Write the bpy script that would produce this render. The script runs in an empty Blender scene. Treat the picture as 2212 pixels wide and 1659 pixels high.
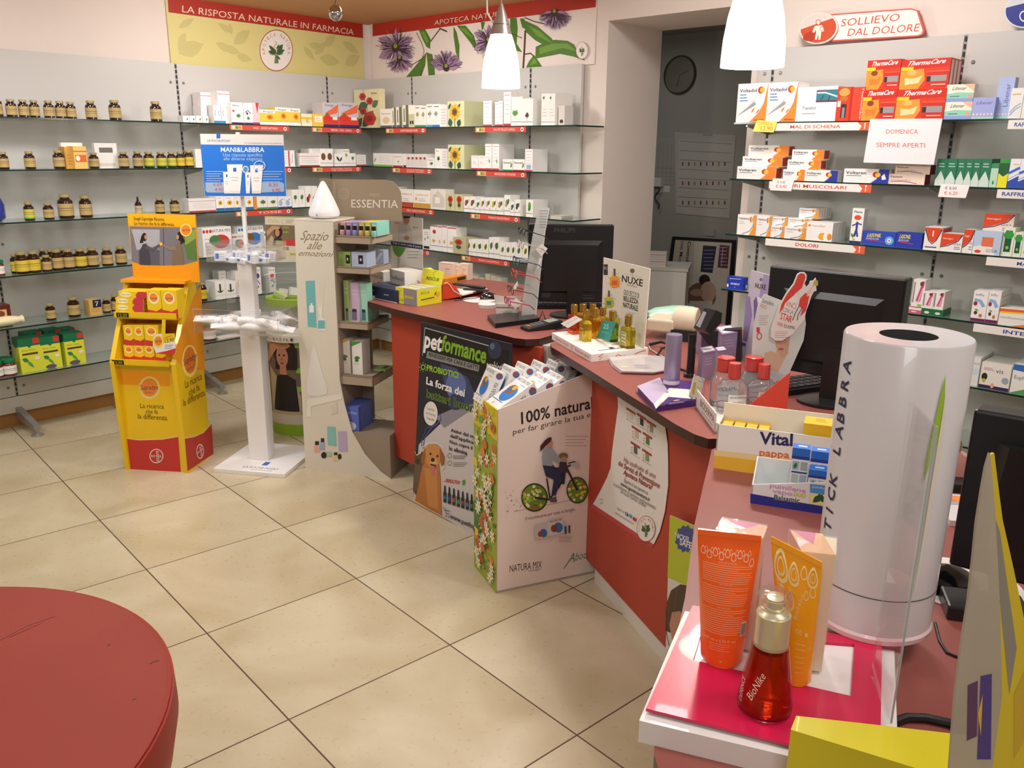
import bpy,math,random
from mathutils import Vector as V,Matrix
rnd=random.Random(7)
SC=bpy.context.scene
COL=SC.collection
pi=math.pi
# ---------------------------------------------------------------- camera
F_PX,CX,CY,H=1815.28,1106.0,829.5,1.63
PITCH,ROLL=0.2727,0.01044
CAMP=V((0,0,H))
FW=V((0,math.cos(PITCH),-math.sin(PITCH)))
UP0=V((0,math.sin(PITCH),math.cos(PITCH)))
RX0=V((1,0,0))
cr,sr=math.cos(ROLL),math.sin(ROLL)
AX=RX0*cr+UP0*sr
AY=RX0*-sr+UP0*cr
cd=bpy.data.cameras.new('camera')
cam=bpy.data.objects.new('camera',cd)
COL.objects.link(cam)
cd.sensor_width=36
cd.lens=F_PX*36/2212
cd.clip_start=0.02
m=Matrix.Identity(4)
for i in range(3):
 m[i][0]=AX[i]; m[i][1]=AY[i]; m[i][2]=-FW[i]; m[i][3]=CAMP[i]
cam.matrix_world=m
SC.camera=cam
# ---------------------------------------------------------------- view, world, lights
vs=SC.view_settings
vs.view_transform= 'Standard'; vs.look= 'None'; vs.gamma=1; vs.exposure=0.06
try:vs.use_curve_mapping=False
except Exception:pass
w=bpy.data.worlds.new('world'); SC.world=w; w.use_nodes=True
w.node_tree.nodes['Background'].inputs[0].default_value=(0.9,0.92,1,1)
w.node_tree.nodes['Background'].inputs[1].default_value=0.25
def area(loc,to,size,power,col=(1,0.968,0.94),name='ceiling_or_fill_lamp',sy=None):
 l=bpy.data.lights.new(name,'AREA'); l.energy=power; l.color=col
 l.shape= 'RECTANGLE'; l.size=size; l.size_y=sy or size
 o=bpy.data.objects.new(name,l); COL.objects.link(o)
 o.location=loc
 o.rotation_euler=(V(to)-V(loc)).to_track_quat('-Z','Y').to_euler()
 return o
# ceiling spots and tubes of the shop, above and behind the picture's edge, then one added store room fill
area((-1.9,3.6,2.49),(-2.2,4.2,0),0.5,30)
area((-0.7,5.1,2.49),(-0.9,5.8,0.8),0.35,17)
area((0.9,3.3,2.85),(1.1,3.9,0),0.5,27)
area((-0.9,1.6,2.49),(-0.9,1.6,0),0.7,17)
area((1.3,0.7,2.85),(1.2,0.9,0),0.7,19)
area((-0.2,-0.9,2.49),(-0.2,0.5,0.3),0.9,20)
area((-3.0,2.6,2.49),(-3.0,4.0,0.8),0.5,22)
area((-1.55,5.1,2.5),(-2.0,5.75,1.7),0.25,7,(1,.95,.92))
area((0.75,6.35,2.45),(0.75,6.35,0),0.4,3.5,(.95,.97,1))  # added fill light that brightens the store room, not a known fixture
# ---------------------------------------------------------------- picture <-> place
def ray(px,py):
 return (AX*((px-CX)/F_PX)-AY*((py-CY)/F_PX)+FW)
def atz(px,py,z=0.0):
 r=ray(px,py); return CAMP+r*((z-H)/r.z)
class Pl:                                   # vertical plane: point, direction angle
 def __init__(s,p,ang,off=0.0):
  s.ang=ang
  s.x=V((math.cos(ang),math.sin(ang),0)); s.n=V((math.sin(ang),-math.cos(ang),0))  # n faces the room
  s.o=V((p[0],p[1],0))+s.n*off
 def off(s,d):return Pl(s.o+s.n*d,s.ang)
def hit(px,py,pl):
 r=ray(px,py); return CAMP+r*((pl.o-CAMP).dot(pl.n)/r.dot(pl.n))
def solx(px,a,b):                          # point of line a+s*b seen at column px
 q=AX-FW*((px-CX)/F_PX)
 return a+b*(-(a-CAMP).dot(q)/b.dot(q))
def soly(py,a,b):
 q=AY+FW*((py-CY)/F_PX)
 return a+b*(-(a-CAMP).dot(q)/b.dot(q))
def proj(p):
 d=p-CAMP; z=d.dot(FW); return CX+F_PX*d.dot(AX)/z,CY-F_PX*d.dot(AY)/z
UZ=V((0,0,1))
# ---------------------------------------------------------------- materials
def lin(c):
 return tuple(((x/12.92) if x<=0.04045 else ((x+0.055)/1.055)**2.4) for x in c)
def hexc(h):
 return lin(tuple(int(h[i:i+2],16)/255 for i in (0,2,4)))
MATS={}
def M(h,rough=0.5,metal=0.0,trans=0.0,emit=0.0,alpha=1.0,ior=1.45,coat=0.0,noise=0.0,nscale=20,bump=0.0):
 k=(h,rough,metal,trans,emit,alpha,ior,coat,noise,nscale,bump)
 if k in MATS:return MATS[k]
 mt=bpy.data.materials.new('surface_' +h); mt.use_nodes=True
 nt=mt.node_tree; b=nt.nodes['Principled BSDF']
 c=hexc(h)+(1,)
 b.inputs['Base Color'].default_value=c
 b.inputs['Roughness'].default_value=rough
 b.inputs['Metallic'].default_value=metal
 b.inputs['Transmission Weight'].default_value=trans
 b.inputs['IOR'].default_value=ior
 b.inputs['Alpha'].default_value=alpha
 b.inputs['Coat Weight'].default_value=coat
 if emit:
  b.inputs['Emission Color'].default_value=c; b.inputs['Emission Strength'].default_value=emit
 if noise or bump:
  tc=nt.nodes.new('ShaderNodeTexCoord'); no=nt.nodes.new('ShaderNodeTexNoise')
  no.inputs['Scale'].default_value=nscale; no.inputs['Detail'].default_value=4
  nt.links.new(tc.outputs['Object'],no.inputs['Vector'])
  if noise:
   mx=nt.nodes.new('ShaderNodeMix'); mx.data_type= 'RGBA'
   mx.inputs[6].default_value=tuple(x*(1-noise) for x in c[:3])+(1,)
   mx.inputs[7].default_value=tuple(min(1,x*(1+noise)) for x in c[:3])+(1,)
   nt.links.new(no.outputs['Fac'],mx.inputs[0]); nt.links.new(mx.outputs[2],b.inputs['Base Color'])
  if bump:
   bp=nt.nodes.new('ShaderNodeBump'); bp.inputs['Strength'].default_value=bump; bp.inputs['Distance'].default_value=0.002
   nt.links.new(no.outputs['Fac'],bp.inputs['Height']); nt.links.new(bp.outputs[0],b.inputs['Normal'])
 MATS[k]=mt
 return mt
def mm(c):
 return c if isinstance(c,bpy.types.Material) else M(c)
GLASS=M('dff0ea',0.03,trans=1.0,alpha=0.35)
CLEAR=M('f4f8f8',0.04,trans=1.0,ior=1.3,alpha=0.2)
# ---------------------------------------------------------------- objects
MW={}
def tag(o,label=None,cat=None,group=None,kind=None):
 if label:o['label']=label
 if cat:o['category']=cat
 if group:o['group']=group
 if kind:o['kind']=kind
 return o
def thing(name,label,cat,loc=(0,0,0),ang=0.0,group=None):
 o=bpy.data.objects.new(name,None); COL.objects.link(o)
 o.empty_display_size=0.05
 mw=Matrix.Translation(V(loc))@Matrix.Rotation(ang,4,'Z')
 o.matrix_world=mw; MW[o.name]=mw
 return tag(o,label,cat,group)
def empty_at(name,label,cat,mw,group=None):
 o=thing(name,label,cat,group=group); o.matrix_world=mw; MW[o.name]=mw
 return o
TXT={}
def text_mesh(s,bold=0.0):
 if bold and any(x in s for x in 'MW'):bold=min(bold,0.008)
 k=(s,bold)
 if k in TXT:return TXT[k]
 c=bpy.data.curves.new('t','FONT'); c.body=s; c.size=1; c.resolution_u=2; c.offset=bold
 o=bpy.data.objects.new('t',c); COL.objects.link(o)
 bpy.context.view_layer.update()
 me=bpy.data.meshes.new_from_object(o.evaluated_get(bpy.context.evaluated_depsgraph_get()))
 vs_=[(v.co.x,v.co.y) for v in me.vertices]; fs=[tuple(p.vertices) for p in me.polygons]
 bpy.data.objects.remove(o); bpy.data.curves.remove(c); bpy.data.meshes.remove(me)
 xs=[v[0] for v in vs_] or [0,1]
 TXT[k]=(vs_,fs,min(xs),max(xs))
 return TXT[k]
CAP=0.69
class MB:
 def __init__(s):
  s.v=[]; s.f=[]; s.mi=[]; s.mats=[]; s.sm=[]
 def m(s,c):
  c=mm(c)
  if c not in s.mats:s.mats.append(c)
  return s.mats.index(c)
 def add(s,vs_,fs,c,smooth=False):
  b=len(s.v); i=s.m(c)
  s.v+=[V(p) for p in vs_]
  for f in fs:
   s.f.append(tuple(b+k for k in f)); s.mi.append(i); s.sm.append(smooth)
  return s
 def hexa(s,p,c):                       # p: 4 bottom ccw, 4 top
  return s.add(p,[(3,2,1,0),(4,5,6,7),(0,1,5,4),(1,2,6,5),(2,3,7,6),(3,0,4,7)],c)
 def box(s,a,b,c):
  x0,y0,z0=a; x1,y1,z1=b
  return s.hexa([(x0,y0,z0),(x1,y0,z0),(x1,y1,z0),(x0,y1,z0),(x0,y0,z1),(x1,y0,z1),(x1,y1,z1),(x0,y1,z1)],c)
 def obox(s,o,ex,ey,ez,c):           # oriented box, o one corner
  o=V(o); ex=V(ex); ey=V(ey); ez=V(ez)
  return s.hexa([o,o+ex,o+ex+ey,o+ey,o+ez,o+ex+ez,o+ex+ey+ez,o+ey+ez],c)
 def prism(s,pts,ext,c,cside=None):    # polygon (3d pts) extruded by vector ext
  n=len(pts); pts=[V(p) for p in pts]; ext=V(ext)
  s.add([p+ext for p in pts],[tuple(range(n))],c)
  s.add(pts,[tuple(reversed(range(n)))],c)
  s.add(pts+[p+ext for p in pts],[(i,(i+1)%n,n+(i+1)%n,n+i) for i in range(n)],cside or c)
  return s
 def lathe(s,prof,c,o=(0,0,0),seg=20,cap=True,sx=1,sy=1,axis=None,smooth=True):
  o=V(o); R=Matrix.Identity(3)
  if axis is not None:R=V(axis).to_track_quat('Z','Y').to_matrix()
  vs_=[]
  for r,z in prof:
   for k in range(seg):
    t=2*pi*k/seg
    vs_.append(o+R@V((r*sx*math.cos(t),r*sy*math.sin(t),z)))
  fs=[]
  for i in range(len(prof)-1):
   for k in range(seg):
    a=i*seg+k; b=i*seg+(k+1)%seg
    fs.append((a,b,b+seg,a+seg))
  s.add(vs_,fs,c,smooth)
  if cap:
   n=len(prof)-1
   if prof[0][0]>1e-5:s.add(vs_[:seg],[tuple(reversed(range(seg)))],c)
   if prof[n][0]>1e-5:s.add(vs_[n*seg:],[tuple(range(seg))],c)
  return s
 def tube(s,pts,r,c,seg=8,closed=False):
  pts=[V(p) for p in pts]; n=len(pts); vs_=[]
  up=V((0,0,1)); prev=None
  for i in range(n):
   a=pts[i-1] if (i>0 or closed) else pts[0]
   b=pts[(i+1)%n] if (i<n-1 or closed) else pts[-1]
   d=(b-a)
   d=d.normalized() if d.length>1e-9 else V((0,0,1))
   if prev is None:
    x=d.cross(up)
    if x.length<1e-3:x=d.cross(V((1,0,0)))
   else:
    x=prev-d*prev.dot(d)
   x.normalize(); prev=x
   y=d.cross(x)
   rr=r[i] if isinstance(r,(list,tuple)) else r
   for k in range(seg):
    t=2*pi*k/seg
    vs_.append(pts[i]+(x*math.cos(t)+y*math.sin(t))*rr)
  fs=[]
  for i in range(n if closed else n-1):
   j=(i+1)%n
   for k in range(seg):
    k2=(k+1)%seg
    fs.append((i*seg+k,i*seg+k2,j*seg+k2,j*seg+k))
  if not closed:
   fs.append(tuple(range(seg))); fs.append(tuple((n-1)*seg+k for k in reversed(range(seg))))
  return s.add(vs_,fs,c,True)
 def build(s,name,parent=None,label=None,cat=None,group=None,kind=None,local=False,bevel=0.0,mw=None,recalc=True):
  me=bpy.data.meshes.new(name)
  if parent is not None:
   pm=MW[parent.name]
  else:pm=mw
  vs_=s.v
  if pm is not None and not local:
   inv=pm.inverted(); vs_=[inv@v for v in vs_]
  me.from_pydata([tuple(v) for v in vs_],[],s.f)
  for mt in s.mats:me.materials.append(mt)
  me.polygons.foreach_set('material_index',s.mi)
  me.polygons.foreach_set('use_smooth',s.sm)
  me.update()
  if any(s.sm):me.set_sharp_from_angle(angle=math.radians(38))
  o=bpy.data.objects.new(name,me); COL.objects.link(o)
  if parent is not None:
   o.parent=parent; MW[o.name]=pm
  elif mw is not None:
   o.matrix_world=mw; MW[o.name]=mw
  else:MW[o.name]=Matrix.Identity(4)
  if bevel:
   md=o.modifiers.new('bevel','BEVEL'); md.width=bevel; md.segments=2; md.limit_method= 'ANGLE'; md.angle_limit=math.radians(50)
  return tag(o,label,cat,group,kind)
# ---------------------------------------------------------------- printing on flat faces
class Face:
 """flat face: origin (bottom-left), unit right, unit up, outward normal, size"""
 def __init__(s,o,ex,ey,n,w=1.0,h=1.0,px=False,step=0.00007,base=0.0002):
  s.o=V(o); s.ex=V(ex).normalized(); s.ey=V(ey).normalized(); s.n=V(n).normalized()
  s.w=w; s.h=h; s.px=px; s.k=0; s.step=step; s.base=base
 def P(s,u,v):
  if s.px:
   r=ray(u,v); return CAMP+r*((s.o-CAMP).dot(s.n)/r.dot(s.n))
  return s.o+s.ex*(u*s.w)+s.ey*(v*s.h)
def draw(mb,F,items):
 for it in items:
  t,c=it[0],it[1]; a=it[2:]
  off=F.n*(F.base+F.step*F.k); F.k+=1
  P=F.P
  def poly(pts,c=c):
   q=[p+off for p in pts]
   mb.add(q,[tuple(range(len(q)))],c)
  if t== 'r':u0,v0,u1,v1=a; poly([P(u0,v0),P(u1,v0),P(u1,v1),P(u0,v1)])
  elif t== 'p':poly([P(*q) for q in a[0]])
  elif t== 'e':
   u,v,ru,rv=a[:4]
   poly([P(u+ru*math.cos(2*pi*k/24),v+rv*math.sin(2*pi*k/24)) for k in range(24)])
  elif t== 'g':                       # ring
   u,v,ru,rv,th=a
   A=[P(u+ru*math.cos(2*pi*k/32),v+rv*math.sin(2*pi*k/32))+off for k in range(32)]
   B=[P(u+ru*(1-th)*math.cos(2*pi*k/32),v+rv*(1-th)*math.sin(2*pi*k/32))+off for k in range(32)]
   mb.add(A+B,[(k,(k+1)%32,32+(k+1)%32,32+k) for k in range(32)],c)
  elif t== 't' or t== 'T' or t== 'tb':
   if t== 'T':s_,A,B,C_=a[:4]; bold=a[4] if len(a)>4 else 0
   else:
    s_,u0,v0,u1,hh=a[:5]; A,B,C_=(u0,v0),(u1,v0),(u0,v0+hh); bold=0.02 if t== 'tb' else 0
   tv,tf,x0,x1=text_mesh(s_,bold)
   A=P(*A); B=P(*B); C_=P(*C_)
   ex=(B-A)/max(x1-x0,1e-6); ey=(C_-A)/CAP
   mb.add([A+ex*(x-x0)+ey*y+off for x,y in tv],tf,c)
  elif t== 'l':                       # lines of small print
   u0,v0,u1,v1,n,th=a
   for i in range(n):
    v=v0+(v1-v0)*(i/max(n-1,1)); e=u1-(u1-u0)*(0.25*((i*7)%5)/5)
    poly([P(u0,v),P(e,v),P(e,v+th),P(u0,v+th)])
  elif t== 's':                       # stroke, width in face metres
   pts,wd=a
   q=[P(*x) for x in pts]
   L,R=[],[]
   for i in range(len(q)):
    d=(q[min(i+1,len(q)-1)]-q[max(i-1,0)])
    if d.length<1e-9:d=F.ex.copy()
    sd=F.n.cross(d).normalized()*(wd/2 if not isinstance(wd,(list,tuple)) else wd[i]/2)
    L.append(q[i]+sd+off); R.append(q[i]-sd+off)
   n=len(q)
   mb.add(L+R,[(i,i+1,n+i+1,n+i) for i in range(n-1)],c)
  elif t== 'f':                       # leaf from (u,v) to (u2,v2), width fraction of length
   u,v,u2,v2,wf=a
   p,q=P(u,v),P(u2,v2); d=q-p; sd=F.n.cross(d)*wf
   pts=[p+d*x+sd*y+off for x,y in ((0,0),(.18,.3),(.42,.5),(.7,.38),(1,0),(.7,-.38),(.42,-.5),(.18,-.3))]
   mb.add(pts,[tuple(range(8))],c)
def leafy(c,u,v,s,asp=1.0,n=5,seed=0,c2=None):
 """little sprig print: leaves fanned round a stem"""
 r=random.Random(seed); out=[]
 out.append(('f',c,u,v-s*.9*asp,u,v+s*.5*asp,0.06))
 for k in range(n):
  a=pi*(0.12+0.76*k/max(n-1,1)); L=s*(.6+.3*r.random())
  out.append(('f',c2 if (c2 and k%2) else c,u,v-s*.2*asp,u+L*math.cos(a),v+L*math.sin(a)*asp,.4))
 return out
ORD=['','leftmost','second','third','fourth','fifth','sixth','seventh','eighth','ninth','tenth','eleventh','twelfth','thirteenth']
REG=[]            # (object, raw label, column in the picture): repeats get told apart at the end
def reg(o,lab,px):
 REG.append((o,lab,px)); return o
# ---------------------------------------------------------------- the room
TL,TB=0.85838,-0.75522
WL=Pl((-2.79,4.92),TL)                    # face of the left shelving panels
_a=(atz(0,929)+atz(243,883))/2
WL=Pl(_a,TL)
COR=hit(797,173,WL)
WB=Pl(COR,TB)                              # face of the back and right panels
uL,uB=WL.x,WB.x
CE=2.53
def sB(px,z=2.13):return (solx(px,WB.o+UZ*z,uB)-WB.o).dot(uB)
def sL(px,z=2.13):return (solx(px,WL.o+UZ*z,uL)-WL.o).dot(uL)
sCor=(COR-WL.o).dot(uL)
WO=0.05                                     # wall lies this far behind the panel faces
wallm=M('e2d6cd',0.75,noise=0.03,nscale=6,bump=0.15)
revm=M('cfc6bc',0.75,noise=0.03,nscale=6)
# floor with tiles
def floor_mat():
 mt=bpy.data.materials.new('floor_tiles'); mt.use_nodes=True; nt=mt.node_tree; N=nt.nodes; Lk=nt.links
 b=N['Principled BSDF']; tc=N.new('ShaderNodeTexCoord')
 def mth(op,a,c=None):
  n=N.new('ShaderNodeMath'); n.operation=op
  for i,x in enumerate((a,c)):
   if x is None:continue
   if isinstance(x,(int,float)):n.inputs[i].default_value=x
   else:Lk.new(x,n.inputs[i])
  return n.outputs[0]
 sp=N.new('ShaderNodeSeparateXYZ'); Lk.new(tc.outputs['Object'],sp.inputs[0])
 yaw=0.72592; ox,oy=-1.62814*H,2.68757*H
 ca,sa=math.cos(yaw),math.sin(yaw)
 def coord(dx,dy,size):
  u=mth('ADD',mth('MULTIPLY',sp.outputs[0],dx),mth('MULTIPLY',sp.outputs[1],dy))
  u=mth('SUBTRACT',u,ox*dx+oy*dy)
  return mth('DIVIDE',u,size)
 ua,ub=coord(ca,sa,0.36623*H),coord(sa,-ca,0.37055*H)
 def edge(u):
  f=mth('FRACT',mth('ADD',u,0.5)); return mth('LESS_THAN',mth('ABSOLUTE',mth('SUBTRACT',f,0.5)),0.0042)
 g=mth('MAXIMUM',edge(ua),edge(ub))
 cell=N.new('ShaderNodeCombineXYZ'); Lk.new(mth('FLOOR',ua),cell.inputs[0]); Lk.new(mth('FLOOR',ub),cell.inputs[1])
 wn=N.new('ShaderNodeTexWhiteNoise'); Lk.new(cell.outputs[0],wn.inputs['Vector'])
 off=N.new('ShaderNodeVectorMath'); off.operation= 'MULTIPLY_ADD'
 Lk.new(wn.outputs['Color'],off.inputs[0]); off.inputs[1].default_value=(9,9,9); Lk.new(tc.outputs['Object'],off.inputs[2])
 n1=N.new('ShaderNodeTexNoise'); n1.inputs['Scale'].default_value=2.6; n1.inputs['Detail'].default_value=5; n1.inputs['Distortion'].default_value=0.6
 Lk.new(off.outputs[0],n1.inputs['Vector'])
 n2=N.new('ShaderNodeTexNoise'); n2.inputs['Scale'].default_value=60; n2.inputs['Detail'].default_value=3
 Lk.new(off.outputs[0],n2.inputs['Vector'])
 rp=N.new('ShaderNodeValToRGB'); e=rp.color_ramp.elements
 e[0].position=0.3; e[0].color=hexc('b5a582')+(1,); e[1].position=0.72; e[1].color=hexc('cfc3a8')+(1,)
 mixf=mth('ADD',mth('MULTIPLY',n1.outputs['Fac'],0.95),mth('MULTIPLY',n2.outputs['Fac'],0.05)); Lk.new(mixf,rp.inputs[0])
 mx=N.new('ShaderNodeMix'); mx.data_type= 'RGBA'; Lk.new(g,mx.inputs[0]); Lk.new(rp.outputs[0],mx.inputs[6]); mx.inputs[7].default_value=hexc('574030')+(1,)
 Lk.new(mx.outputs[2],b.inputs['Base Color'])
 rr=mth('ADD',mth('MULTIPLY',n2.outputs['Fac'],0.10),0.24); Lk.new(mth('MAXIMUM',rr,mth('MULTIPLY',g,0.8)),b.inputs['Roughness'])
 bp=N.new('ShaderNodeBump'); bp.inputs['Strength'].default_value=0.12; bp.inputs['Distance'].default_value=0.003
 Lk.new(mth('SUBTRACT',mth('MULTIPLY',n1.outputs['Fac'],0.3),mth('MULTIPLY',g,2.0)),bp.inputs['Height']); Lk.new(bp.outputs[0],b.inputs['Normal'])
 return mt
MB().box((-6,-3,-0.1),(6,9.5,0),floor_mat()).build('floor',kind='structure')
def wallbox(mb,pl,s0,s1,z0,z1,back,thick,c):
 o=pl.o+pl.x*s0-pl.n*(back+thick)+UZ*z0
 return mb.obox(o,pl.x*(s1-s0),pl.n*thick,UZ*(z1-z0),c)
wallbox(MB(),WL,-5.5,sCor+0.3,0,3.2,WO,0.15,wallm).build('wall_left',kind='structure')
sD0,sD1=sB(1300,2.1),sB(1616,2.1)       # doorway
zD=2.363
q=solx(1430.8,WB.o+uB*sD0-WB.n*WO+UZ*zD,-WB.n)
DT=max(0.3,(q-(WB.o+uB*sD0)).dot(-WB.n)-WO)
sBe=8.0
mb=MB()
wallbox(mb,WB,-0.15,sD0,0,3.2,WO,DT,wallm)
wallbox(mb,WB,sD1,sBe,0,3.2,WO,DT,wallm)
wallbox(mb,WB,sD0,sD1,zD,3.2,WO,DT,wallm)
mb.build('wall_back',kind='structure')
# the dark store room behind the opening
bk=WB.off(-(WO+DT+1.15))
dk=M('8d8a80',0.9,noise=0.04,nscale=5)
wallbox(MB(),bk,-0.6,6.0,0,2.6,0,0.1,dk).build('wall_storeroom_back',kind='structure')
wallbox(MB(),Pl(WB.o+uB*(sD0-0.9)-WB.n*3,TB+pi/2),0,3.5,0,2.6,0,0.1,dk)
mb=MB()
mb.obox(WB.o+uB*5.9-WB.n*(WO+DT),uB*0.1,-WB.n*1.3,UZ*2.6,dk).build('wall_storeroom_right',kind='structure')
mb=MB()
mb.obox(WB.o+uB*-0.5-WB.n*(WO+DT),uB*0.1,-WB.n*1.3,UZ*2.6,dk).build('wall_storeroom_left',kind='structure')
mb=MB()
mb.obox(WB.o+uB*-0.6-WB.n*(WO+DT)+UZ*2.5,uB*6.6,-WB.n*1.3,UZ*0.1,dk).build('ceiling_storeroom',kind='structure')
# ceiling: peach lowered part over the customers, white higher part by the doorway
peach=M('cf9a6c',0.85,noise=0.02,nscale=4)
sS=sB(1288,2.4)
p0=WB.o+uB*sS
mb=MB()
a0=WB.o+uB*-0.3-WB.n*0.4; a1=WB.o+uB*(sS+0.02)-WB.n*0.3
mb.obox(V((a0.x,a0.y,CE))-uL*9.5 ,uL*9.7,uB*0.01,UZ*0.05,peach)
mb.v.clear(); mb.f.clear(); mb.mi.clear(); mb.sm.clear()
mb.obox(a0+UZ*CE-uB*3,uB*(sS+3.5),WB.n*10,UZ*0.35,peach).build('ceiling',kind='structure')
mb=MB()
mb.obox(a0+UZ*2.93-uB*0.0,uB*9,WB.n*10,UZ*0.05,M('e2d2c4',0.85)).build('ceiling_upper',kind='structure')
# unseen closing walls of the shop
mb=MB(); mb.obox(WB.o+uB*sBe,uB*0.1,WB.n*7.5,UZ*3,wallm).build('wall_right',kind='structure')
mb=MB(); mb.obox(WB.o+WB.n*7.4-uB*3.5,uB*11.6,WB.n*0.1,UZ*3,wallm).build('wall_front',kind='structure')
mb=MB(); mb.obox(WL.o-uL*5.4,WL.n*8.5,uL*0.1,UZ*3,wallm).build('wall_entrance',kind='structure')
# wooden skirting under the left shelving
wood=M('a8763f',0.5,noise=0.15,nscale=9)
mb=MB(); wallbox(mb,WL,-5.4,sCor+.04,0,0.085,WO-0.012,0.012,wood).build('baseboard_left',kind='structure')
mb=MB(); wallbox(mb,WB,0.0,sD0,0,0.085,WO-0.012,0.012,wood).build('baseboard_back',kind='structure')
# ---------------------------------------------------------------- wall shelving
SD=0.27
SZ=[1.768,1.497,1.221,0.935,0.651,0.377]
panm=M('c6c4c0',0.42,noise=0.02,nscale=3)
glassm=M('a9c9bf',0.06,trans=0.75,alpha=0.62,ior=1.2)
edgem=M('0c2c27',0.2)
def shelving(name,label,pl,s0,s1,struts,shelves,feet,zb=0.095,zt=2.13,plinth=True):
 t=thing(name,label,'shelving',pl.o+pl.x*s0,pl.ang)
 cuts=[s0]+struts+[s1]
 for i in range(len(cuts)-1):
  a=cuts[i]+(0.008 if i else 0); b=cuts[i+1]-(0.008 if i<len(cuts)-2 else 0)
  if b-a<0.02:continue
  mb=MB(); wallbox(mb,pl,a,b,zb+(.10 if plinth else 0),zt,0,0.02,panm)
  for zz in (zt-0.115,1.08,zb+0.155):
   for ss in ((a+0.035) if i else None,(b-0.035) if i<len(cuts)-2 else None):
    if ss is None:continue
    mb.lathe([(0.0085,0),(0.0085,0.002),(0.006,0.004),(0,0.004)],M('8d8a86',0.3,metal=.6),pl.o+pl.x*ss+UZ*zz,12,axis=pl.n)
  mb.build('back_panel',t)
 if plinth:
  mb=MB(); wallbox(mb,pl,s0,s1,zb,zb+.095,0,0.02,M('c9c3bb',0.45)).build('lower_rail',t)
 for ss in struts:
  mb=MB(); wallbox(mb,pl,ss-.0075,ss+.0075,zb,zt,0.002,0.02,M('9c9a97',0.35,metal=.3))
  F=Face(pl.o+pl.x*(ss-.0075)+UZ*zb-pl.n*0.002,pl.x,UZ,pl.n,.015,zt-zb)
  n=int((zt-zb)/0.031)
  draw(mb,F,[('r','1b1b1d',.22,(k+.12)/n,.78,(k+.78)/n) for k in range(n)])
  mb.build('slotted_upright',t)
 for (za,x0,x1) in shelves:
  mb=MB()
  o=pl.o+pl.x*x0+UZ*(za-0.008)
  mb.obox(o,pl.x*(x1-x0),pl.n*(SD-.001),UZ*0.008,glassm)
  mb.obox(o+pl.n*(SD-.001),pl.x*(x1-x0),pl.n*0.001,UZ*0.008,edgem)
  for ss in (x0,x1):
   mb.obox(o+pl.x*(ss-x0)-pl.x*(0.0005),pl.x*.001,pl.n*SD,UZ*0.008,edgem)
  sh=mb.build('glass_shelf',t)
  for ss in struts:
   if x0<ss<x1:
    b=MB(); b.prism([pl.o+pl.x*(ss-.004)+UZ*(za-.009)+pl.n*a_+UZ*z_ for a_,z_ in ((0,0),(SD*.82,0),(SD*.82,-.01),(0,-.045))],pl.x*.008,M('b8b6b2',0.3,metal=.5))
    b.build('bracket',sh)
 for ss in feet:
  mb=MB()
  b0=pl.o+pl.x*ss+UZ*0.085-pl.n*0.0; b1=pl.o+pl.x*ss+pl.n*0.23+UZ*0.045
  gm=M('a3a3a0',0.35,metal=.6)
  mb.prism([b0+UZ*.04-pl.x*.022,b0-UZ*.03-pl.x*.022,b1-UZ*.012-pl.x*.014,b1+UZ*.014-pl.x*.014],pl.x*.036,gm)
  mb.lathe([(0.008,0),(0.008,.035)],gm,b1-UZ*.04,10)
  mb.lathe([(0.034,0),(0.034,.004),(0.02,.009),(0.008,.012)],gm,pl.o+pl.x*ss+pl.n*0.23,18)
  mb.build('foot',t)
 return t
sl1,sl2,sl0=sL(378.5,2.13),sL(705.4,2.13),sL(39,.17)
shelving('left_shelving','grey panel shelving with glass shelves along the left wall',WL,-4.5,sCor,[sl0-1.0*(sl1-sl0),sl0,sl1,sl2],
   [(z,-4.4,sCor-.03) for z in SZ],[sl0,sl1])
sb1,sb2=sB(889.3),sB(1146.7)
sEnd=(hit(1243,274,WB.off(SD))-WB.o).dot(uB)
shelving('back_shelving','grey panel shelving with glass shelves right of the room corner',WB,0.0,sB(1257,2.12),[sb1,sb2],[(z,SD*.9 if False else 0.03,sEnd) for z in SZ],[sb2])
sr1,sr2=sB(1672.4,2.1),sB(2088,2.13)
sR0=(hit(1586,263,WB.off(SD))-WB.o).dot(uB)
shelving('right_shelving','grey panel shelving with glass shelves right of the doorway',WB,sB(1640,2.05),5.7,[sr1,sr2,sr2+0.9],[(z,sR0,5.65) for z in SZ],[sr1,sr2])
# ---------------------------------------------------------------- goods on the shelves
WALLS={'L':(WL,'left wall'),'B':(WB,'back wall'),'R':(WB,'right wall')}
SHN=['top','second','third','fourth','fifth','bottom']
def spot(wl,si,x0,x1,yt,inset=0.03,zbase=None):
 pl=WALLS[wl][0].off(SD-inset); z=SZ[si] if zbase is None else zbase
 a=solx(x0,pl.o+UZ*z,pl.x); b=solx(x1,pl.o+UZ*z,pl.x)
 h=soly(yt,(a+b)/2,UZ).z-z
 return a,(b-a).length,max(h,0.008),pl
PKM={}
def pack_mesh(w_,h_,d_,base,front=(),side=(),top=None):
 mb=MB()
 mb.box((0,0,0),(w_,d_,h_),base)
 Ff=Face((0,0,0),(1,0,0),(0,0,1),(0,-1,0),w_,h_)
 draw(mb,Ff,front)
 if side:
  draw(mb,Face((0,d_,0),(0,-1,0),(0,0,1),(-1,0,0),d_,h_),side)
  draw(mb,Face((w_,0,0),(0,1,0),(0,0,1),(1,0,0),d_,h_),side)
 if top:draw(mb,Face((0,0,h_),(1,0,0),(0,1,0),(0,0,1),w_,d_),top)
 return mb
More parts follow.
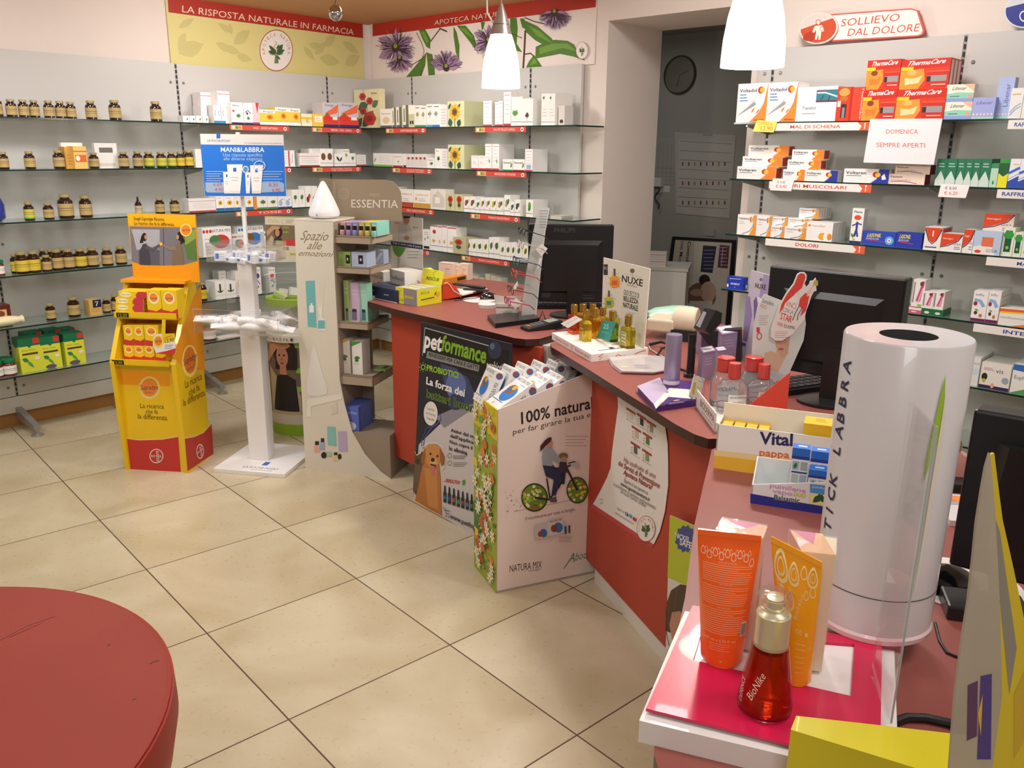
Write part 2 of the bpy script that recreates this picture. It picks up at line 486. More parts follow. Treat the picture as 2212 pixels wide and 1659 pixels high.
def pack(wl,si,x0,x1,yt,desc,base,front=(),side=(),d=0.08,inset=0.03,zb=None,name='medicine_box',cat='box',group=None,lab=None,top=None,turn=0.0):
 a,w_,h_,pl=spot(wl,si,x0,x1,yt,inset,zb)
 d=min(d,SD-inset-0.004)
 mb=pack_mesh(w_,h_,d,base,front,side,top)
 mw=Matrix.Translation(a)@Matrix.Rotation(pl.ang+turn,4,'Z')
 o=mb.build(name,mw=mw,local=True)
 raw=lab or '%s on the %s\'s %s shelf' %(desc,WALLS[wl][1],SHN[si])
 tag(o,raw,cat,group)
 reg(o,raw,x0)
 return o
# bottles: amber glass with label and cap, one set of meshes, copied
def bottle_proto(key,body,lab,cap,strip=None,dropper=False,wide=False):
 p={}
 mb=MB()
 if wide:prof=[(0.47,0),(0.5,.03),(0.5,.62),(.46,.70),(.42,.74),(.42,.8)]
 else:prof=[(0.44,0),(0.5,.03),(0.5,.66),(.47,.74),(.32,.82),(.30,.88)]
 mb.lathe(prof,body,seg=20); p['glass_body']=mb
 mb=MB()
 mb.lathe([(0.508,.12),(0.508,.62)],lab,seg=20,cap=False)
 if strip:mb.lathe([(0.512,.10),(0.512,.17)],strip,seg=20,cap=False)
 mb.lathe([(0.511,.42),(0.511,.44)],'4a3a20',seg=20,cap=False)
 mb.lathe([(0.511,.33),(0.511,.345)],'6a5430',seg=20,cap=False)
 p['paper_label']=mb
 mb=MB()
 if dropper:mb.lathe([(.2,.86),(.2,.93),(.14,.95),(.15,1.05),(.1,1.2),(0,1.22)],cap,seg=12)
 elif wide:mb.lathe([(.47,.78),(.48,.8),(.48,.97),(.44,1.0),(0,1.0)],cap,seg=20)
 else:mb.lathe([(.36,.87),(.37,.88),(.37,.985),(.34,1.0),(0,1.0)],cap,seg=20)
 p['cap']=mb
 return p
PB_={}
amber=M('2e1608',0.12,coat=0.4)
goldc=M('b3a070',0.35,metal=.3)
BK={'tan':dict(body=amber,lab='b89f68',cap=goldc),'yel':dict(body=amber,lab='d2ba3e',cap=goldc),
  'grn':dict(body=amber,lab='c9c04a',cap=goldc,strip='5aa82e'),
  'drop':dict(body=amber,lab='c8b48a',cap='141212',dropper=True),
  'jar':dict(body=M('6b2a1c',.15),lab='e8e4dc',cap='157044',wide=True)}
def bottle(wl,si,x0,x1,yt,kind='tan',inset=0.045,desc=None,group=None):
 a,w_,h_,pl=spot(wl,si,x0,x1,yt,inset)
 c=a+pl.x*(w_/2)-pl.n*(w_/2)
 nm={'jar':'pill_jar','drop':'dropper_bottle'}.get(kind,'supplement_bottle')
 raw=(desc or {'tan':'amber bottle with tan label','yel':'amber bottle with yellow label','grn':'amber bottle with green-edged label',
   'drop':'small amber dropper bottle','jar':'jar with green cap'}[kind])+ ' on the %s\'s %s shelf' %(WALLS[wl][1],SHN[si])
 t=thing(nm,raw,'jar' if kind== 'jar' else 'bottle',group=group or 'supplement bottles on the left shelves')
 mw=Matrix.Translation(c)@Matrix.Rotation(pl.ang,4,'Z')@Matrix.Diagonal((w_,w_,h_,1))
 if kind not in PB_:
  PB_[kind]=[mbx.build(n,t,local=True) for n,mbx in bottle_proto(kind,**BK[kind]).items()]
 else:
  for o in PB_[kind]:
   c2=o.copy(); COL.objects.link(c2); c2.parent=t
 t.matrix_world=mw; MW[t.name]=mw
 reg(t,raw,x0)
 return t
for x0,x1,yt in ((-14,12,207),(19,42,214),(46,68,215),(70,91,216),(101,123,217),(126,148,218),(149,170,220),(192,215,217),(243.5,268,216),(333,356,219)):
 bottle('L',0,x0,x1,yt,'tan')
for x0,x1,yt,k in ((1,25,328,'tan'),(59,82,327,'tan'),(122,146,325,'tan'),(199,219,330,'tan'),(263,284,328,'tan'),(294,314,327,'tan'),(318,339,328,'grn'),(345,365,328,'grn'),(368,386,328,'grn'),(387,404,328,'yel'),(405,423,325,'yel')):
 bottle('L',1,x0,x1,yt,k)
for x0,x1,yt,k in ((58,80,437,'grn'),(100,122,439,'tan'),(135,167,420,'tan'),(180,206,423,'tan'),(342,361,428,'tan'),(374,393,429,'tan')):
 bottle('L',2,x0,x1,yt,k)
bottle('L',2,297,311,432,'drop')
for x0,x1,yt,k,ins in ((29,49,549,'yel',.07),(41,70,545,'yel',.02),(67,94,543,'yel',.02),(91,108,537,'tan',.13),(108,124,539,'tan',.13),(134,148,536,'tan',.13),(96,117,552,'tan',.03),(119,143,540,'tan',.03),(143,168,539,'tan',.03),(169,194,538,'yel',.03),(195,220,536,'tan',.03),(227,250,536,'tan',.03),(257,280,533,'tan',.03)):
 bottle('L',3,x0,x1,yt,k,ins)
bottle('L',3,-12,16,563,'jar',desc='red jar with green cap')
for x0,x1,yt,k in ((105,126,657,'tan'),(154,179,643,'tan'),(227,244,645,'tan'),(246,262,637,'tan'),(436,452,611,'yel')):
 bottle('L',4,x0,x1,yt,k,.06 if x0<300 else .02)
bottle('L',5,-12,13,782,'jar',.03); bottle('L',5,12,43,777,'jar',.03); bottle('L',5,6,30,773,'jar',.11)
bottle('L',5,446,473,700,'jar',.03,desc='dark red jar with pale cap')
# --- left wall, top shelf
W_= 'f0ebe8'
for i,x in enumerate((396,410,424,438)):
 pack('L',0,x,x+13,250,'tiny white carton',W_,[('f','5f7a4a',.6,.3,.8,.7,.5)],inset=.03,d=.07,group='tiny white cartons')
for i,x in enumerate((437,443)):
 pack('L',0,x,x+6,228,'narrow white carton',W_,inset=.09,d=.1)
for x in (463,471,480):
 pack('L',0,x,x+8,227,'white carton with blue foot',W_,[('r','2f86c8',0,0,1,.15),('s','3a6fc0',[(.7,.4),(.4,.5),(.4,.65),(.7,.72)],.003)],inset=.04)
pack('L',0,438,475,200,'tall pale pink-topped carton','efe6e6',[('r','c9737c',0,.88,1,.9),('l','b9b4bc',.1,.2,.9,.7,6,.01)],inset=.15,d=.1)
pack('L',0,474,500,197,'tallest white carton',W_,[('r','c9737c',0,.9,1,.92),('r','c8c4cc',.2,.5,.8,.52)],inset=.07,d=.16)
pack('L',0,501,527,221,'white carton with herb drawing',W_,[('r','27306e',0,0,1,.08),('tb','5a6aa8','Adiprox',.1,.82,.7,.08),('e','c94a5a',.2,.6,.1,.05)]+leafy('4b8a4a',.6,.35,.3,.7,5,3),inset=.03)
pack('L',0,528,547,222,'white carton with blue swoosh',W_,[('r','27306e',0,0,1,.08),('s','3b55a8',[(.2,.55),(.5,.65),(.8,.5)],.006),('e','8a3050',.4,.5,.12,.06)]+leafy('4b8a4a',.5,.25,.25,.7,4,5),inset=.03)
pack('L',0,547,562,222,'pink carton with red ribbon print','e9c8cc',[('p','c43a4c',[(.5,1),(1,1),(.7,.5)]),('r','a22a55',0,0,1,.1)],inset=.03)
for x0,x1,yt in ((562,596,237),(596,623,232),(623,650,234)):
 pack('L',0,x0,x1,yt,'yellow honey-print carton','f2c84a',[('r','efece6',0,0,1,.22),('r','ef9a1c',0,.2,1,.23),('r','f1ede2',.0,.78,1,1),('tb','4a4c78','Propol',.25,.83,.85,.09),('e','e58a18',.65,.52,.2,.16),('e','b8601a',.65,.52,.1,.08)],inset=.03,group='yellow propolis cartons')
pack('L',0,652,675,246,'low cream and yellow carton','efe4c4',[('r','f0c030',0,.55,1,.75),('tb','d09a20','E',.45,.3,.7,.3)],inset=.03)
pack('L',0,676,700,246,'low yellow carton with white patch','e6c64a',[('r','f2eedd',.2,.35,.85,.85),('l','d0a030',.3,.45,.75,.75,3,.03)],inset=.03)
for x0,x1 in ((699,732),(733,775)):
 pack('L',0,x0,x1,222,'silver and red carton with tomato print','c9c2c6',[('r','d9402c',0,.1,1,.42),('r','2b2f6a',0,0,1,.1),('e','d83420',.28,.38,.22,.15),('p','e86a42',[(.1,.55),(.5,.72),(1,.95),(.95,.6),(.5,.5)]),('r','efe8e6',.62,.3,.92,.42),('T','3a4a98','Energy',(.15,.86),(.7,.86),(.2,.95)),('e','3b7a38',.28,.53,.08,.04)],inset=.03,d=.12)
# corner tin with roses
def flowers(c1,c2,leaf,pts,r):
 out=[]
 for (u,v,k) in pts:
  for j in range(6):
   a=j*pi/3; out.append(('e',c1,u+r*k*.55*math.cos(a),v+r*k*.4*math.sin(a),r*k*.55,r*k*.42))
  out.append(('e',c2,u,v,r*k*.5,r*k*.38))
 return out
pack('B',0,767,822,193,'large cream tin with red rose print','e8dcae',[('f','4c6a4a',.3,.05,.75,.45,.5),('f','4c6a4a',.15,.5,.55,.62,.6),('f','5b7a58',.7,.55,.95,.7,.6),('f','4c6a4a',.1,.02,.3,.28,.6),('s','4c5a34',[(.55,.3),(.5,.6),(.35,.85),(.4,1)],.004)]+flowers('c2453c','9a2f2c',0,[(.6,.25,1.5),(.35,.45,.8),(.62,.7,.8),(.35,.82,.8)],.15)+[('t','5a5a44','Erbe',.7,.87,.9,.05)],
  inset=.1,d=.05,name='decorated_tin',cat='tin')
# back wall, top shelf
for x0,x1,yt in ((822,847,235),):
 pack('B',0,x0,x1,yt,'cream carton with grey foot','efeadb',[('r','55606c',0,0,1,.12),('t','8a9088','Novomer',.1,.7,.9,.1),('e','d9c9a0',.5,.4,.3,.18)],inset=.03)
for x0,x1,yt in ((848,856,233),(857,869,231),(871,883,227)):
 pack('B',0,x0,x1,yt,'narrow olive-striped carton','eeeadb',[('r','6f7450',.5,.1,1,1),('r','55606c',0,0,1,.12),('r','3f4440',.15,.25,.3,.85)],inset=.03,group='olive-striped cartons')
pack('B',0,883,896,227,'olive carton with dark seals','c9c8a2',[('r','2a2c28',.2,.15,.45,.3),('r','2a2c28',.55,.15,.8,.3),('r','f0eee0',0,.6,1,1)],inset=.03)
for i,(x0,x1,yt,c1) in enumerate(((896,908,228,'6a9a4a'),(908,921,229,'5a9a6a'),(922,935,225,'3f86c0'),(935,950,225,'3f86c0'))):
 pack('B',0,x0,x1,yt,['white carton with green herb print','white carton with teal herb print','white carton with pale blue sprig','white carton with deep blue sprig'][i],'ecebe4',leafy(c1,.5,.55,.4,.6,5,i,'c8a848')+[('r',['3f8a4c','2f8a78','4a9ad0','2f74c0'][i],0,0,1,.1),('r','46586a',.2,.88,.9,.91)],inset=.03)
pack('B',0,950,966,228,'plain white text-covered carton','dfdcd6',[('l','9a98a0',.1,.15,.9,.8,6,.02)],inset=.04)
def sunflower(side=False):
 it=[('f','3c5a50',.2,.0,.12,.35,.8),('f','33504a',.62,.0,.75,.3,.8),('f','3c5a50',.05,.7,.22,.93,.5),('f','3c5a50',.62,.72,.78,.9,.5),('s','46583c',[(.42,.35),(.44,.0)],.006)]
 it+=[('f','e3bb38' if k%2 else 'd4a42c',.44,.58,.44+.36*math.cos(k*pi/9),.58+.36*math.sin(k*pi/9),.3) for k in range(18)]
 return it+[('e','9a6a34',.44,.58,.17,.16),('e','5a4a30',.44,.58,.11,.1)]
for si,x0,x1,yt in ((0,967,1003,218.6),(1,968,1003,312.6)):
 pack('B',si,x0,x1,yt,'pale green tin with sunflower print','d3d3a4',sunflower(),inset=.04,d=.2,name='decorated_tin',cat='tin')
def redline(extra=()):return [('r','b83c3c',0,0,1,.07),('r','a84a50',.1,.9,.9,.915),('l','a9a6b0',.15,.35,.85,.75,4,.012)]+list(extra)
for x0,x1,yt,ds in ((1044,1062,218,'white red-footed carton'),(1069,1077,220,'slim white red-footed carton'),(1077,1086,218,'slim white red-footed carton'),(1088,1103,198.6,'tallest white red-footed carton')):
 pack('B',0,x0,x1,yt,ds,'efebe8',redline(),inset=.03,d=.06)
pack('B',0,1104,1128,209,'white carton with aloe print','efece6',leafy('5a9a3c',.35,.4,.35,.7,6,2)+[('r','8a8a8a',0,.13,1,.15)],inset=.03)
pack('B',0,1128,1151,213,'white carton with berry print','efece6',leafy('6a3a2c',.45,.35,.3,.8,6,4,'8a2a3c')+[('r','8a8a8a',0,.13,1,.15)],inset=.03,d=.16)
for x0,x1 in ((1169,1184),(1184,1198)):
 pack('B',0,x0,x1,202,'tall white carton with green sprig','efece6',leafy('3f7a3c',.3,.85,.2,.6,4,x0)+[('r','8a8a8a',0,.1,1,.115),('l','a9a6b0',.2,.3,.8,.5,3,.012)],inset=.03,d=.16)
pack('B',0,1206,1219,228,'small grey-white end carton','d8d2cc',[('e','4a4038',.5,.2,.3,.1)],inset=.04)
# signs clipped under the shelf edges
def strip(wl,si,x0,x1,txt,base='d2493b',fg='f3e6e0',icons=True,h=.032,label=None,off=.004,drop=.006,u=(.38,.8),rightdeco=None,two=None,name='shelf_sign'):
 pl=WALLS[wl][0].off(SD+off); z=SZ[si]-drop
 a=solx(x0,pl.o+UZ*z,pl.x); b=solx(x1,pl.o+UZ*z,pl.x); w_=(b-a).length
 mb=MB(); mb.obox(a-UZ*h,pl.x*w_,pl.n*-.0015,UZ*h,base)
 mb.obox(a-UZ*h,pl.x*w_,pl.n*-.0012,UZ*.0015,'b8b4b0')
 F=Face(a-UZ*h,pl.x,UZ,pl.n,w_,h)
 it=[]
 if icons:
  it+=[('r','d9b878',.02,.08,.2,.92),('e','efe3c8',.06,.5,.025,.3),('e','6a8a4a',.11,.5,.025,.3),('e','c9884a',.16,.5,.025,.3)]
  it+=[('e','f0e8de',.93,.5,.2*h/w_*2,.38),('e','4a6a4a',.93,.5,.1*h/w_*2,.2)]
 if two:
  it+=[('t',fg,txt,u[0],.56,u[1],.24),('t',fg,two,u[0],.18,u[1],.24)]
 elif txt:it+=[('tb' if not icons else 't',fg,txt,u[0],.3,u[1],.42)]
 if rightdeco:it+=rightdeco
 draw(mb,F,it)
 o=mb.build(name)
 tag(o,label or 'red shelf-edge sign reading %s' %txt.lower(),'sign','shelf-edge signs')
 return o
strip('L',0,496,624,'NASO - DIFESE NATURALI'); strip('L',0,673,780,'MEMORIA - TONO - ENERGIA')
strip('B',0,833,920,'DEPURAZIONE'); strip('B',0,1026,1136,'SALUTE PELLE E CAPELLI')
strip('L',1,560,629,'OCCHI',label='red sign half hidden behind the blue poster')
strip('L',1,674,780,'CALCOLI RENALI - PROSTATA',two='VIE URINARIE')
strip('B',1,847,933,'FLORA INTESTINALE',two='RIEQUILIBRIO - DIGESTIONE'); strip('B',1,1029,1137,'BENESSERE DONNA')
strip('L',2,508,631,'TOSSE')
strip('B',2,845,937,'FEGATO - TRANSITO INTESTINALE'); strip('B',2,1016,1123,'MONOCONCENTRATI',label='upper red sign reading monoconcentrati')
strip('B',3,890,926,'',label='red sign end beside the standing man leaflet'); strip('B',3,996,1100,'MONOCONCENTRATI',label='lower red sign reading monoconcentrati')
# --- left wall, second shelf
pack('L',1,144,166,317,'ochre carton','d6a24a',[('l','a87a30',.2,.2,.8,.6,4,.03)],inset=.06)
pack('L',1,163,191,316,'orange and cream carton with white emblem','e3bd6a',[('r','d5652a',.1,.3,.95,.62),('e','f4e8d8',.3,.47,.16,.12),('r','b8702a',0,.75,1,.8)],inset=.02)
for x0,x1,yt,ds in ((138,184,308,'white frame display behind the orange carton'),(209,257,309,'white frame display with dark window')):
 pack('L',1,x0,x1,yt,ds,'e8e6e0',[('r','6d6c68',.2,.62,.8,.82),('r','cfccc4',.12,.08,.88,.2)],inset=.1,d=.03,name='shelf_display',cat='display',lab='%s on the second left shelf' %ds)
pack('L',1,424,437,322,'plain white carton beside the bottles','eae4df',inset=.04)
pack('L',1,614,627,325,'slim white carton with red stripe','ece8e6',[('r','c23a44',.75,.02,.95,.98),('l','a9a6b0',.1,.2,.6,.8,5,.02)],inset=.03)
pack('L',1,628,640,325,'slim white carton with teal edge','ece8e6',[('r','3a8a98',.8,.02,1,.98),('s','b83a48',[(.3,.2),(.45,.8)],.003)],inset=.03)
pack('L',1,648,692,331,'wide white carton with red foot','e9e4e0',[('r','a83238',0,0,1,.1),('r','b85a60',0,.75,1,.78),('l','b0adb2',.1,.3,.9,.6,3,.02)],inset=.03)
for x0,x1 in ((669,680),(681,692)):
 pack('L',1,x0,x1,321,'tall back-row white carton','ddd9d5',inset=.12,d=.1)
for x0,x1 in ((693,706),(706.5,720)):
 pack('L',1,x0,x1,321,'white carton with round red-green emblem','efece8',[('r','5a6878',0,.17,1,.19),('e','8a2a24',.5,.55,.36,.2),('e','4a6a34',.5,.57,.2,.14)],inset=.02,d=.12)
pack('L',1,724,742,332,'white carton with dark leaf print','efece8',[('r','5a6878',0,.2,1,.22),('f','26282a',.2,.8,.6,.35,.35),('f','26282a',.85,.75,.6,.35,.35)],inset=.02,d=.1)
pack('L',1,742,756,322,'white carton with yellow sprig','efece8',leafy('9aa04a',.5,.6,.3,.8,5,9)+[('r','5a6878',0,.17,1,.19),('t','333333','Propol',.1,.85,.9,.07)],inset=.02,d=.12)
pack('L',1,756,769,331,'white carton with green leaf print','efece8',leafy('4a7a3c',.5,.55,.35,.9,5,8)+[('r','5a6878',0,.2,1,.22)],inset=.02)
pack('L',1,770,791,334,'white corner carton with red foot','e6e1dd',[('r','a83238',0,0,1,.12),('l','aaa7ac',.15,.3,.85,.8,4,.02)],inset=.03)
pack('B',1,807,848,331,'wide white carton with green foot','e6e5df',[('r','6fae3c',0,0,1,.13),('l','b4b1b4',.3,.3,.95,.8,4,.015),('f','7a9a6a',.05,.3,.15,.7,.3)],inset=.03)
pack('B',1,849,870,332,'white carton with red foot','e8e4e0',[('r','a83238',0,0,1,.11),('r','b85a60',.1,.75,.9,.78),('f','6a8a5a',.5,.3,.6,.5,.5)],inset=.03)
pack('B',1,871,878,332,'narrow white carton','e8e4e0',[('r','33383c',.1,.0,.9,.15)],inset=.03)
for k in range(5):
 pack('B',1,879+8.6*k,887+8.6*k,332.5,'slim white carton with red bean mark','dedad6',[('e','a8483c',.5,.68,.34,.1),('l','b0adb2',.15,.15,.85,.5,4,.02)],inset=.03,group='slim bean-mark cartons')
pack('B',1,922,939,341,'low white carton with leaf sprig','eceae4',leafy('46743a',.6,.4,.35,.9,5,1)+[('t','444444','Vegetal',.1,.75,.8,.1)],inset=.03)
pack('B',1,940,953,321,'white carton with dark green sprig','eceae4',leafy('2f5a34',.55,.45,.35,.7,5,6)+[('t','445044','Thè',.1,.85,.6,.06)],inset=.03)
pack('B',1,953,967,322,'white text-covered carton','dedad5',[('l','9a98a0',.15,.15,.85,.85,6,.02)],inset=.04)
for x0,x1 in ((1018,1033),(1033.5,1048)):
 pack('B',1,x0,x1,336,'white carton with pink scribble, red foot','ede8e6',[('r','b03a3c',0,0,1,.11),('s','d88a98',[(.2,.4),(.5,.6),(.3,.5),(.8,.4)],.002),('r','b85a60',.1,.88,.9,.9)],inset=.03)
for x0,x1 in ((1048,1062),(1063,1078)):
 pack('B',1,x0,x1,311,'tall white carton with small twig','efebe9',redline([('f','7a8a5a',.7,.25,.6,.45,.3)]),inset=.03,d=.14)
for x0,x1 in ((1086,1107),(1108,1133)):
 pack('B',1,x0,x1,344,'low white carton with dark lettering','eeece8',[('tb','4a3030','Venovaril',.05,.62,.85,.17),('r','2f8a5a' if x0<1100 else '8a2a34',0,0,1,.1),('f','6aa04a',.8,.25,.95,.7,.5)],inset=.03)
pack('B',1,1134,1150,322,'tall white carton with blue patch','efebe9',redline([('r','9ab0cc',.2,.1,.8,.3)]),inset=.03,d=.14)
# --- left wall, third shelf
mbx=MB(); a,w_,h_,pl=spot('L',2,-30,15,420,.03)
mbx.lathe([(.05,0),(.075,.02),(.075,.09),(.06,.13),(.03,.155),(0,.16)],M('23308a',.2,coat=.5,bump=.8,nscale=30),a+pl.x*.05-pl.n*.08,16)
tag(mbx.build('foil_bag'),'shiny blue foil bag at the left picture edge','bag')
pack('L',2,409,467,429,'long white carton with red foot','e9e4e0',[('r','a83238',0,0,1,.11),('r','b85a60',0,.8,1,.83),('l','b5b2b6',.15,.3,.95,.65,4,.015)],inset=.03)
for k,(x0,x1) in enumerate(((468,485),(485.5,507),(507.5,519),(519.5,529),(530,548))):
 pack('L',2,x0,x1,424,'white carton with sunflower and blue foot','eeece8',[('r','2a6aa8',0,0,1,.2),('e','e8b428',.55,.55,.26,.17),('e','7a4a20',.55,.55,.1,.07),('t','4a5a8a','tosse',.15,.85,.7,.06)],inset=.03,group='sunflower cartons')
pack('L',2,549,556,425,'slim orange carton','d98a3a',inset=.03)
for x0,x1 in ((556,578),(578.5,600)):
 pack('L',2,x0,x1,425,'white carton with pine print, green foot','e8e6dc',leafy('56744a',.6,.5,.4,.9,7,x0)+[('r','3f8a4c',0,0,1,.13)],inset=.03)
for x0,x1 in ((601,616),(616.5,631)):
 pack('L',2,x0,x1,425,'white carton with blue face drawing','eae9e8',[('r','26307a',0,0,1,.1),('e','9ab8dc',.4,.45,.28,.28),('r','2a4a9a',.5,.75,.8,.8)],inset=.03)
for k,(x0,x1) in enumerate(((632,646),(646.5,660),(661,674),(674.5,687))):
 pack('L',2,x0,x1,410 if k<2 else 402,'white carton with %s' %('green herb print' if k<2 else 'red fruit print'),'edebe6',leafy('4a7440',.5,.5,.35,.9,6,k) if k<2 else [('e','8a2a2c',.4,.35,.25,.15),('e','a8582c',.65,.5,.2,.12)],inset=.03)
pack('B',2,800,862,402,'row of white cartons behind the taupe board','e5dfd8',[('r','b5a898',0,.8,1,.83)],inset=.05,lab='white carton half hidden behind the taupe board')
pack('B',2,862,893,409,'white carton with rust-red foot','efe8e0',[('r','b04a34',0,0,1,.27),('t','b07a4a','neoBianacid',.15,.7,.9,.09),('l','7a7a80',.3,.35,.7,.45,2,.02)],inset=.02)
pack('B',2,894,930,411,'white carton with gold foot','efe9df',[('r','c99a3c',0,0,1,.27),('t','b8863c','neoBianacid',.15,.7,.85,.09),('e','d9a23c',.15,.5,.05,.1),('l','7a7a80',.3,.4,.7,.5,2,.02)],inset=.02)
pack('B',2,931,963,409,'white display carton with house-shaped print','e2ddd4',[('p','cfc8bc',[(.1,.6),(.5,.95),(.9,.6),(.9,.1),(.1,.1)]),('r','ece8e0',.3,.3,.6,.6),('r','9a948a',.1,.68,.4,.7)],inset=.02)
for x0,x1 in ((964,982),(983,1001)):
 pack('B',2,x0,x1,420.5,'beige tin with red flower print','cfc59a',flowers('b8402c','8a2a1c',0,[(.5,.7,1.4)],.2)+leafy('3f5a3c',.5,.3,.35,.9,6,3),inset=.02,d=.09,name='decorated_tin',cat='tin')
FR=['a83a68','8a3a1c','3f9a78','b08a2c','c9a8a0','c8a828','a8884a','9a9a88','2a3450','5a8a3c']
FRN=['pink','brown','teal','ochre','pale rose','mustard','tan','grey','navy','green']
def fruit(k,side=0):c=FR[k%10]; return [('r','33363a',0,.2,1,.225),('e',c,.5,.66,.3,.13),('e',c,.35,.5,.18,.1),('f','4a6a34',.5,.5,.8,.85,.4),('e','33363a',.8,.32,.05,.03)]
for k,(x0,x1,yt) in enumerate(((1002,1014.5,425),(1015,1027,425),(1027.5,1037.5,431),(1038,1047,427),(1047.5,1060,427),(1060.5,1073,427.5),(1073.5,1088,428),(1089,1102,421.6))):
 pack('B',2,x0,x1,yt,'small white carton with %s fruit print' %FRN[k],'eeece6',fruit(k),inset=.02,d=.09,group='single fruit cartons')
pack('B',2,1102.5,1111,436,'low white carton with dark seed print','eeece6',fruit(8),inset=.02)
pack('B',2,1112,1124,432,'white carton with navy berry print','eeece6',fruit(8),inset=.02,d=.14)
pack('B',2,1136,1151,431.6,'white carton with green bean print','eeece6',[('e','4f9a34',.5,.62,.2,.25),('e','3a7a2a',.45,.45,.15,.12),('r','33363a',0,.2,1,.225)],inset=.02,d=.14)
mbx=MB(); a,w_,h_,pl=spot('B',2,1188,1226,459,.03)
for k in range(5):mbx.obox(a+UZ*.004*k+pl.x*.003*(k%3),pl.x*.09,pl.n*-.11,UZ*.003,['d9d3c6','c9c2b2','e3ddd2'][k%3])
tag(mbx.build('paper_pile'),'small pile of papers at the right end of the back shelf','papers')
# --- back wall, fourth shelf
pack('B',3,914,929,496,'white carton with blue dots','e9e7e2',[('e','7aa0b0',.3,.5,.1,.08),('e','7aa0b0',.7,.6,.1,.08),('r','22282c',.1,.02,.9,.15),('l','9a9aa0',.2,.75,.8,.85,2,.03)],inset=.03)
for k,(x0,x1,yt) in enumerate(((930,946,487),(946.5,955,489),(955.5,966,489),(967,986,492))):
 pack('B',3,x0,x1,yt,'tall white carton with orange star flower','efece8',[('r','b83a44',0,.96,1,1),('r','6a6a72',0,.17,1,.19)]+[('f','dba03a',.45,.38,.45+.3*math.cos(j*2*pi/5),.38+.11*math.sin(j*2*pi/5),.4) for j in range(5)]+([('e','b8303a',.55,.75,.22,.08)] if k==0 else []),inset=.03,d=.1)
pack('B',3,979,1013,513,'beige tin with red flower','bdb48e',flowers('b8402c','8a2a1c',0,[(.35,.7,1.1)],.2)+leafy('3f5a3c',.35,.35,.3,.9,6,3),inset=.02,d=.12,name='decorated_tin',cat='tin')
for k,(x0,x1,yt) in enumerate(((1007,1018,517),(1018.5,1030,517.5),(1030.5,1042,518),(1042.5,1055,518.5),(1056,1066,513),(1066.5,1079,513.5),(1079.5,1091,525),(1091.5,1103,525),(1103.5,1113,525),(1113.5,1127,526),(1128,1141,527))):
 pack('B',3,x0,x1,yt,'small white carton with %s plant print' %['gold','amber','dark green','lemon','lilac','ivy green','straw','violet','lime','pale green','black and yellow'][k],'eeece6',
   [('r','33363a',0,.2,1,.225),('e',['e0a93c','d99a3a','3a6a3a','e3c42c','a88ac0','2f6a34','e0b84a','8a7aa0','b8c83c','a8b49a','e8d020'][k],.5,.6,.28,.15),('f','4a6a34',.4,.4,.7,.8,.4)],inset=.02,d=.09,group='single plant cartons')
# low glass candle holders on the fifth back shelf
for k,x in enumerate((1012,1022,1035,1048,1060,1072)):
 pack('B',4,x,x+11,592+(k%3)*4,'small pale gift carton','d8d2bf',[('e','e8c84a' if k%2 else 'f0ece4',.5,.5,.3,.25)],inset=.06,d=.06,group='small gift cartons behind the counter')
# ---------------------------------------------------------------- lower left shelves
def zpx(wl,x,y,inset=.03):return hit(x,y,WALLS[wl][0].off(SD-inset)).z
mbx=MB(); a,w_,h_,pl=spot('L',4,-16,28,660,.06)
mbx.obox(a,pl.x*w_,pl.n*-.1,UZ*h_,M('5a2418',.3)); F=Face(a,pl.x,UZ,pl.n,w_,h_)
draw(mbx,F,[('r','c9a878',.1,.4,.8,.8),('e','7a3a1c',.5,.6,.2,.15)])
tag(mbx.build('biscuit_packet'),'dark brown biscuit packet at the left picture edge','packet')
mbx=MB(); a,w_,h_,pl=spot('L',4,-60,55,682,.03)
pr=[(0.004,0),(.03,.03),(.036,.1),(.034,w_-.06),(.022,w_-.015),(.03,w_)]
mbx.lathe(pr,M('e6dcb4',.35,coat=.3,bump=.4,nscale=25),a+UZ*.032-pl.n*.03,14,axis=pl.x,sy=.8)
tag(mbx.build('rusk_bag'),'long cream snack bag lying on the fifth left shelf','bag')
pack('L',4,195,221,648,'tan and navy box with a white figure seven','cfa85e',[('r','1c1a3a',.32,.48,1,1),('s','efe9da',[(.5,.85),(.75,.88),(.58,.58)],.005),('l','b08838',.1,.2,.9,.35,2,.03)],inset=.06,lab='small tan and navy carton on the fifth left shelf')
for k,(x0,x1,yt,ins) in enumerate(((48,94,730,.05),(94,136,727,.05),(145,187,720,.05),(62,100,718,.16),(105,140,712,.16),(140,170,710,.16))):
 fr=[('p','0f6b45',[(0,1),(1,1),(1,.76),(.6,.76),(.5,.70),(.4,.76),(0,.76)]),('r','c9342c',.68,.82,.98,.98),('t','5f8a3a','Aloe Vera',.1,.62,.75,.05),('r','5a3a34',.12,.5,.86,.56),('f','3f7a4a',.1,.42,.4,.3,.6),('f','58a03c',.3,.34,.6,.1,.3),('e','e9e0d0',.8,.38,.12,.05)]
 if k in (1,2):fr.append(('e','5f5464',.42,.06,.28,.07))
 pack('L',5,x0,x1,yt,'yellow-green carton with dark green lid print, front row' if k<3 else 'yellow-green carton with dark green lid print, back row','d5d93c',fr,[('p','0f6b45',[(0,1),(1,1),(1,.8),(.5,.7),(0,.8)])],d=.09,inset=ins,top=[('r','0f6b45',0,0,1,1)],group='green and yellow cartons',lab='%s yellow-green carton with dark green lid' %('front-row' if k<3 else 'back-row'))
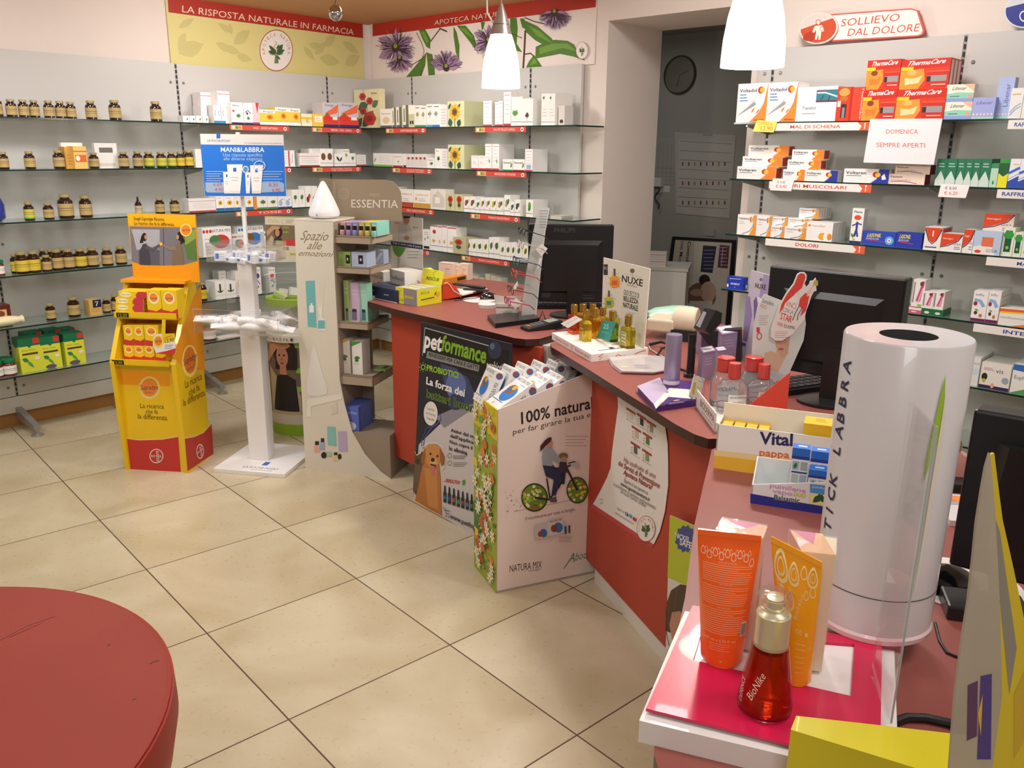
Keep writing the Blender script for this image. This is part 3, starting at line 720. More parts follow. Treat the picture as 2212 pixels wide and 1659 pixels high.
NAT=lambda c:[('T','3a3a44','NATURA MIX',(.3,.83),(.97,.83),(.3,.93)),('e',c,.62,.5,.3,.24),('e','7a5a2c' if c != 'c63a34' else '4a7a4a',.42,.55,.2,.18)]+[('e',c,.06+.11*k,.87,.045,.06) for k in range(3)]+[('l','9a9aa0',.06,.1,.3,.6,5,.015),('l','4a8ac0',.3,.14,.8,.14,1,.015)]
pack('L',4,441,503,491,'large white carton with red circle print','efecea',NAT('c63a34'),inset=.02,d=.14,lab='large white carton with red circles behind the acrylic tower',zb=SZ[3])
pack('L',3,504,530,506,'medium white carton','e9e6e4',NAT('c63a34'),inset=.04,lab='smaller white carton with red circle behind the tower mast')
pack('L',3,517,572,488,'large white carton','efecea',NAT('2f78c0'),inset=.08,lab='large white carton with blue circles behind the acrylic tower')
pack('L',3,573,600,500,'white carton','efecea',NAT('2f5aa0'),inset=.03,lab='white carton with blue circle beside the vitamin poster')
for k,(x0,x1) in enumerate(((467,488),(488.5,511))):
 pack('L',4,x0,x1,608,'square white carton with dark bottle drawing','eeece8',[('s','26302c',[(.5,.35),(.5,.85)],.012),('f','4f7a3c',.5,.35,.85,.5,.3),('f','4f7a3c',.5,.35,.15,.5,.3),('r','c8c4bc',0,.2,1,.22)],inset=.02,d=.12)
for k,(x0,x1,yt,c) in enumerate(((476,492,585,'grey text'),(494,509,586,'pale'),(511,527,585,'orange star'))):
 pack('L',4,x0,x1,yt,'tall white carton with %s print' %c,'e6e3df',([('f','d9722c',.5,.5,.5+.35*math.cos(j*pi/3),.5+.18*math.sin(j*pi/3),.3) for j in range(6)] if k==2 else [('l','9a9aa0',.15,.3,.85,.85,5,.015)]),inset=.14 if k<2 else .06,d=.08)
for k,(x0,x1,yt,c) in enumerate(((551,566,578,'3a4a9a'),(583,597,578,'d8453a'))):
 pack('L',4,x0,x1,yt,'tall white carton with %s berry print' %('blue','red')[k],'e9e6e3',[('e',c,.5,.68,.3,.1),('t','4a4a6a','Planta',.1,.87,.9,.06),('s','35458a',[(.2,.45),(.5,.5),(.8,.35)],.006),('f','4a7a3c',.3,.2,.7,.3,.4)],inset=.03,d=.1)
pack('L',5,475,520,727,'flat white carton with red foot','e4dfd8',[('r','b8403a',0,0,1,.25)],inset=.02,lab='flat white and red carton on the bottom left shelf')
# ---------------------------------------------------------------- right wall shelves
orange= 'e8822a'
def voltadol():return [('tb','39395a','Voltadol',.06,.78,.64,.085),('e','c8342c',.78,.82,.11,.09),('e','f0b42c',.82,.82,.08,.07),('l','4a7ac0',.08,.55,.36,.7,3,.025),('p','e9892c',[(1,1),(1,0),(.45,0),(.75,.25),(.9,.5)]),('p','9a9a9a',[(.02,.16),(.62,.44),(.72,.62),(.5,.5)]),('p','d0d0d0',[(.02,.16),(.72,.62),(.62,.66),(.45,.48)]),('e','f4f2f0',.68,.56,.1,.08),('f','e8822a',.5,.25,.62,.38,.3),('f','e8822a',.66,.22,.78,.34,.3),('r','d8402c',.62,.04,.94,.08)]
pack('R',0,1589,1653,180,'left white and orange plaster box','f1ecea',voltadol(),d=.06,inset=.01,lab='white and orange plaster carton at the shelf\'s left end')
pack('R',0,1653.5,1717,177.5,'second white and orange plaster box','f1ecea',voltadol(),d=.12,inset=.01,lab='white and orange plaster carton beside the wide white carton')
pack('R',0,1717.5,1803,187,'wide white carton','f2eeee',[('r','7a2a3a',.48,.55,1,.9),('r','2f7f8f',.48,.6,1,.88),('s','e8eef0',[(.5,.82),(.7,.82),(1,.7)],.006),('s','1f3a48',[(.6,.6),(.66,.74)],.004),('s','1f3a48',[(.78,.58),(.82,.72)],.004),('tb','8a8690','TransAct',.15,.35,.5,.09),('l','a9a4ac',.15,.22,.5,.28,1,.025)],d=.12,inset=.015,lab='wide white carton with teal picture on the top right shelf')
red= 'd8381f'
pack('R',0,1803.5,1832,188,'narrow red carton with gold rings',red,[('e','e0a04a',.5,.85,.4,.12),('e','b8702a',.5,.66,.3,.08),('r','2a2a2e',.35,.1,.75,.5),('r','8a8a8c',.45,.1,.65,.4),('r','f0d8d0',.05,.42,.3,.6)],d=.1,inset=.015,lab='narrow red heat-wrap carton with gold ring picture')
pack('R',0,1832.5,1859,188,'narrow red carton with sideways lettering','d8452a',[('T','f6e8e2','ThermaCare',(.85,.98),(.85,.06),(1.0,.98)),('r','c0281c',.0,0,.15,1)],d=.1,inset=.015,lab='narrow red heat-wrap carton with sideways white lettering')
def therma(big):return [('p','c8281a',[(0,1),(1,1),(1,.72),(0,.66)]),('T','f8eee8','ThermaCare',(.1,.8),(.88,.83),(.16,.95),.02),('r','f2c81c',0,.64,.26,.76),('p','ef9436',[(0,.62),(.48,.68),(.52,.3),(.4,0),(0,0)]),('p','f2d29a' if big else 'e87a2a',[(.1,.38),(.3,.36),(.46,.45),(.4,.2),(.12,.15)]),('e','8a3a1c' if not big else 'f0b060',.24,.56,.1,.09),('r','c92c1e',.55,.05,1,.58),('r','e9603c',.55,.56,1,.6),('r','9a9496',.56,.24,.96,.44),('r','2c2628',.56,.24,.64,.42),('l','f2c8b8',.66,.12,.95,.12,1,.03)]
pack('R',0,1859,1931,193,'lower left orange-red box',red,therma(False),d=.12,inset=.015,lab='smaller orange-red heat-wrap carton, bottom of its stack')
z0=zpx('R',1900,193,.015)
pack('R',0,1868,1940,129,'',red,therma(False),d=.12,inset=.03,zb=z0,lab='smaller orange-red heat-wrap carton, top of its stack')
pack('R',0,1931.5,2036,192,'',red,therma(True),[('r','e8dcd8',.1,.05,.3,.95),('r','e8dcd8',.4,.05,.6,.95),('r','e8dcd8',.7,.05,.9,.95)],d=.12,inset=.015,lab='larger orange-red heat-wrap carton, bottom of its stack')
pack('R',0,1941,2046,127,'',red,therma(True),[('r','e8dcd8',.1,.05,.3,.95),('r','e8dcd8',.4,.05,.6,.95),('r','e8dcd8',.7,.05,.9,.95)],d=.15,inset=.03,zb=zpx('R',1980,192,.015),lab='larger orange-red heat-wrap carton, top of its stack')
def lib():return [('p','8fcdb4',[(0,.45),(.4,.55),(1,.5),(1,.18),(0,.18)]),('r','8f9bd4',0,0,1,.2),('p','f0b89a',[(.6,1),(1,1),(1,.6)]),('T','3a3a4a','Libenar',(.2,.68),(.7,.68),(.26,.88)),('e','e8a088',.88,.3,.08,.12),('l','3a6a6a',.15,.3,.5,.3,1,.04)]
pack('R',0,2037,2096,220,'','efe6d4',lib(),d=.05,inset=.02,lab='green and lilac flacon carton, lower of two')
pack('R',0,2041,2101,182,'','efe6d4',lib(),d=.05,inset=.02,zb=zpx('R',2070,220,.02),lab='green and lilac flacon carton, upper of two')
li=lambda:[('T','5a5a8a','Libenar',(.15,.68),(.85,.68),(.2,.82)),('r','9fd0b4',0,0,1,.1)]+[('e','e8c8c8',.1+.16*k,.22,.05,.06) for k in range(6)]
pack('R',0,2096.5,2145,210,'','a0a8dc',li(),d=.05,inset=.02,lab='lilac carton beside the green and lilac flacon cartons')
pack('R',0,2146,2180,167,'','aab8e4',[('T','5a5a8a','Libenar',(.75,.3),(.75,.85),(.45,.3)),('r','9fd0b4',0,0,1,.06)]+[('e','e8c8c8',.1+.22*k,.12,.06,.03) for k in range(5)],d=.05,inset=.05,lab='tall pale blue spray carton on the top right shelf')
pack('R',0,2176,2203,190,'','e8e6e4',[('r','c8a040',.1,.78,.8,.81),('s','8aa8d0',[(.1,.2),(.5,.4),(.9,.5)],.004),('s','8aa8d0',[(.1,.1),(.5,.3),(.9,.4)],.004)],d=.05,inset=.02,lab='slim white carton with blue waves near the right edge')
pack('R',0,2204,2240,205,'','e6e2dc',[('e','e8b86a',.5,.5,.3,.3)],d=.05,inset=.02,lab='white carton cut by the right picture edge')
def volt(c2=orange):return [('p',c2,[(.62,0),(.74,.3),(.78,1),(1,1),(1,0)]),('s','d9d4d0',[(.6,.02),(.72,.3),(.76,.95)],.004),('tb','2c2c4c','Voltaren',.04,.62,.5,.2),('l','8a8aa4',.06,.48,.4,.48,1,.06),('e','b8302c',.72,.62,.075,.2),('e','f0c02c',.76,.6,.06,.17)]
sd=[('r','b8401c',.1,.1,.9,.9)]
pack('R',1,1591,1674,360,'','f0ebe8',volt(),sd,d=.07,inset=.01,lab='white and orange gel carton, bottom of the left stack')
pack('R',1,1603,1688,338,'','f0ebe8',volt(),sd,d=.07,inset=.04,zb=zpx('R',1630,360,.01),lab='white and orange gel carton, middle of the left stack')
pack('R',1,1616,1702,314,'','f0ebe8',volt(),sd,d=.07,inset=.07,zb=zpx('R',1640,338,.04),lab='white and orange gel carton, top of the left stack')
pack('R',1,1690,1737,366,'','efeae7',volt(),sd,d=.07,inset=.02,lab='white and orange gel carton, bottom of the right stack')
pack('R',1,1700,1771,345,'','efeae7',volt(),sd,d=.07,inset=.03,zb=zpx('R',1715,366,.02),lab='white and orange gel carton, middle of the right stack')
pack('R',1,1710,1778,323,'','efeae7',volt(),sd,d=.07,inset=.04,zb=zpx('R',1735,345,.03),lab='white and orange gel carton, top of the right stack')
bl= '27349a'
pack('R',1,1737,1808,367.6,'','f0ebe8',volt(bl),[('r','d8d8dc',.05,.1,.95,.9)],d=.05,inset=.015,lab='white and blue gel carton left of its twin')
pack('R',1,1821,1918,365,'','f0ebe8',volt(bl)+[('p','e8e8ec',[(.86,.25),(.95,.3),(.9,.7),(.84,.5)])],d=.06,inset=.015,lab='longer white and blue gel carton with hand picture')
fa=lambda:[('tb','4a4a52','Fastum',.05,.62,.38,.2),('t','c85a4a','Antidolorifico',.05,.32,.62,.16),('s','6a5aa0',[(.05,.22),(.4,.3),(.8,.1)],.003)]
pack('R',1,1918.5,1996,376,'','eed8c8',fa(),[('r','9a2430',0,0,1,1)],d=.07,inset=.02,lab='long cream and red gel carton, lower of two')
pack('R',1,1933,2008,356,'','eed8c8',fa(),[('r','9a2430',0,0,1,1)],d=.07,inset=.03,zb=zpx('R',1950,376,.02),lab='long cream and red gel carton, upper of two')
for k,(x0,x1) in enumerate(((2018,2038.5),(2039,2061),(2062,2079),(2079.5,2095),(2095.5,2112),(2112.5,2134))):
 pack('R',1,x0,x1,343,'dark green and silver carton','1f7350',[('p','cfdcd4',[(0,0),(1,0),(1,.2),(.7,.42),(.5,.56),(.3,.42),(0,.2)]),('l','bfe0d0',.2,.7,.8,.8,2,.03)],d=.12,inset=.02,group='green and silver cartons')
pack('R',1,2135,2151,353,'','b9d8c4',[('r','2f8a5a',0,.8,1,1),('f','3a7a4a',.5,.1,.5,.3,.4)],d=.1,inset=.02,lab='pale mint carton at the end of the green row')
pack('R',1,2152,2173,343,'','0f5a30',[('p','e8e020',[(0,0),(1,0),(1,.5),(.5,.38),(0,.5)]),('r','2f9a3a',0,.85,1,1)],d=.1,inset=.02,lab='dark green and yellow carton right of the green row')
for k,(x0,x1) in enumerate(((2174,2196),(2196.5,2222))):
 pack('R',1,x0,x1,343,'tall white carton with blue brush strokes','e8e8ec',[('p','2848b0',[(0,0),(1,0),(1,.5),(0,.3)]),('s','e8e8f4',[(0,.25),(1,.45)],.006),('s','3a68c8',[(0,.5),(1,.7)],.01),('r','c8a050',.3,.8,.9,.82)],d=.1,inset=.02)
def voa():return [('tb','3a3a4a','Voltadvance',.05,.76,.62,.1),('e','c8342c',.72,.78,.07,.13),('e','f0b42c',.76,.78,.06,.11),('p','e9922c',[(1,1),(1,0),(.66,0),(.82,.3),(.9,.6),(.86,1)]),('s','9a9a9e',[(.3,.03),(.7,.2),(.86,.5),(.84,.95)],.005),('l','a9a4ac',.08,.55,.4,.65,2,.02)]
pack('R',2,1591,1631,464,'','f0ece9',voa(),d=.12,inset=.02,lab='white and orange tablet carton, leftmost on the third right shelf')
pack('R',2,1632,1665,466,'','f0ece9',voa(),d=.12,inset=.02,lab='white and orange tablet carton, second on the third right shelf')
pack('R',2,1664,1693,488,'','f0ece9',voa(),d=.12,inset=.015,lab='flat white and orange tablet carton, bottom left of the pile')
pack('R',2,1663,1701,469,'','f0ece9',voa(),d=.12,inset=.03,zb=zpx('R',1680,488,.015),lab='flat white and orange tablet carton, middle left of the pile')
pack('R',2,1693.5,1739,491,'','f0ece9',voa(),d=.12,inset=.01,lab='flat white and orange tablet carton, bottom right of the pile')
pack('R',2,1701.5,1746,472,'','f0ece9',voa(),d=.12,inset=.03,zb=zpx('R',1720,491,.01),lab='flat white and orange tablet carton, middle right of the pile')
pack('R',2,1725,1768,450,'','f0ece9',voa(),[('r','d8d4d0',k*.2,.05,k*.2+.1,.95) for k in range(5)],d=.14,inset=.06,zb=zpx('R',1722,472,.03),lab='white and orange tablet carton on top of the pile')
pack('R',2,1740,1796,480,'','f2eeeb',[('t','7a6a5a','CurcuDyn',.2,.75,.7,.1),('e','e8742c',.1,.8,.05,.06),('e','f0a82c',.62,.25,.14,.2),('e','f6f2ee',.76,.22,.1,.2),('e','e8922c',.9,.25,.09,.18)],[('r','d8d4d0',k*.25,.03,k*.25+.04,.97) for k in range(4)],d=.15,inset=.01,lab='white carton with two orange capsules on the third right shelf')
pack('R',2,1834,1859,450,'','f0edea',[('tb','3a3a6a','Planta',.15,.87,.85,.06),('e','e0502c',.5,.74,.3,.07),('s','27408a',[(.1,.5),(.5,.58),(.9,.55)],.006),('s','27408a',[(.5,.62),(.5,.4),(.35,.2)],.01),('s','27408a',[(.5,.4),(.65,.2)],.008),('r','1f2f6a',0,0,1,.08),('e','e8b82c',.35,.12,.12,.03),('f','4a8a3c',.1,.3,.3,.15,.4)],d=.05,inset=.02,lab='tall white carton with blue human figure and tomato')
las=lambda:[('T','e8d81c','LASONIL',(.12,.6),(.55,.62),(.15,.85),.03),('t','e8ecf8','ANTIDOLORE',.1,.42,.5,.12),('p','d8342c',[(.08,.36),(.7,.26),(.7,.3),(.1,.42)]),('e','6ab0e8',.82,.42,.13,.3),('e','f0f0f8',.82,.42,.06,.15),('e','d8602c',.82,.42,.03,.07)]
pack('R',2,1862,1932,501,'','2548b8',las(),d=.05,inset=.02,lab='royal blue gel carton next to the tomato carton')
pack('R',2,1933,1989,503,'','2038a8',las()[:3],d=.05,inset=.02,lab='royal blue gel carton next to the throat sweets')
def gola(w=1):return [('p','d8451f',[(0,1),(1,1),(.75,.6),(.3,.35),(0,.25)]),('s','3a2a4a',[(0,.22),(.35,.32),(.8,.6),(1,.98)],.004),('t','f4e0d8','benagol',.1,.68,.55,.1),('t','3a4a7a','GOLA',.6,.38,.95,.12),('l','3a4a7a',.65,.15,.95,.25,2,.03)]
pack('R',2,1993,2029,491,'','efe8e4',[('p','d8451f',[(0,.98),(1,.98),(.7,.45),(.5,.3),(.3,.45)]),('s','3a2a4a',[(0,.92),(.28,.42),(.5,.26),(.72,.42),(1,.92)],.004),('r','f4e0d8',.46,.6,.54,.85),('l','4a4a7a',.1,.1,.8,.1,1,.05)],[('r','c8401f',.1,.1,.9,.95)],d=.14,inset=.02,lab='orange and white throat carton with shield print')
pack('R',2,2029.5,2075,505,'','efe8e4',gola(),d=.1,inset=.02,lab='low orange and white throat carton')
pack('R',2,2077,2098,496,'','efe8e4',gola(),d=.1,inset=.02,lab='narrow orange and white throat carton beside the blue dispenser')
pack('R',2,2099,2158,500,'','b9cbe4',[('p','efe8e4',[(0,0),(.85,0),(.6,.5),(0,.3)]),('r','e0704a',.3,.35,.72,.75),('t','3a4a7a','GOLA',.5,.12,.9,.13),('e','d8451f',.2,.12,.12,.07)],d=.1,inset=.01,name='counter_dispenser',cat='dispenser',lab='pale blue throat-sweet dispenser box on the third right shelf')
pack('R',2,2122,2186,462,'','e4d4cc',gola(),d=.08,inset=.06,zb=SZ[2]+.09,lab='orange and white throat carton standing above the blue dispenser')
for x0,x1,yt,c in ((2160,2184,492,'2f9a3a'),(2185,2203,502,'2f9a3a'),(2204,2230,495,'9a3a7a')):
 pack('R',2,x0,x1,yt,'pale carton with dark green bottle print','e6ead8',[('r','14503c',.2,.15,.8,.9),('e',c,.5,.75,.45,.14),('e','8ac040',.5,.3,.15,.06)],d=.08,inset=.02)
mo=pack('R',3,1569,1604,599,'','2036b0',[('tb','e8ecf8','MOMENT',.25,.38,.8,.16),('r','e8ecf8',.02,.15,.12,.4),('s','c8d0f0',[(.15,.85),(.85,.9)],.003),('t','c8d0f0','A',.46,.15,.54,.1)],[('r','e8ecf8',.6,.1,.85,.4)],d=.05,inset=.02,lab='bright blue carton alone on the shelf end by the doorway')
def imm():return [('p','c8487a',[(.35,.2),(.75,.95),(.95,.95),(.75,.2)]),('p','e8b8c8',[(.5,.15),(.8,.7),(.88,.7),(.65,.15)]),('s','8a8a8a',[(.12,.15),(.12,.9)],.006),('e','6a3a2c',.7,.85,.14,.08)]
pack('R',3,1967,1992,604,'','efeae6',imm()+[('r','8ac040',.55,.02,.9,.1)],d=.1,inset=.03,lab='tall white carton with pink figure on the fourth right shelf',zb=SZ[3]+.028)
pack('R',3,1958,1989,664,'','c8587a',[('r','efe6dc',0,.55,1,1),('e','efe6dc',.5,.25,.2,.1)],d=.1,inset=.025,name='display_tray',cat='tray',lab='pink-fronted shelf tray under the tall pink-figure carton')
pack('R',3,1989.5,2036,668,'','1f6a3c',[('e','e6ead8',.25,.4,.12,.2),('e','e6ead8',.75,.4,.12,.2)],d=.11,inset=.02,name='display_tray',cat='tray',lab='green shelf tray holding two square cartons')
for k,(x0,x1) in enumerate(((1990.5,2013),(2013.5,2036))):
 pack('R',3,x0,x1,630,'square white carton with pink figure','efeae6',imm(),d=.1,inset=.025,zb=zpx('R',2010,668,.025))
for k,(x0,x1) in enumerate(((2095,2126),(2127,2153))):
 pack('R',3,x0,x1,629,'white syrup carton with blue arc','efebe8',[('r','6a2050',0,0,1,.1),('T','4a5a9a','influ',(.15,.84),(.7,.84),(.15,.92)),('s','8ab0e0',[(.1,.7),(.5,.68),(.8,.5)],.014),('e','8a3050',.2,.58,.14,.07),('e','5a2a2a',.3,.28,.12,.06),('e','c8784a',.65,.2,.12,.06),('f','5a9a3c',.2,.4,.5,.35,.4)],[('l','b0adb2',.1,.2,.9,.8,5,.02)],d=.16,inset=.02)
pack('R',3,2155,2225,668,'','efe9e2',[('p','e8602c',[(0,.75),(1,.85),(1,1),(0,.95)]),('p','f2c81c',[(0,.68),(1,.78),(1,.86),(0,.78)]),('t','8a8a92','oscillococcinum',.05,.4,1,.14),('p','e8742c',[(.4,.0),(1,.0),(1,.2)])],d=.1,inset=.02,lab='wide white carton with orange sweep above the lower sign')
pack('R',4,2082,2110,772,'','e3e0de',[('t','8a8a9a','Oscill',.3,.75,.95,.09),('r','c8d8e4',.3,.4,.95,.6)],d=.2,inset=.03,lab='pale grey-white carton behind the rolled display\'s edge')
pack('R',4,2113,2177,787,'','e9e2da',[('r','3a2250',0,0,1,.13),('t','3a4a7a','vis',.5,.66,.75,.17),('e','26281a',.15,.45,.1,.15),('e','c8b03c',.15,.3,.06,.08),('e','9aaab0',.85,.4,.12,.13),('e','e8a888',.45,.14,.06,.1),('l','d0a0b8',.1,.72,.45,.8,3,.02)],d=.18,inset=.02,lab='white eye-drop carton with dark berries and purple foot')
pack('R',4,2180,2230,790,'','ece9e4',[('p','2f6ab8',[(0,1),(1,1),(1,.75),(0,.8)]),('t','5a6a7a','Euphralia',.1,.5,.95,.13),('p','4a9a4a',[(0,0),(1,0),(1,.3)])],d=.16,inset=.02,lab='white and blue eye carton at the right picture edge')
# signs of the right wall
rd=lambda:[('p','e0603c',[(.9,0),(1,0),(1,1),(.88,1),(.92,.5)]),('s','f4e6dc',[(.95,.15),(.95,.75)],.004),('e','f4e6dc',.95,.82,.008,.1)]
KW=dict(base='ece6e2',fg='cf3a2a',icons=False,h=.036)
strip('R',0,1663,1881,'MAL DI SCHIENA',u=(.22,.72),rightdeco=rd(),label='white sign reading mal di schiena under the top right shelf',**KW)
strip('R',1,1662,1883,'DOLORI MUSCOLARI',u=(.04,.77),rightdeco=rd(),label='white sign reading dolori muscolari, its start hidden by a price card',**KW)
strip('R',2,1654,1869,'DOLORI',u=(.32,.55),rightdeco=rd(),label='white sign reading dolori under the third right shelf',**KW)
KW['fg']= '2f3a98'
strip('R',0,2179,2300,'RAFFREDDORE',u=(.12,.85),label='white sign starting RA under the top right shelf',**KW)
strip('R',1,2155,2300,'RAFFREDDORE',u=(.08,.8),label='white sign starting RAFF under the second right shelf',**KW)
strip('R',2,2132,2330,'MAL DI GOLA',u=(.35,.85),label='white sign starting M under the third right shelf',**KW)
strip('R',3,2104,2330,'INTESTINO',u=(.3,.8),label='white sign starting INTE under the fourth right shelf',**KW)
def card(quad,pl,base,items,name,label,cat='sign',th=.0008,group=None):
 F=Face(pl.o,pl.x,UZ,pl.n,px=True); pts=[F.P(*q) for q in quad]
 mb=MB(); mb.prism(pts,pl.n*-th,base); draw(mb,F,items)
 return tag(mb.build(name),label,cat,group)
fr=WB.off(SD+.012)
card([(1635,259),(1679,262),(1671,286),(1626,284)],fr,'f1e96a',[('T','d8803a','OFFERTA',(1636,270),(1668,272),(1637,263)),('T','e05a2a','12,90',(1643,282),(1668,282),(1644,273))],'price_card','yellow handwritten offer card on the top right shelf edge')
card([(1670,385),(1716,387),(1709,413),(1663,411)],fr,'f4eeee',[('T','3a3a3a','€ 9,45',(1679,396),(1696,396.5),(1679,391)),('T','e0403a','€ 8,40',(1676,406),(1699,406.5),(1676,399))],'price_card','white price card covering the start of the dolori muscolari sign')
card([(2033,397),(2095,400),(2086,428),(2026,425)],fr,'f4eeee',[('T','3a3a3a','€ 8,00',(2041,409),(2066,410),(2042,403)),('T','e0403a','€ 6,20',(2039,420),(2068,421),(2040,413))],'price_card','white price card under the green and silver cartons')
card([(1880,257),(2036,256),(2017,356),(1865,351)],WB.off(SD+.02),'ebe6ea',[('T','e0604e','DOMENICA',(1914,289),(1983,289),(1914,279.5)),('T','e0604e','SEMPRE APERTI',(1893,317.5),(1998,319),(1893,308))],'paper_notice','white paper notice in a plastic sleeve reading domenica sempre aperti')
# ---------------------------------------------------------------- banners above the shelving
def arc_text(c,s_,cx,cy,rx,ry,a0,a1,hh):
 out=[]
 n=len(s_)
 for i,ch in enumerate(s_):
  if ch== ' ':continue
  a=math.radians(a0+(a1-a0)*i/(n-1)); wv=math.radians(a1-a0)/(n-1)*.36
  p0=(cx+rx*math.cos(a-wv),cy-ry*math.sin(a-wv)); p1=(cx+rx*math.cos(a+wv),cy-ry*math.sin(a+wv))
  p2=(p0[0]+hh*math.cos(a-wv),p0[1]-hh*math.sin(a-wv)*ry/rx)
  out.append(('T',c,ch,p0,p1,p2))
 return out
def apo(cx,cy,rx,ry,text=True):
 it=[('e','e9e2da',cx,cy,rx,ry),('g','a8362c',cx,cy,rx,ry,.04)]
 if text:it+=arc_text('b87868','APOTECA NATURA',cx,cy,rx*.68,ry*.68,190,-10,rx*.18)
 it+=[('p','6a7a5a',[(cx-rx*.12,cy+ry*.62),(cx+rx*.14,cy+ry*.62),(cx+rx*.08,cy+ry*.2),(cx-rx*.07,cy+ry*.2)]),('e','8a9a7a',cx,cy+ry*.16,rx*.42,ry*.08)]
 for (x,y,x2,y2) in ((-.05,.1,-.45,-.25),(.05,.1,.4,-.3),(0,.12,-.5,.05),(0,.12,.5,-.02),(0,.15,.35,.12),(-.05,.15,-.3,.15),(0,.25,.25,.45),(.05,.05,.15,-.3),(0,.1,-.15,-.1)):
  it.append(('f','3c5a34',cx+rx*x,cy+ry*y,cx+rx*x2,cy+ry*y2,.42))
 it.append(('s','9a9a7a',[(cx+rx*.1,cy-ry*.05),(cx-rx*.15,cy-ry*.2),(cx+rx*.02,cy-ry*.32),(cx-rx*.08,cy-ry*.45)],.006))
 return it
bl_=WL.off(-WO+.012)
F=Face(bl_.o,bl_.x,UZ,bl_.n,px=True)
A=F.P(370,137.5); B=F.P(786,172)
mb=MB(); mb.obox(V((A.x,A.y,2.133)),V((B.x-A.x,B.y-A.y,0)),bl_.n*-.008,UZ*(CE-2.137),'d6cb86')
it=[('p','a82a1a',[(361.5,-12),(783,47.5),(784.5,82.5),(364,26.5)])]
for (x,y,x2,y2,w_) in ((385,60,420,40,.3),(385,115,440,95,.5),(400,70,385,110,.4),(500,70,470,50,.4),(480,100,520,115,.4),(505,95,540,65,.45),(500,110,465,92,.45),(510,120,545,130,.45),(655,100,680,130,.4),(700,105,665,95,.4),(700,100,725,75,.45),(690,125,735,135,.45),(745,140,778,120,.5),(740,90,775,115,.4),(500,75,495,50,.5),(680,118,705,90,.4)):
 it.append(('f','c5bb7a',x,y,x2,y2,w_))
it+=[('T','ead0b8','LA RISPOSTA NATURALE IN FARMACIA',(393,26),(763.5,75.5),(393.5,11.5))]+apo(596.5,109,36,45)
draw(mb,F,it)
tag(mb.build('wall_banner'),'yellow-green wall banner with red band reading la risposta naturale in farmacia','banner')
bb=WB.off(-WO+.012)
F=Face(bb.o,bb.x,UZ,bb.n,px=True)
A=F.P(805,170); B=F.P(1283,141)
mb=MB(); mb.obox(V((A.x,A.y,2.128)),V((B.x-A.x,B.y-A.y,0)),bb.n*-.008,UZ*(2.56-2.128),'e8dcd4')
draw(mb,F,[('p','b23222',[(804.5,49),(1289,-18),(1287,15.5),(804.8,78.5)])])
it=[]
def Q(x,y):return (780+x/4.254,y/4.254)
def QQ(L):return [Q(*p) for p in L]
for L in ([(530,275),(590,270),(640,360),(635,450),(600,430),(560,350)],[(410,712),(520,580),(600,480),(590,600),(555,700)],[(600,480),(655,500),(675,600),(680,692),(620,695)],
   [(850,240),(880,300),(905,420),(900,550),(870,480),(850,330)],[(880,235),(960,235),(1040,330),(1075,490),(980,360)],[(1370,165),(1430,165),(1440,260),(1430,400),(1480,480),(1400,460),(1370,300)],
   [(1500,185),(1620,240),(1750,350),(1840,490),(1780,470),(1600,370),(1510,290)],[(1605,430),(1680,395),(1780,365),(1900,375),(1960,410),(2000,490),(2062,558),(1950,520),(1830,495),(1600,540)],[(1515,622),(1545,560),(1590,505),(1630,560),(1665,612)],[(1100,200),(1140,205),(1125,260),(1110,280)],[(1460,170),(1500,170),(1510,270),(1480,250)]):
 it.append(('p','4f7a2c',QQ(L)))
for L in ([(1640,440),(1760,400),(1900,400),(1980,470),(1850,440),(1640,500)],[(1530,230),(1650,290),(1760,400),(1620,330)],[(1550,600),(1590,530),(1620,580)],[(545,290),(585,290),(620,380),(600,400)],[(900,250),(960,260),(1030,350),(960,310)]):
 it.append(('p','6e9a38',QQ(L)))
for L,w_ in (([(510,300),(560,400),(580,470),(560,540),(430,620)],.006),([(640,380),(730,260)],.009),([(720,260),(790,290)],.01),([(1510,280),(1500,480),(1490,628)],.016),([(1500,500),(1560,490),(1590,520)],.008),([(1500,160),(1600,200),(1690,220)],.006),([(555,640),(550,700)],.008),([(1320,280),(1480,350)],.005)):
 it.append(('s','4a3a2a',QQ(L),w_))
def passion(x,y,r,a0,a1,n,seed):
 rr=random.Random(seed); o_=[]
 for k in range(6):
  a=math.radians(a0+(a1-a0)*(k+.5)/6); L=r*1.05
  o_.append(('f','a88aa8',*Q(x,y),*Q(x+L*math.cos(a),y-L*math.sin(a)),.42))
 for k in range(n):
  a=math.radians(a0+(a1-a0)*rr.random()); L=r*(.6+.5*rr.random()); b=a+rr.uniform(-.5,.5)
  p1=(x+L*.5*math.cos(a),y-L*.5*math.sin(a)); p2=(x+L*math.cos((a+b)/2),y-L*math.sin((a+b)/2))
  o_.append(('s',rr.choice(['4a3048','5a3c5c','3a2438','a88aa8']),QQ([(x,y),p1,p2]),[.006,.005,.002]))
 return o_+[('e','3a2a30',*Q(x,y),r*.2/4.254,r*.24/4.254),('e','8a9a3c',*Q(x,y-r*.1),r*.1/4.254,r*.12/4.254)]
it+=passion(320,440,175,0,360,120,1)+passion(360,540,130,200,340,60,2)+passion(790,620,150,5,175,90,3)+passion(1180,380,150,0,360,80,4)+passion(1790,120,150,190,350,90,5)
it+=[('T','e6cbb8','APOTECA NATURA',(941.5,55),(1095,34.5),(942,44.5))]
it+=apo(1260.5,109.5,13,18.5,False)
F.step=.00003
draw(mb,F,it)
tag(mb.build('wall_banner'),'white wall banner with purple passion flowers and a plain red band','banner')
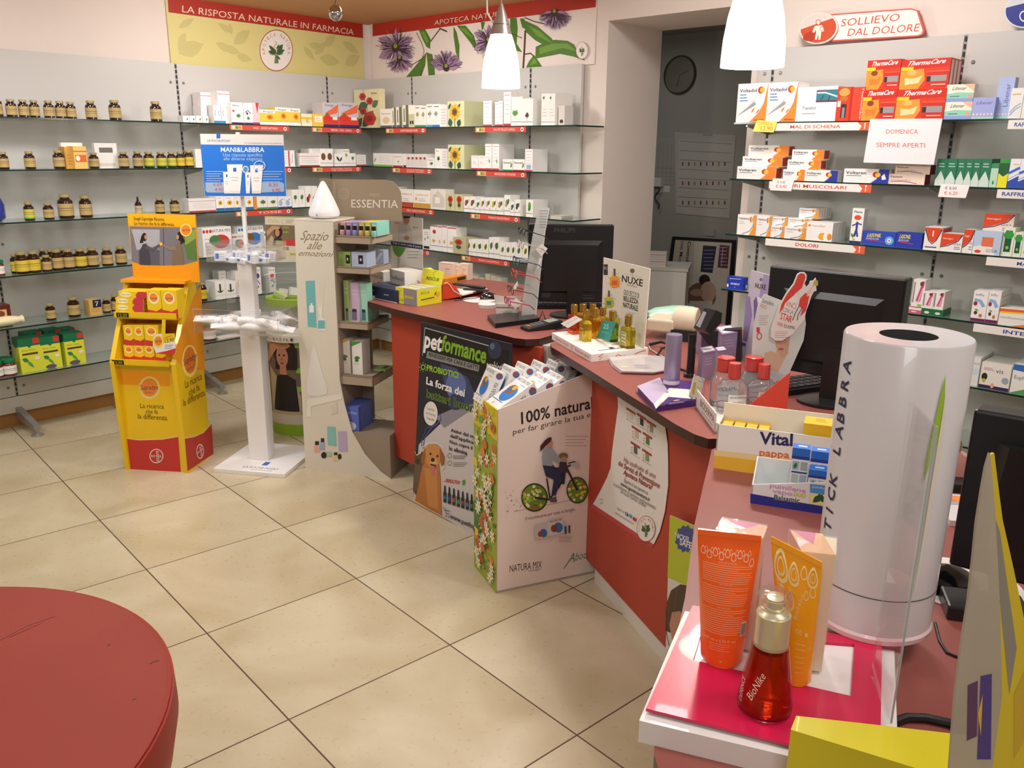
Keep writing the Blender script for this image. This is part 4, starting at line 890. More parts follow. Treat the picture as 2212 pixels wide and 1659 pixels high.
# oval relief sign
sp_=WB.off(-.005)
F=Face(sp_.o,sp_.x,UZ,sp_.n,px=True)
t=thing('category_sign','white and red sign reading sollievo dal dolore above the right shelving','sign',F.P(1850,90),TB)
mb=MB(); pts=[(1752,93),(1770,36),(1800,30),(1968,18),(1983,22),(1997,66),(1994,75),(1984,79)]
mb.prism([F.P(*p) for p in pts],sp_.n*-.02,'cf5a4a')
draw(mb,F,[('p','efe8e2',[(1756,89),(1772,39),(1800,33),(1967,21),(1980,24),(1993,66),(1990,73),(1982,76)]),('T','d0503a','SOLLIEVO',(1816,57.5),(1942,45),(1819,41.5)),('T','d0503a','DAL DOLORE',(1830,78),(1984,67.5),(1834,62))])
mb.build('board',t)
sp2=WB.off(.012); F=Face(sp2.o,sp2.x,UZ,sp2.n,px=True)
def ell(cx,cy,rx,ry,rot,n=28):return [(cx+rx*math.cos(a)*math.cos(rot)-ry*math.sin(a)*math.sin(rot),cy+rx*math.cos(a)*math.sin(rot)+ry*math.sin(a)*math.cos(rot)) for a in [2*pi*k/n for k in range(n)]]
mb=MB(); mb.prism([F.P(*p) for p in ell(1768,61,42,34,-.25)],sp2.n*-.017,'dcd8d6')
draw(mb,F,[('p','c8502a',ell(1768,61,39,31,-.25)),('p','d9cfc8',[p for p in ell(1768,61,39,31,-.25) if p[1]<52-(p[0]-1768)*.35]),('p','b03a1a',ell(1752,78,18,10,-.3)),
    ('e','f4e4d8',1768,50,2.6,3),('p','f4e4d8',[(1761,56),(1775,54),(1774,70),(1772,86),(1768,86),(1768,74),(1764,86),(1760,85),(1763,70)]),('s','f4e4d8',[(1762,57),(1757,70)],.012),('s','f4e4d8',[(1774,56),(1778,68)],.012),('g','e0452c',1768,48,6,6,.2),('g','e0452c',1776,62,5,5,.2)])
mb.build('round_emblem',t)
t=thing('category_sign','dark blue oval wall sign cut by the top right corner','sign',F.P(2215,40),TB)
mb=MB(); mb.prism([F.P(*p) for p in ell(2215,22,46,38,-.25)],sp2.n*-.02,'d5dcea')
draw(mb,F,[('p','25308c',ell(2215,22,43,35,-.25)),('p','cfd4dc',[p for p in ell(2215,22,43,35,-.25) if p[1]<12-(p[0]-2215)*.3]),('g','e8e8f0',2212,35,10,12,.25)])
mb.build('round_emblem',t)
# ---------------------------------------------------------------- store room seen through the opening
sb=bk.off(.0)
F=Face(sb.o,sb.x,UZ,sb.n,px=True)
c=F.P(1470,162); r=(F.P(1470,120)-c).length
t=thing('wall_clock','round wall clock in the dark store room','clock',c,sb.ang)
MB().lathe([(r,0),(r,.02),(r*.96,.03),(r*.93,.02)],M('4a443f',.5),c,32,axis=sb.n,cap=False).build('rim',t)
MB().lathe([(r*.9,.01),(0,.012)],M('6c655a',.3,noise=.2,nscale=14),c,32,axis=sb.n,cap=False).build('dial',t)
mb=MB(); Fc=Face(c+sb.n*.014,sb.x,UZ,sb.n,r,r); draw(mb,Fc,[('s','4a4640',[(0,0),(.5,.2)],.008),('s','4a4640',[(0,0),(-.15,-.6)],.006)]); mb.build('clock_hand',t)
gr=[('p','a39f96',[(1466,300),(1587,306),(1574,470),(1462,459)])]
for k in range(8):
 y=305+k*20; gr.append(('s','5a5854',[(1470-k*.8,y),(1583-k*1.6,y+6)],.003))
for k in range(24):
 gr.append(('r',['7a3a34','4a4440','8a6a3a','3a3a3a'][k%4],1474+(k%8)*13,350+(k//8)*42,1477+(k%8)*13,358+(k//8)*42))
mb=MB(); mb.prism([F.P(*p) for p in [(1458,285),(1590,292),(1577,472),(1460,461)]],sb.n*-.001,'9d998f')
draw(mb,F,[('T','3a3836','NUXE',(1520,293),(1540,294),(1520,289))]+gr)
for v in (mb.v):v+=sb.n*.004
tag(mb.build('wall_planner'),'large product chart pinned on the store room wall','poster')
mb=MB(); mb.prism([F.P(*p)+sb.n*.003 for p in [(1412,296),(1462,298),(1456,400),(1410,398)]],sb.n*-.001,'8f8b82')
draw(mb,F,[('s','2a2a28',[(1415,309),(1461,310)],.006)]+[('s','5a5854',[(1414,318+9*k),(1458,319+9*k)],.002) for k in range(9)]+[('s','5a5854',[(1425+9*k,312),(1421+9*k,395)],.002) for k in range(4)])
tag(mb.build('wall_planner'),'small grid calendar beside the large chart in the store room','calendar')
c=F.P(1430,392) ; t=thing('wall_phone','white wall phone with dark curled cord in the store room','phone',c,sb.ang)
MB().obox(F.P(1408,402) ,sb.x*.12,sb.n*.05,UZ*.07,'b8b3a8').build('handset',t)
MB().tube([F.P(1424+5*math.sin(k*.9),400+k*5)+sb.n*.03 for k in range(11)],.006,'1c1c20',6).build('cord',t)
mb=MB(); mb.prism([F.P(*p)+sb.n*.002 for p in [(1421,401),(1448,401),(1447,415),(1420,416)]],sb.n*-.001,'b9b4aa'); tag(mb.build('paper_note'),'small pale note beside the store room phone','note')
mb=MB(); mb.prism([F.P(*p)+sb.n*.008 for p in [(1524,495),(1546,495),(1545,510),(1523,510)]],sb.n*-.008,'8f8b83'); tag(mb.build('light_switch'),'grey switch plate on the store room wall','switch')
pf=bk.off(.10); F=Face(pf.o,pf.x,UZ,pf.n,px=True)
t=thing('framed_poster','black-framed poster lying sideways in the store room','poster',F.P(1520,760),pf.ang)
fq=[(1452,511),(1588,519),(1565,800),(1418,780)]; iq=[(1459,518),(1581,525),(1559,790),(1426,770)]
mb=MB(); mb.prism([F.P(*p) for p in fq],pf.n*-.02,'141415'); mb.build('frame',t)
mb=MB()
draw(mb,F,[('p','a9a08e',iq),('p','b8b0a4',[(1500,522),(1581,525),(1559,790),(1490,780)]),('p','5a3040',[(1555,529),(1576,531),(1572,580),(1550,578)]),('p','2a2a3c',[(1519,530),(1548,532),(1539,590),(1513,587)]),
  ('l','b8a8b0',1556,534,1572,572,6,1.2),('l','8a8aa0',1520,540,1544,580,6,1.2),('T','26221c','Controlla la Pressione',(1486,521),(1474,640),(1493,522),.02),('T','26221c','con Microlife',(1472,520),(1462,590),(1479,521),.02),
  ('e','6a4a3c',1515,640,32,30),('e','2a1c18',1522,605,12,12),('e','a88a78',1530,630,17,22),('p','b0a8a0',[(1490,650),(1540,650),(1530,720),(1480,720)]),('e','9a7a68',1505,632,14,8)]+[('s','c8c0c4',[(1562+0*k,534),(1558,574)],.004) for k in range(1)])
mb.build('print',t)
cb=bk.off(.62); F=Face(cb.o,cb.x,UZ,cb.n,px=True)
p1=F.P(1484,581); p0=F.P(1380,592); zc=1.0
p1=V((p1.x,p1.y,p1.z)); zc=p1.z
cb=Pl(p1,math.radians(-15))
t=thing('storage_cabinet','low white cabinet in the store room','cabinet',(p1.x,p1.y,0),cb.ang)
MB().obox(V((p1.x,p1.y,0)),-cb.x*.7,-cb.n*.4,UZ*(zc-.02),'d5d1c8').build('body',t)
MB().obox(V((p1.x,p1.y,zc-.02))+cb.n*.01+cb.x*.01,-cb.x*.72,-cb.n*.42,UZ*.02,'cbc6bc').build('cabinet_top',t)
for k,(xa,xb,ya,yb) in enumerate(((1400,1438,586,566),(1402,1438,565,545))):
 pa=solx(xa,V((p1.x,p1.y,zc))-cb.n*.08,cb.x); pb=solx(xb,V((p1.x,p1.y,zc))-cb.n*.08,cb.x)
 hz=.052
 mb=MB(); w_=(pb-pa).length
 mb.obox(pa+UZ*(.0+k*hz),cb.x*w_,-cb.n*.1,UZ*(hz-.001),'d5cfc6')
 draw(mb,Face(pa+UZ*k*hz,cb.x,UZ,cb.n,w_,hz),[('r','c8603c',.05,.6,.95,.68),('r','c8603c',.05,.3,.95,.33)])
 tag(mb.build('medicine_box'),'white carton with orange stripes on the store room cabinet, %s' %('lower','upper')[k],'box')
# ---------------------------------------------------------------- helpers for things placed on their own planes
def packp(pl,zb,x0,x1,yt,base,front=(),side=(),d=.05,top=None,name='medicine_box',cat='box',lab='',group=None,h=None,turn=0.0,regit=True):
 a=solx(x0,pl.o+UZ*zb,pl.x); b=solx(x1,pl.o+UZ*zb,pl.x); w_=(b-a).length
 h_=h or max(soly(yt,(a+b)/2,UZ).z-zb,.005)
 mw=Matrix.Translation(a)@Matrix.Rotation(pl.ang+turn,4,'Z')
 o=pack_mesh(w_,h_,d,base,front,side,top).build(name,mw=mw,local=True)
 tag(o,lab,cat,group)
 if regit:reg(o,lab,x0)
 return o
def FP(pl,**k):return Face(pl.o,pl.x,UZ,pl.n,px=True,**k)
def atzf(z):return lambda x,y:atz(x,y,z)
# ---------------------------------------------------------------- yellow floor display
Y1,Y2,OR= 'e6bd12','efc61c','ee9a14'
ym=M('e8c014',.35,coat=.3); om=M('ee9c18',.35,coat=.3)
O=atz(275,1015); K=atz(403,1022)
ang=math.atan2((K-O).y,(K-O).x)
ff=Pl(O,ang); W=(K-O).length; D=.26
t=thing('floor_display','yellow and orange cardboard vitamin floor display with trays and header board','display',O,ang)
X=ff.x; N=-ff.n                                   # N points into the display
zl=hit(368,785,ff).z; zt=hit(425,611,ff.off(-.2)).z
zh0,zh1=zt,hit(350,461,ff.off(-.2)).z
for side_,s0 in (('left',-.012),('right',W-.012)):
 mb=MB(); o_=ff.o+X*s0
 prof=[(-.0,0),(D,0),(D,zt),(D-.05,zt),(-.02,zl)]
 prof=[(-.0,0),(D,0),(D,zt),(D-.07,zt+.005),(-.022,zl)]
 mb.prism([o_+N*a_+UZ*z_ for a_,z_ in prof],X*.024,ym)
 if side_== 'right':
  F=Face(ff.o+X*(W+.012),N,UZ,X,px=True)
  draw(mb,F,[('p',OR,[(418,640),(434,615),(443,800),(395,795),(374,770)]),('p','b4302a',[(405,1018),(461,980),(457,916),(440,935),(420,944),(399,948)]),
    ('s','d8d0b0',[(399,947),(420,943),(440,934),(457,915)],.004),
    ('e','f4dc70',410,780,17,35),('e','e8802a',410,778,13,29),('T','2c3058','Supradyn',(397,790),(425,773),(396,776)),('T','4a4a5a','RICARICA',(404,802),(418,794),(404,797)),
    ('T','5a4212','La ricarica',(400,839),(436,819),(399,823)),('T','5a4212','che fa',(408,855),(431,842),(407,841)),('T','5a4212','la differenza.',(396,878),(444,853),(395,863)),
    ('g','e8dcd4',432,975,8,16,.14),('T','e8dcd4','BAYER',(426,981),(438,972),(426,976)),('T','e8dcd4','BAYER',(430,966),(433.5,988),(434.5,963))])
 mb.build('side_panel',t)
mb=MB(); mb.obox(ff.o+X*.012+N*.012,X*(W-.024),N*.01,UZ*(zl-.02),ym)
F=FP(ff.off(-.012))
draw(mb,F,[('p',OR,[(252,800),(366,806),(367,835),(253,830)]),('p','c2362e',[(275,1014),(391,1021),(385,943),(350,949),(300,950),(273,947)]),('s','d8d0b0',[(273,947),(300,950.5),(350,949),(385,943)],.004),
  ('e','f0d860',323,838,23,25),('g','c9c88a',323,838,22,24,.08),('e','e98a2c',323,837,18,20),('T','2c3058','Supradyn',(303,842),(341,842),(303,831)),('T','4a4a5a','RICARICA',(313,850),(331,850),(313,846)),
  ('T','5a4212','La ricarica',(303,881),(354,883),(303,871)),('T','5a4212','che fa',(315,893),(341,894),(315,884)),('T','5a4212','la differenza.',(298,904),(363,908),(298,893)),
  ('g','e8dcd4',338,985,15,15.5,.12),('T','e8dcd4','BAYER',(327,987),(349,988.5),(327,982)),('T','e8dcd4','BAYER',(337,974),(338.5,998),(343,974))])
mb.build('front_panel',t)
mb=MB(); mb.obox(ff.o+N*(D-.015),X*W,N*.012,UZ*zt,om); mb.build('back_panel',t)
mb=MB(); mb.obox(ff.o+X*-.01+N*(D-.11)+UZ*(zt),X*(W+.02),N*.11,UZ*.014,om); mb.build('top_ledge',t)
def tray_(yd,z,x0,x1,price):
 mb=MB(); pl=ff.off(-yd); a=solx(x0,pl.o+UZ*z,X); b=solx(x1,pl.o+UZ*z,X)
 mb.obox(a,b-a,N*.006,UZ*.034,ym); mb.obox(a,b-a,N*.16,UZ*.006,ym)
 draw(mb,Face(a,X,UZ,ff.n,(b-a).length,.034),[('r','1c1a12',.04,.2,.24,.85),('t','c8b44a',price,.07,.32,.21,.38)])
 return mb.build('tray',t)
tray_(-.02,zl-.018,238,366,'13,90'); zu=hit(380,692,ff.off(-.055)).z
tray_(.055,zu,247,381,'12,20')
mb=MB(); pl=ff.off(-(D-.05)); F=FP(pl); hq=[(275,460.5),(421.5,464),(431.5,610),(289,606)]
mb.prism([F.P(*p) for p in hq],ff.n*-.008,om)
draw(mb,F,[('p','eab016',[(275,461),(421,464.5),(422,490),(277,487)]),('p','77747c',[(280,489),(422,492),(427,564),(400,571),(350,574),(310,573),(285,565)]),
  ('p','a9a8b0',[(285,495),(345,496),(345,530),(295,540)]),('p','5a5864',[(300,540),(345,540),(345,573),(300,571)]),('p','5a7a3c',[(395,520),(423,505),(426,563),(405,560)]),('p','8aa04a',[(400,500),(422,496),(423,515),(400,530)]),
  ('s','3a3840',[(353,493),(354,573)],.003)]+[('s','c4c4cc',[(284+k*3,496),(300+k*9,540)],.002) for k in range(6)]+
  [('p','45424c',[(303,572),(301,545),(309,527),(317,526),(323,545),(326,572)]),('e','2a1c1a',312,512,5.5,9),('e','b88a72',315,512,3,5),('p','2a1c1a',[(306,508),(302,525),(310,524)]),('s','55525c',[(315,532),(330,540),(346,528)],[.02,.016,.01]),
  ('p','7a6a58',[(372,573),(374,535),(385,524),(394,530),(398,571)]),('e','2a1a16',389,510,6,10),('p','2a1a16',[(391,500),(400,522),(390,528)]),('e','c09078',384,512,3,5),('s','8a7a66',[(380,535),(366,537),(350,528)],[.022,.016,.01]),('e','e8c03c',348,527,3,4),
  ('e','f0d468',402,497,13,14),('e','e9862a',402,497,10,11),('T','5a3a2a','Supradyn',(393,499),(411,499),(393,494)),
  ('T','5a4410','Scegli Supradyn Ricarica.',(289,475),(356,477),(289,468)),('T','5a4410','La ricarica che fa la differenza.',(290,485),(377,488),(290,478))])
mb.build('header_board',t)
def sup(stand=True):
 if stand:return [('p','c93a34',[(0,0),(1,0),(1,.36),(.6,.24),(0,.3)]),('e','f8ecb0',.5,.72,.36,.22),('e','f0902c',.5,.74,.27,.16),('t','2c3058','Supradyn',.24,.68,.76,.08)]
 return [('p','c93a4a',[(.62,0),(1,0),(1,1),(.7,1),(.6,.5)]),('e','f8ecb0',.25,.5,.2,.42),('t','2c3058','Supradyn',.1,.42,.42,.2)]
gp= 'yellow and red vitamin cartons in the floor display'
p1_=ff.off(-.065); zz=zu+.007
for k in range(4):
 packp(p1_,zz+k*.0325,251 if k<3 else 257,310 if k<3 else 318,600,'edc81e',sup(False),[('r','d8a81c',.1,.1,.9,.9)],d=.1,h=.032,group=gp,regit=False,
   lab='flat yellow and red vitamin carton, %s of the upper tray\'s stack' %('bottom','second','third','top')[k])
for k,(x0,x1) in enumerate(((321,352),(353,386))):
 packp(p1_,zz,x0,x1,627,'edc81e',sup(),d=.08,group=gp,lab='upright yellow and red vitamin carton in the upper tray')
p2_=ff.off(-.05); zz=zl-.008
for k,x0 in enumerate((270,292,314,338)):
 packp(p2_,zz,x0,x0+21.5,746,'edc81e',sup(),d=.07,group=gp,lab='small vitamin carton in the lower tray\'s bottom row')
hz=soly(746,solx(280,p2_.o+UZ*zz,X),UZ).z
for k,x0 in enumerate((270,292,315)):
 packp(p2_,hz+.001,x0,x0+(21.5 if k<2 else 30),704,'edc81e',sup(),d=.07,group=gp,lab='small vitamin carton in the lower tray\'s top row')
# hanging price tag
pt=ff.off(.035); F=FP(pt)
mb=MB(); mb.prism([F.P(*p) for p in [(331,728),(338,722),(377,720),(380,762),(374,767),(337,763),(330,745)]],ff.n*-.001,'ece8e4')
draw(mb,F,[('p','e8c81c',[(350,721),(377,720),(378,735),(352,742)]),('e','f0d868',342,738,11,14),('e','ea8a2a',342,737,8,10),('T','2c3058','Supradyn',(335,739),(350,739),(335,734)),('T','4a4420','13,90',(357,741),(376,738),(356,732)),('s','c8502a',[(356,730),(371,725)],.003),('p','d0382e',[(336,763),(374,767),(379,762),(380,752),(360,758)]),('l','6a6a70',356,745,374,752,3,.8)])
mb.add([F.P(*p) for p in [(350,690),(358,690),(357,722),(348,722)]],[(0,1,2,3)],'e8c81c')
tag(mb.build('price_tag'),'hanging white and yellow price tag on the vitamin floor display','sign')
# ---------------------------------------------------------------- white tray tower
O=atz(461,1020); K=atz(615,1033); ang=math.atan2((K-O).y,(K-O).x); pf=Pl(O,ang); X=pf.x; N=-pf.n; W=(K-O).length
wm=M('e9e6e4',.3)
t=thing('display_tower','white column tower with two acrylic trays and blue poster on top','display',O+X*W/2+N*W/2,ang)
mb=MB(); mb.obox(O,X*W,N*.42,UZ*.022,wm)
draw(mb,Face(O+UZ*.022,X,N,UZ,W,.42),[('r','2f5fb0',.56,.22,.64,.34),('t','4a4a50','LA ROCHE-POSAY',.36,.1,.85,.06),('l','6a6a70',.5,.05,.8,.05,1,.01)])
mb.build('base_plate',t,bevel=.002)
cpl=pf.off(-.16)
def zc_(px,py,pl):return hit(px,py,pl).z
a=solx(539,cpl.o+UZ*.022,X); wl_=(solx(580,cpl.o+UZ*.022,X)-a).length
z1=zc_(600,726,pf.off(-.02)); z2=zc_(576,571,pf.off(-.06))
MB().obox(a,X*wl_,N*.075,UZ*(z1-.022),wm).build('column',t,bevel=.002)
MB().obox(a+X*.015+UZ*(z1-.022),X*(wl_-.03),N*.05,UZ*(z2-z1+.02),wm).build('column',t,bevel=.002)
cz=a+X*wl_*.5+N*.03
zp1=zc_(530,424,cpl)
mb=MB(); mb.obox(V((cz.x,cz.y,z2))-X*.009,X*.018,N*.012,UZ*(zp1+.3-z2),M('e6e6e6',.2)); mb.build('pole',t)
def acry(x0,x1,yd,dd,z0,z1_,pl0=None):
 pl=(pl0 or pf).off(-yd); A=solx(x0,pl.o+UZ*z0,pl.x); B=solx(x1,pl.o+UZ*z0,pl.x); w_=(B-A).length
 n=-pl.n; mb=MB(); th=.003; h_=z1_-z0; A=V((A.x,A.y,z0))
 mb.obox(A,pl.x*w_,n*dd,UZ*th,CLEAR)
 mb.obox(A,pl.x*w_,n*th,UZ*h_,CLEAR); mb.obox(A+n*(dd-th),pl.x*w_,n*th,UZ*h_,CLEAR)
 mb.obox(A,pl.x*th,n*dd,UZ*h_,CLEAR); mb.obox(A+pl.x*(w_-th),pl.x*th,n*dd,UZ*h_,CLEAR)
 em=M('b9c0c0',.1)
 for q in (A,A+pl.x*w_):
  mb.obox(q-pl.x*.0006,pl.x*.0012,n*.001,UZ*h_,em)
 mb.obox(A+UZ*h_,pl.x*w_,n*.001,UZ*.0006,em)
 mb.obox(A+UZ*h_+pl.x*w_,pl.x*.001,n*dd,UZ*.0006,em)
 return A,w_,mb
A1,w1,mb=acry(421,602,.0,.33,z1,zc_(600,676,pf)); mb.build('acrylic_tray',t)
A2,w2,mb=acry(447,577,.06,.22,z2,zc_(576,530,pf.off(-.06))); mb.build('acrylic_tray',t)
pp=cpl.off(.008); F=FP(pp); mb=MB(); pq=[(432,289),(611.5,291),(618,424),(442.5,424)]
mb.prism([F.P(*p) for p in pq],pp.n*-.004,'d9d4d0')
def tubep(x,y,w_,h_,capx=0):
 return [('p','ece9e6',[(x-w_/2,y),(x+w_/2,y),(x+w_*.34,y+h_),(x-w_*.34,y+h_)]),('r','dcd8d4',x-w_*.34,y+h_*.9,x+w_*.34,y+h_),('r','2f5fc0',x-w_*.1,y+h_*.12,x+w_*.1,y+h_*.25),('s','8a96a8',[(x-w_*.25,y+h_*.45),(x+w_*.25,y+h_*.45)],.002),('s','8a96a8',[(x-w_*.2,y+h_*.55),(x+w_*.2,y+h_*.55)],.002)]
draw(mb,F,[('p','1f6fce',[(433.5,312),(613,314),(618,423.5),(443,423.5)]),('r','2a5fc0',467.5,289.5,476,299),('T','55555c','LA ROCHE-POSAY',(448,306),(498,307),(448,301)),('T','8a4a50','IN COLLABORAZIONE CON LA TUA FARMACIA',(528,310),(609,311),(528,308)),
  ('T','f0f2f4','MANI&LABBRA',(477,328),(571,328.5),(477,318),.02),('T','a8c8ec','Una risposta specifica',(482,338),(567,338),(482,330.5)),('T','a8c8ec','alle diverse esigenze',(483,346),(567,346.5),(483,339)),
  ('p','9ab0c8',[(444,394),(498,394),(498,416),(449,416),(444,412)]),('p','9ab0c8',[(562,394),(610,394),(614,398),(614,414),(562,416)]),('T','c4304a','6.69',(461,402),(479,402),(461,395)),('T','c4304a','4.90',(464,413),(482,413),(464,406)),('T','c4304a','8.30',(581,403),(600,403),(581,396)),('T','c4304a','6.90',(588,414),(605,414),(588,407)),
  ('l','b8d0ec',446,370,482,390,5,1.1),('l','b8d0ec',568,370,612,392,5,1.1)]+tubep(490,371,16,47)+tubep(507.5,355,34,63)+tubep(536,372,12,46)+tubep(554.5,357,28,61)+[('e','d4dcea',531,366,7,8),('e','5a8ac0',531,366,5,6),('g','c8d8ec',561,358,13,11,.15),('T','d8e4f4','S.O.S',(552,361),(570,361),(552,355))])
mb.build('poster_board',t)
# skincare tubes and sample boxes lying in the trays
def tube_mesh():
 p=[]
 mb=MB(); seg=14; rings=[]
 L=1.0
 for i,(z,rx,ry) in enumerate(((0,.16,.16),(.05,.19,.19),(.35,.2,.18),(.65,.205,.11),(.95,.21,.02),(1.0,.21,.012))):
  rings.append([V((rx*math.cos(2*pi*k/seg),ry*math.sin(2*pi*k/seg),z)) for k in range(seg)])
 vv=[v for r_ in rings for v in r_]; fs=[]
 for i in range(len(rings)-1):
  for k in range(seg):
   fs.append((i*seg+k,i*seg+(k+1)%seg,(i+1)*seg+(k+1)%seg,(i+1)*seg+k))
 fs.append(tuple(reversed(range(seg)))); fs.append(tuple((len(rings)-1)*seg+k for k in range(seg)))
 mb.add(vv,fs,M('ece9e8',.3),True)
 draw(mb,Face((-.12,-.2,.3),(1,0,0),(0,0,1),(0,-1,0),.24,.4),[('r','3a6ac8',.3,.7,.7,.95),('l','8a94a4',.1,.1,.9,.5,3,.05)])
 c=MB(); c.lathe([(.15,-.28),(.165,-.27),(.17,0),(.15,.02)],M('f0eeec',.25),seg=14)
 return mb,c
proto=None; rr=random.Random(4)
def put_tube(c,ang_,tilt,s,lab):
 global proto
 t2=thing('cream_tube',lab,'tube',group='small white cream tubes in the lower acrylic tray')
 mw=Matrix.Translation(c)@Matrix.Rotation(ang_,4,'Z')@Matrix.Rotation(pi/2+tilt,4,'X')@Matrix.Rotation(rr.uniform(-.6,.6)+pi,4,'Z')@Matrix.Diagonal((s,s,s,1))
 if proto is None:
  a_,b_=tube_mesh(); proto=[a_.build('tube_body',t2,local=True),b_.build('cap',t2,local=True)]
 else:
  for o in proto:
   c2=o.copy(); COL.objects.link(c2); c2.parent=t2
 t2.matrix_world=mw; MW[t2.name]=mw
 reg(t2,lab,proj(c)[0])
Nn=-pf.n
for k in range(24):
 row=k//8; u=.19+(k%8)*.095+rr.uniform(-.02,.02); v=.06+row*.1+rr.uniform(-.015,.015)
 if abs(u*w1-.19)<.07 and row==1:continue
 put_tube(A1+X*min(u*w1,w1-.07)+Nn*(v+.02)+UZ*(.024+(.03 if k%3==0 else 0)),ang+rr.uniform(.9,2.2)*(1 if k%2 else-1),rr.uniform(-.1,.1),.108,'white cream tube in the %s of the lower acrylic tray' %('front','middle','back')[row])
for k in range(14):
 row=k//5; u=.08+(k%5)*.18; v=.03+row*.065
 q=A2+X*(u*w2)+Nn*v+UZ*.004
 if abs(u*w2-.17)<.0 :continue
 mw=Matrix.Translation(q)@Matrix.Rotation(ang+rr.uniform(-.5,.5),4,'Z')@Matrix.Rotation(rr.uniform(-.05,.25),4,'Y')
 hh=.022 if k%3 else .045
 o=pack_mesh(.055,hh,.03,'e9e8ea',[('r','2f6fc8',.1,.2,.4,.8),('l','8a94a4',.5,.2,.95,.7,3,.05)],top=[('r','3a74c8',.1,.3,.35,.7)]).build('lip_balm_box',mw=mw,local=True)
 lb= 'small white lip balm box in the %s of the upper acrylic tray' %('front','middle','back')[row]
 tag(o,lb,'box','small boxes in the upper acrylic tray'); reg(o,lb,proj(q)[0])
# ---------------------------------------------------------------- vitamin C column display
c=atz(640,945); c.y+=.15; c.z=0
r=.17
t=thing('poster_column','slim column display with tired woman poster and acrylic bowl','display',c,0)
zt=hit(620,740,Pl(c,0,.13)).z
mb=MB(); mb.lathe([(r,0),(r,zt)],M('c9bda4',.4),c,72,sy=.75)
def cyl(ang_deg,z,off=.001):a=math.radians(ang_deg); return c+V(((r+off)*math.cos(a),(r+off)*.75*math.sin(a),z))
def ctri(mb,c_,A,B,C_,off):
 sp=max(A[0],B[0],C_[0])-min(A[0],B[0],C_[0])
 if sp>7:
  e=sorted(((abs(A[0]-B[0]),0),(abs(B[0]-C_[0]),1),(abs(C_[0]-A[0]),2)))[-1][1]
  P_=[(A,B,C_),(B,C_,A),(C_,A,B)][e]; m_=((P_[0][0]+P_[1][0])/2,(P_[0][1]+P_[1][1])/2)
  ctri(mb,c_,P_[0],m_,P_[2],off); ctri(mb,c_,m_,P_[1],P_[2],off)
 else:mb.add([cyl(a,z,off) for a,z in (A,B,C_)],[(0,1,2)],c_)
def cpoly(mb,c_,pts,off):
 g=(sum(p[0] for p in pts)/len(pts),sum(p[1] for p in pts)/len(pts))
 for i in range(len(pts)):ctri(mb,c_,pts[i],pts[(i+1)%len(pts)],g,off+.0006)
def cband(mb,c_,a0,a1,z0,z1,off):
 n=36
 for i in range(n):
  b0=a0+(a1-a0)*i/n; b1=a0+(a1-a0)*(i+1)/n
  mb.add([cyl(b0,z0,off),cyl(b1,z0,off),cyl(b1,z1,off),cyl(b0,z1,off)],[(0,1,2,3)],c_)
cband(mb,'8ab42c',180,330,0,.07,.0008); cband(mb,'6f5d4a',180,330,.13,zt-.02,.0008); cband(mb,'c9c3b4',180,330,.07,.13,.0009)
def cell_(mb,c_,a,z,ra,rz,off,n=16):cpoly(mb,c_,[(a+ra*math.cos(2*pi*k/n),z+rz*math.sin(2*pi*k/n)) for k in range(n)],off)
ac=252
cpoly(mb,'b8a884',[(ac-42,.13),(ac+30,.13),(ac+30,.24),(ac+20,.34),(ac-20,.36),(ac-42,.42)],.0014)
cpoly(mb,'1f1b1c',[(ac-34,.15),(ac+26,.15),(ac+22,.34),(ac,.38),(ac-18,.36)],.002)
cell_(mb,'2c1a16',ac+2,.50,26,.085,.0024); cpoly(mb,'2c1a16',[(ac-20,.40),(ac+26,.40),(ac+28,.52),(ac-18,.52)],.0026)
cell_(mb,'b57f62',ac-3,.475,13,.062,.0032); cpoly(mb,'b57f62',[(ac-10,.37),(ac+6,.37),(ac+4,.44),(ac-8,.44)],.003)
cpoly(mb,'c08a68',[(ac-44,.47),(ac-30,.58),(ac+10,.565),(ac+16,.54),(ac+8,.525),(ac-20,.52),(ac-42,.43)],.0036)
for k in range(3):cpoly(mb,'8a5a44',[(ac-14,.54+k*.01),(ac+10,.535+k*.01),(ac+10,.537+k*.01),(ac-14,.542+k*.01)],.004)
for dx in (-8,2):cell_(mb,'2a1a18',ac+dx,.485,2.2,.006,.004)
cell_(mb,'8a3a3a',ac-3,.438,4,.006,.004); cell_(mb,'8f5e48',ac-3,.462,1.5,.01,.004)
for z_ in (.27,.38,.53):cband(mb,'8ac03c',ac+24,ac+50,z_,z_+.03,.003)
mb.build('poster_wrap',t)
mb=MB(); mb.lathe([(r+.01,zt),(r+.012,zt+.04),(r,zt+.045)],M('e2dccf',.4),c,36,sy=.8)
for i,ch in enumerate('INFLUENZALI'):
 a=math.radians(200+i*7); p_=c+V(((r+.014)*math.cos(a),(r+.014)*.8*math.sin(a),zt+.012)); tx=V((-math.sin(a),.8*math.cos(a),0)).normalized()
 draw(mb,Face(p_,tx,UZ,V((math.cos(a),math.sin(a),0)),.014,.02),[('t','4a4840',ch,0,0,1,.8)])
mb.build('ledge',t)
zb1=hit(620,668,Pl(c,0,.13)).z
mb=MB(); mb.lathe([(.03,zt+.04),(.03,zb1)],wm,c,12,sy=.8); mb.lathe([(.02,zb1),(.16,zb1+.01),(.165,zb1+.05)],M('9fbf3c',.35),c,32,sy=.8); mb.build('green_bowl',t)
mb=MB(); mb.lathe([(.166,zb1+.05),(.168,zb1+.17)],CLEAR,c,32,sy=.8,cap=False); mb.lathe([(.168,zb1+.168),(.17,zb1+.172)],M('cdd4d0',.1),c,32,sy=.8,cap=False); mb.build('bowl_rim',t)
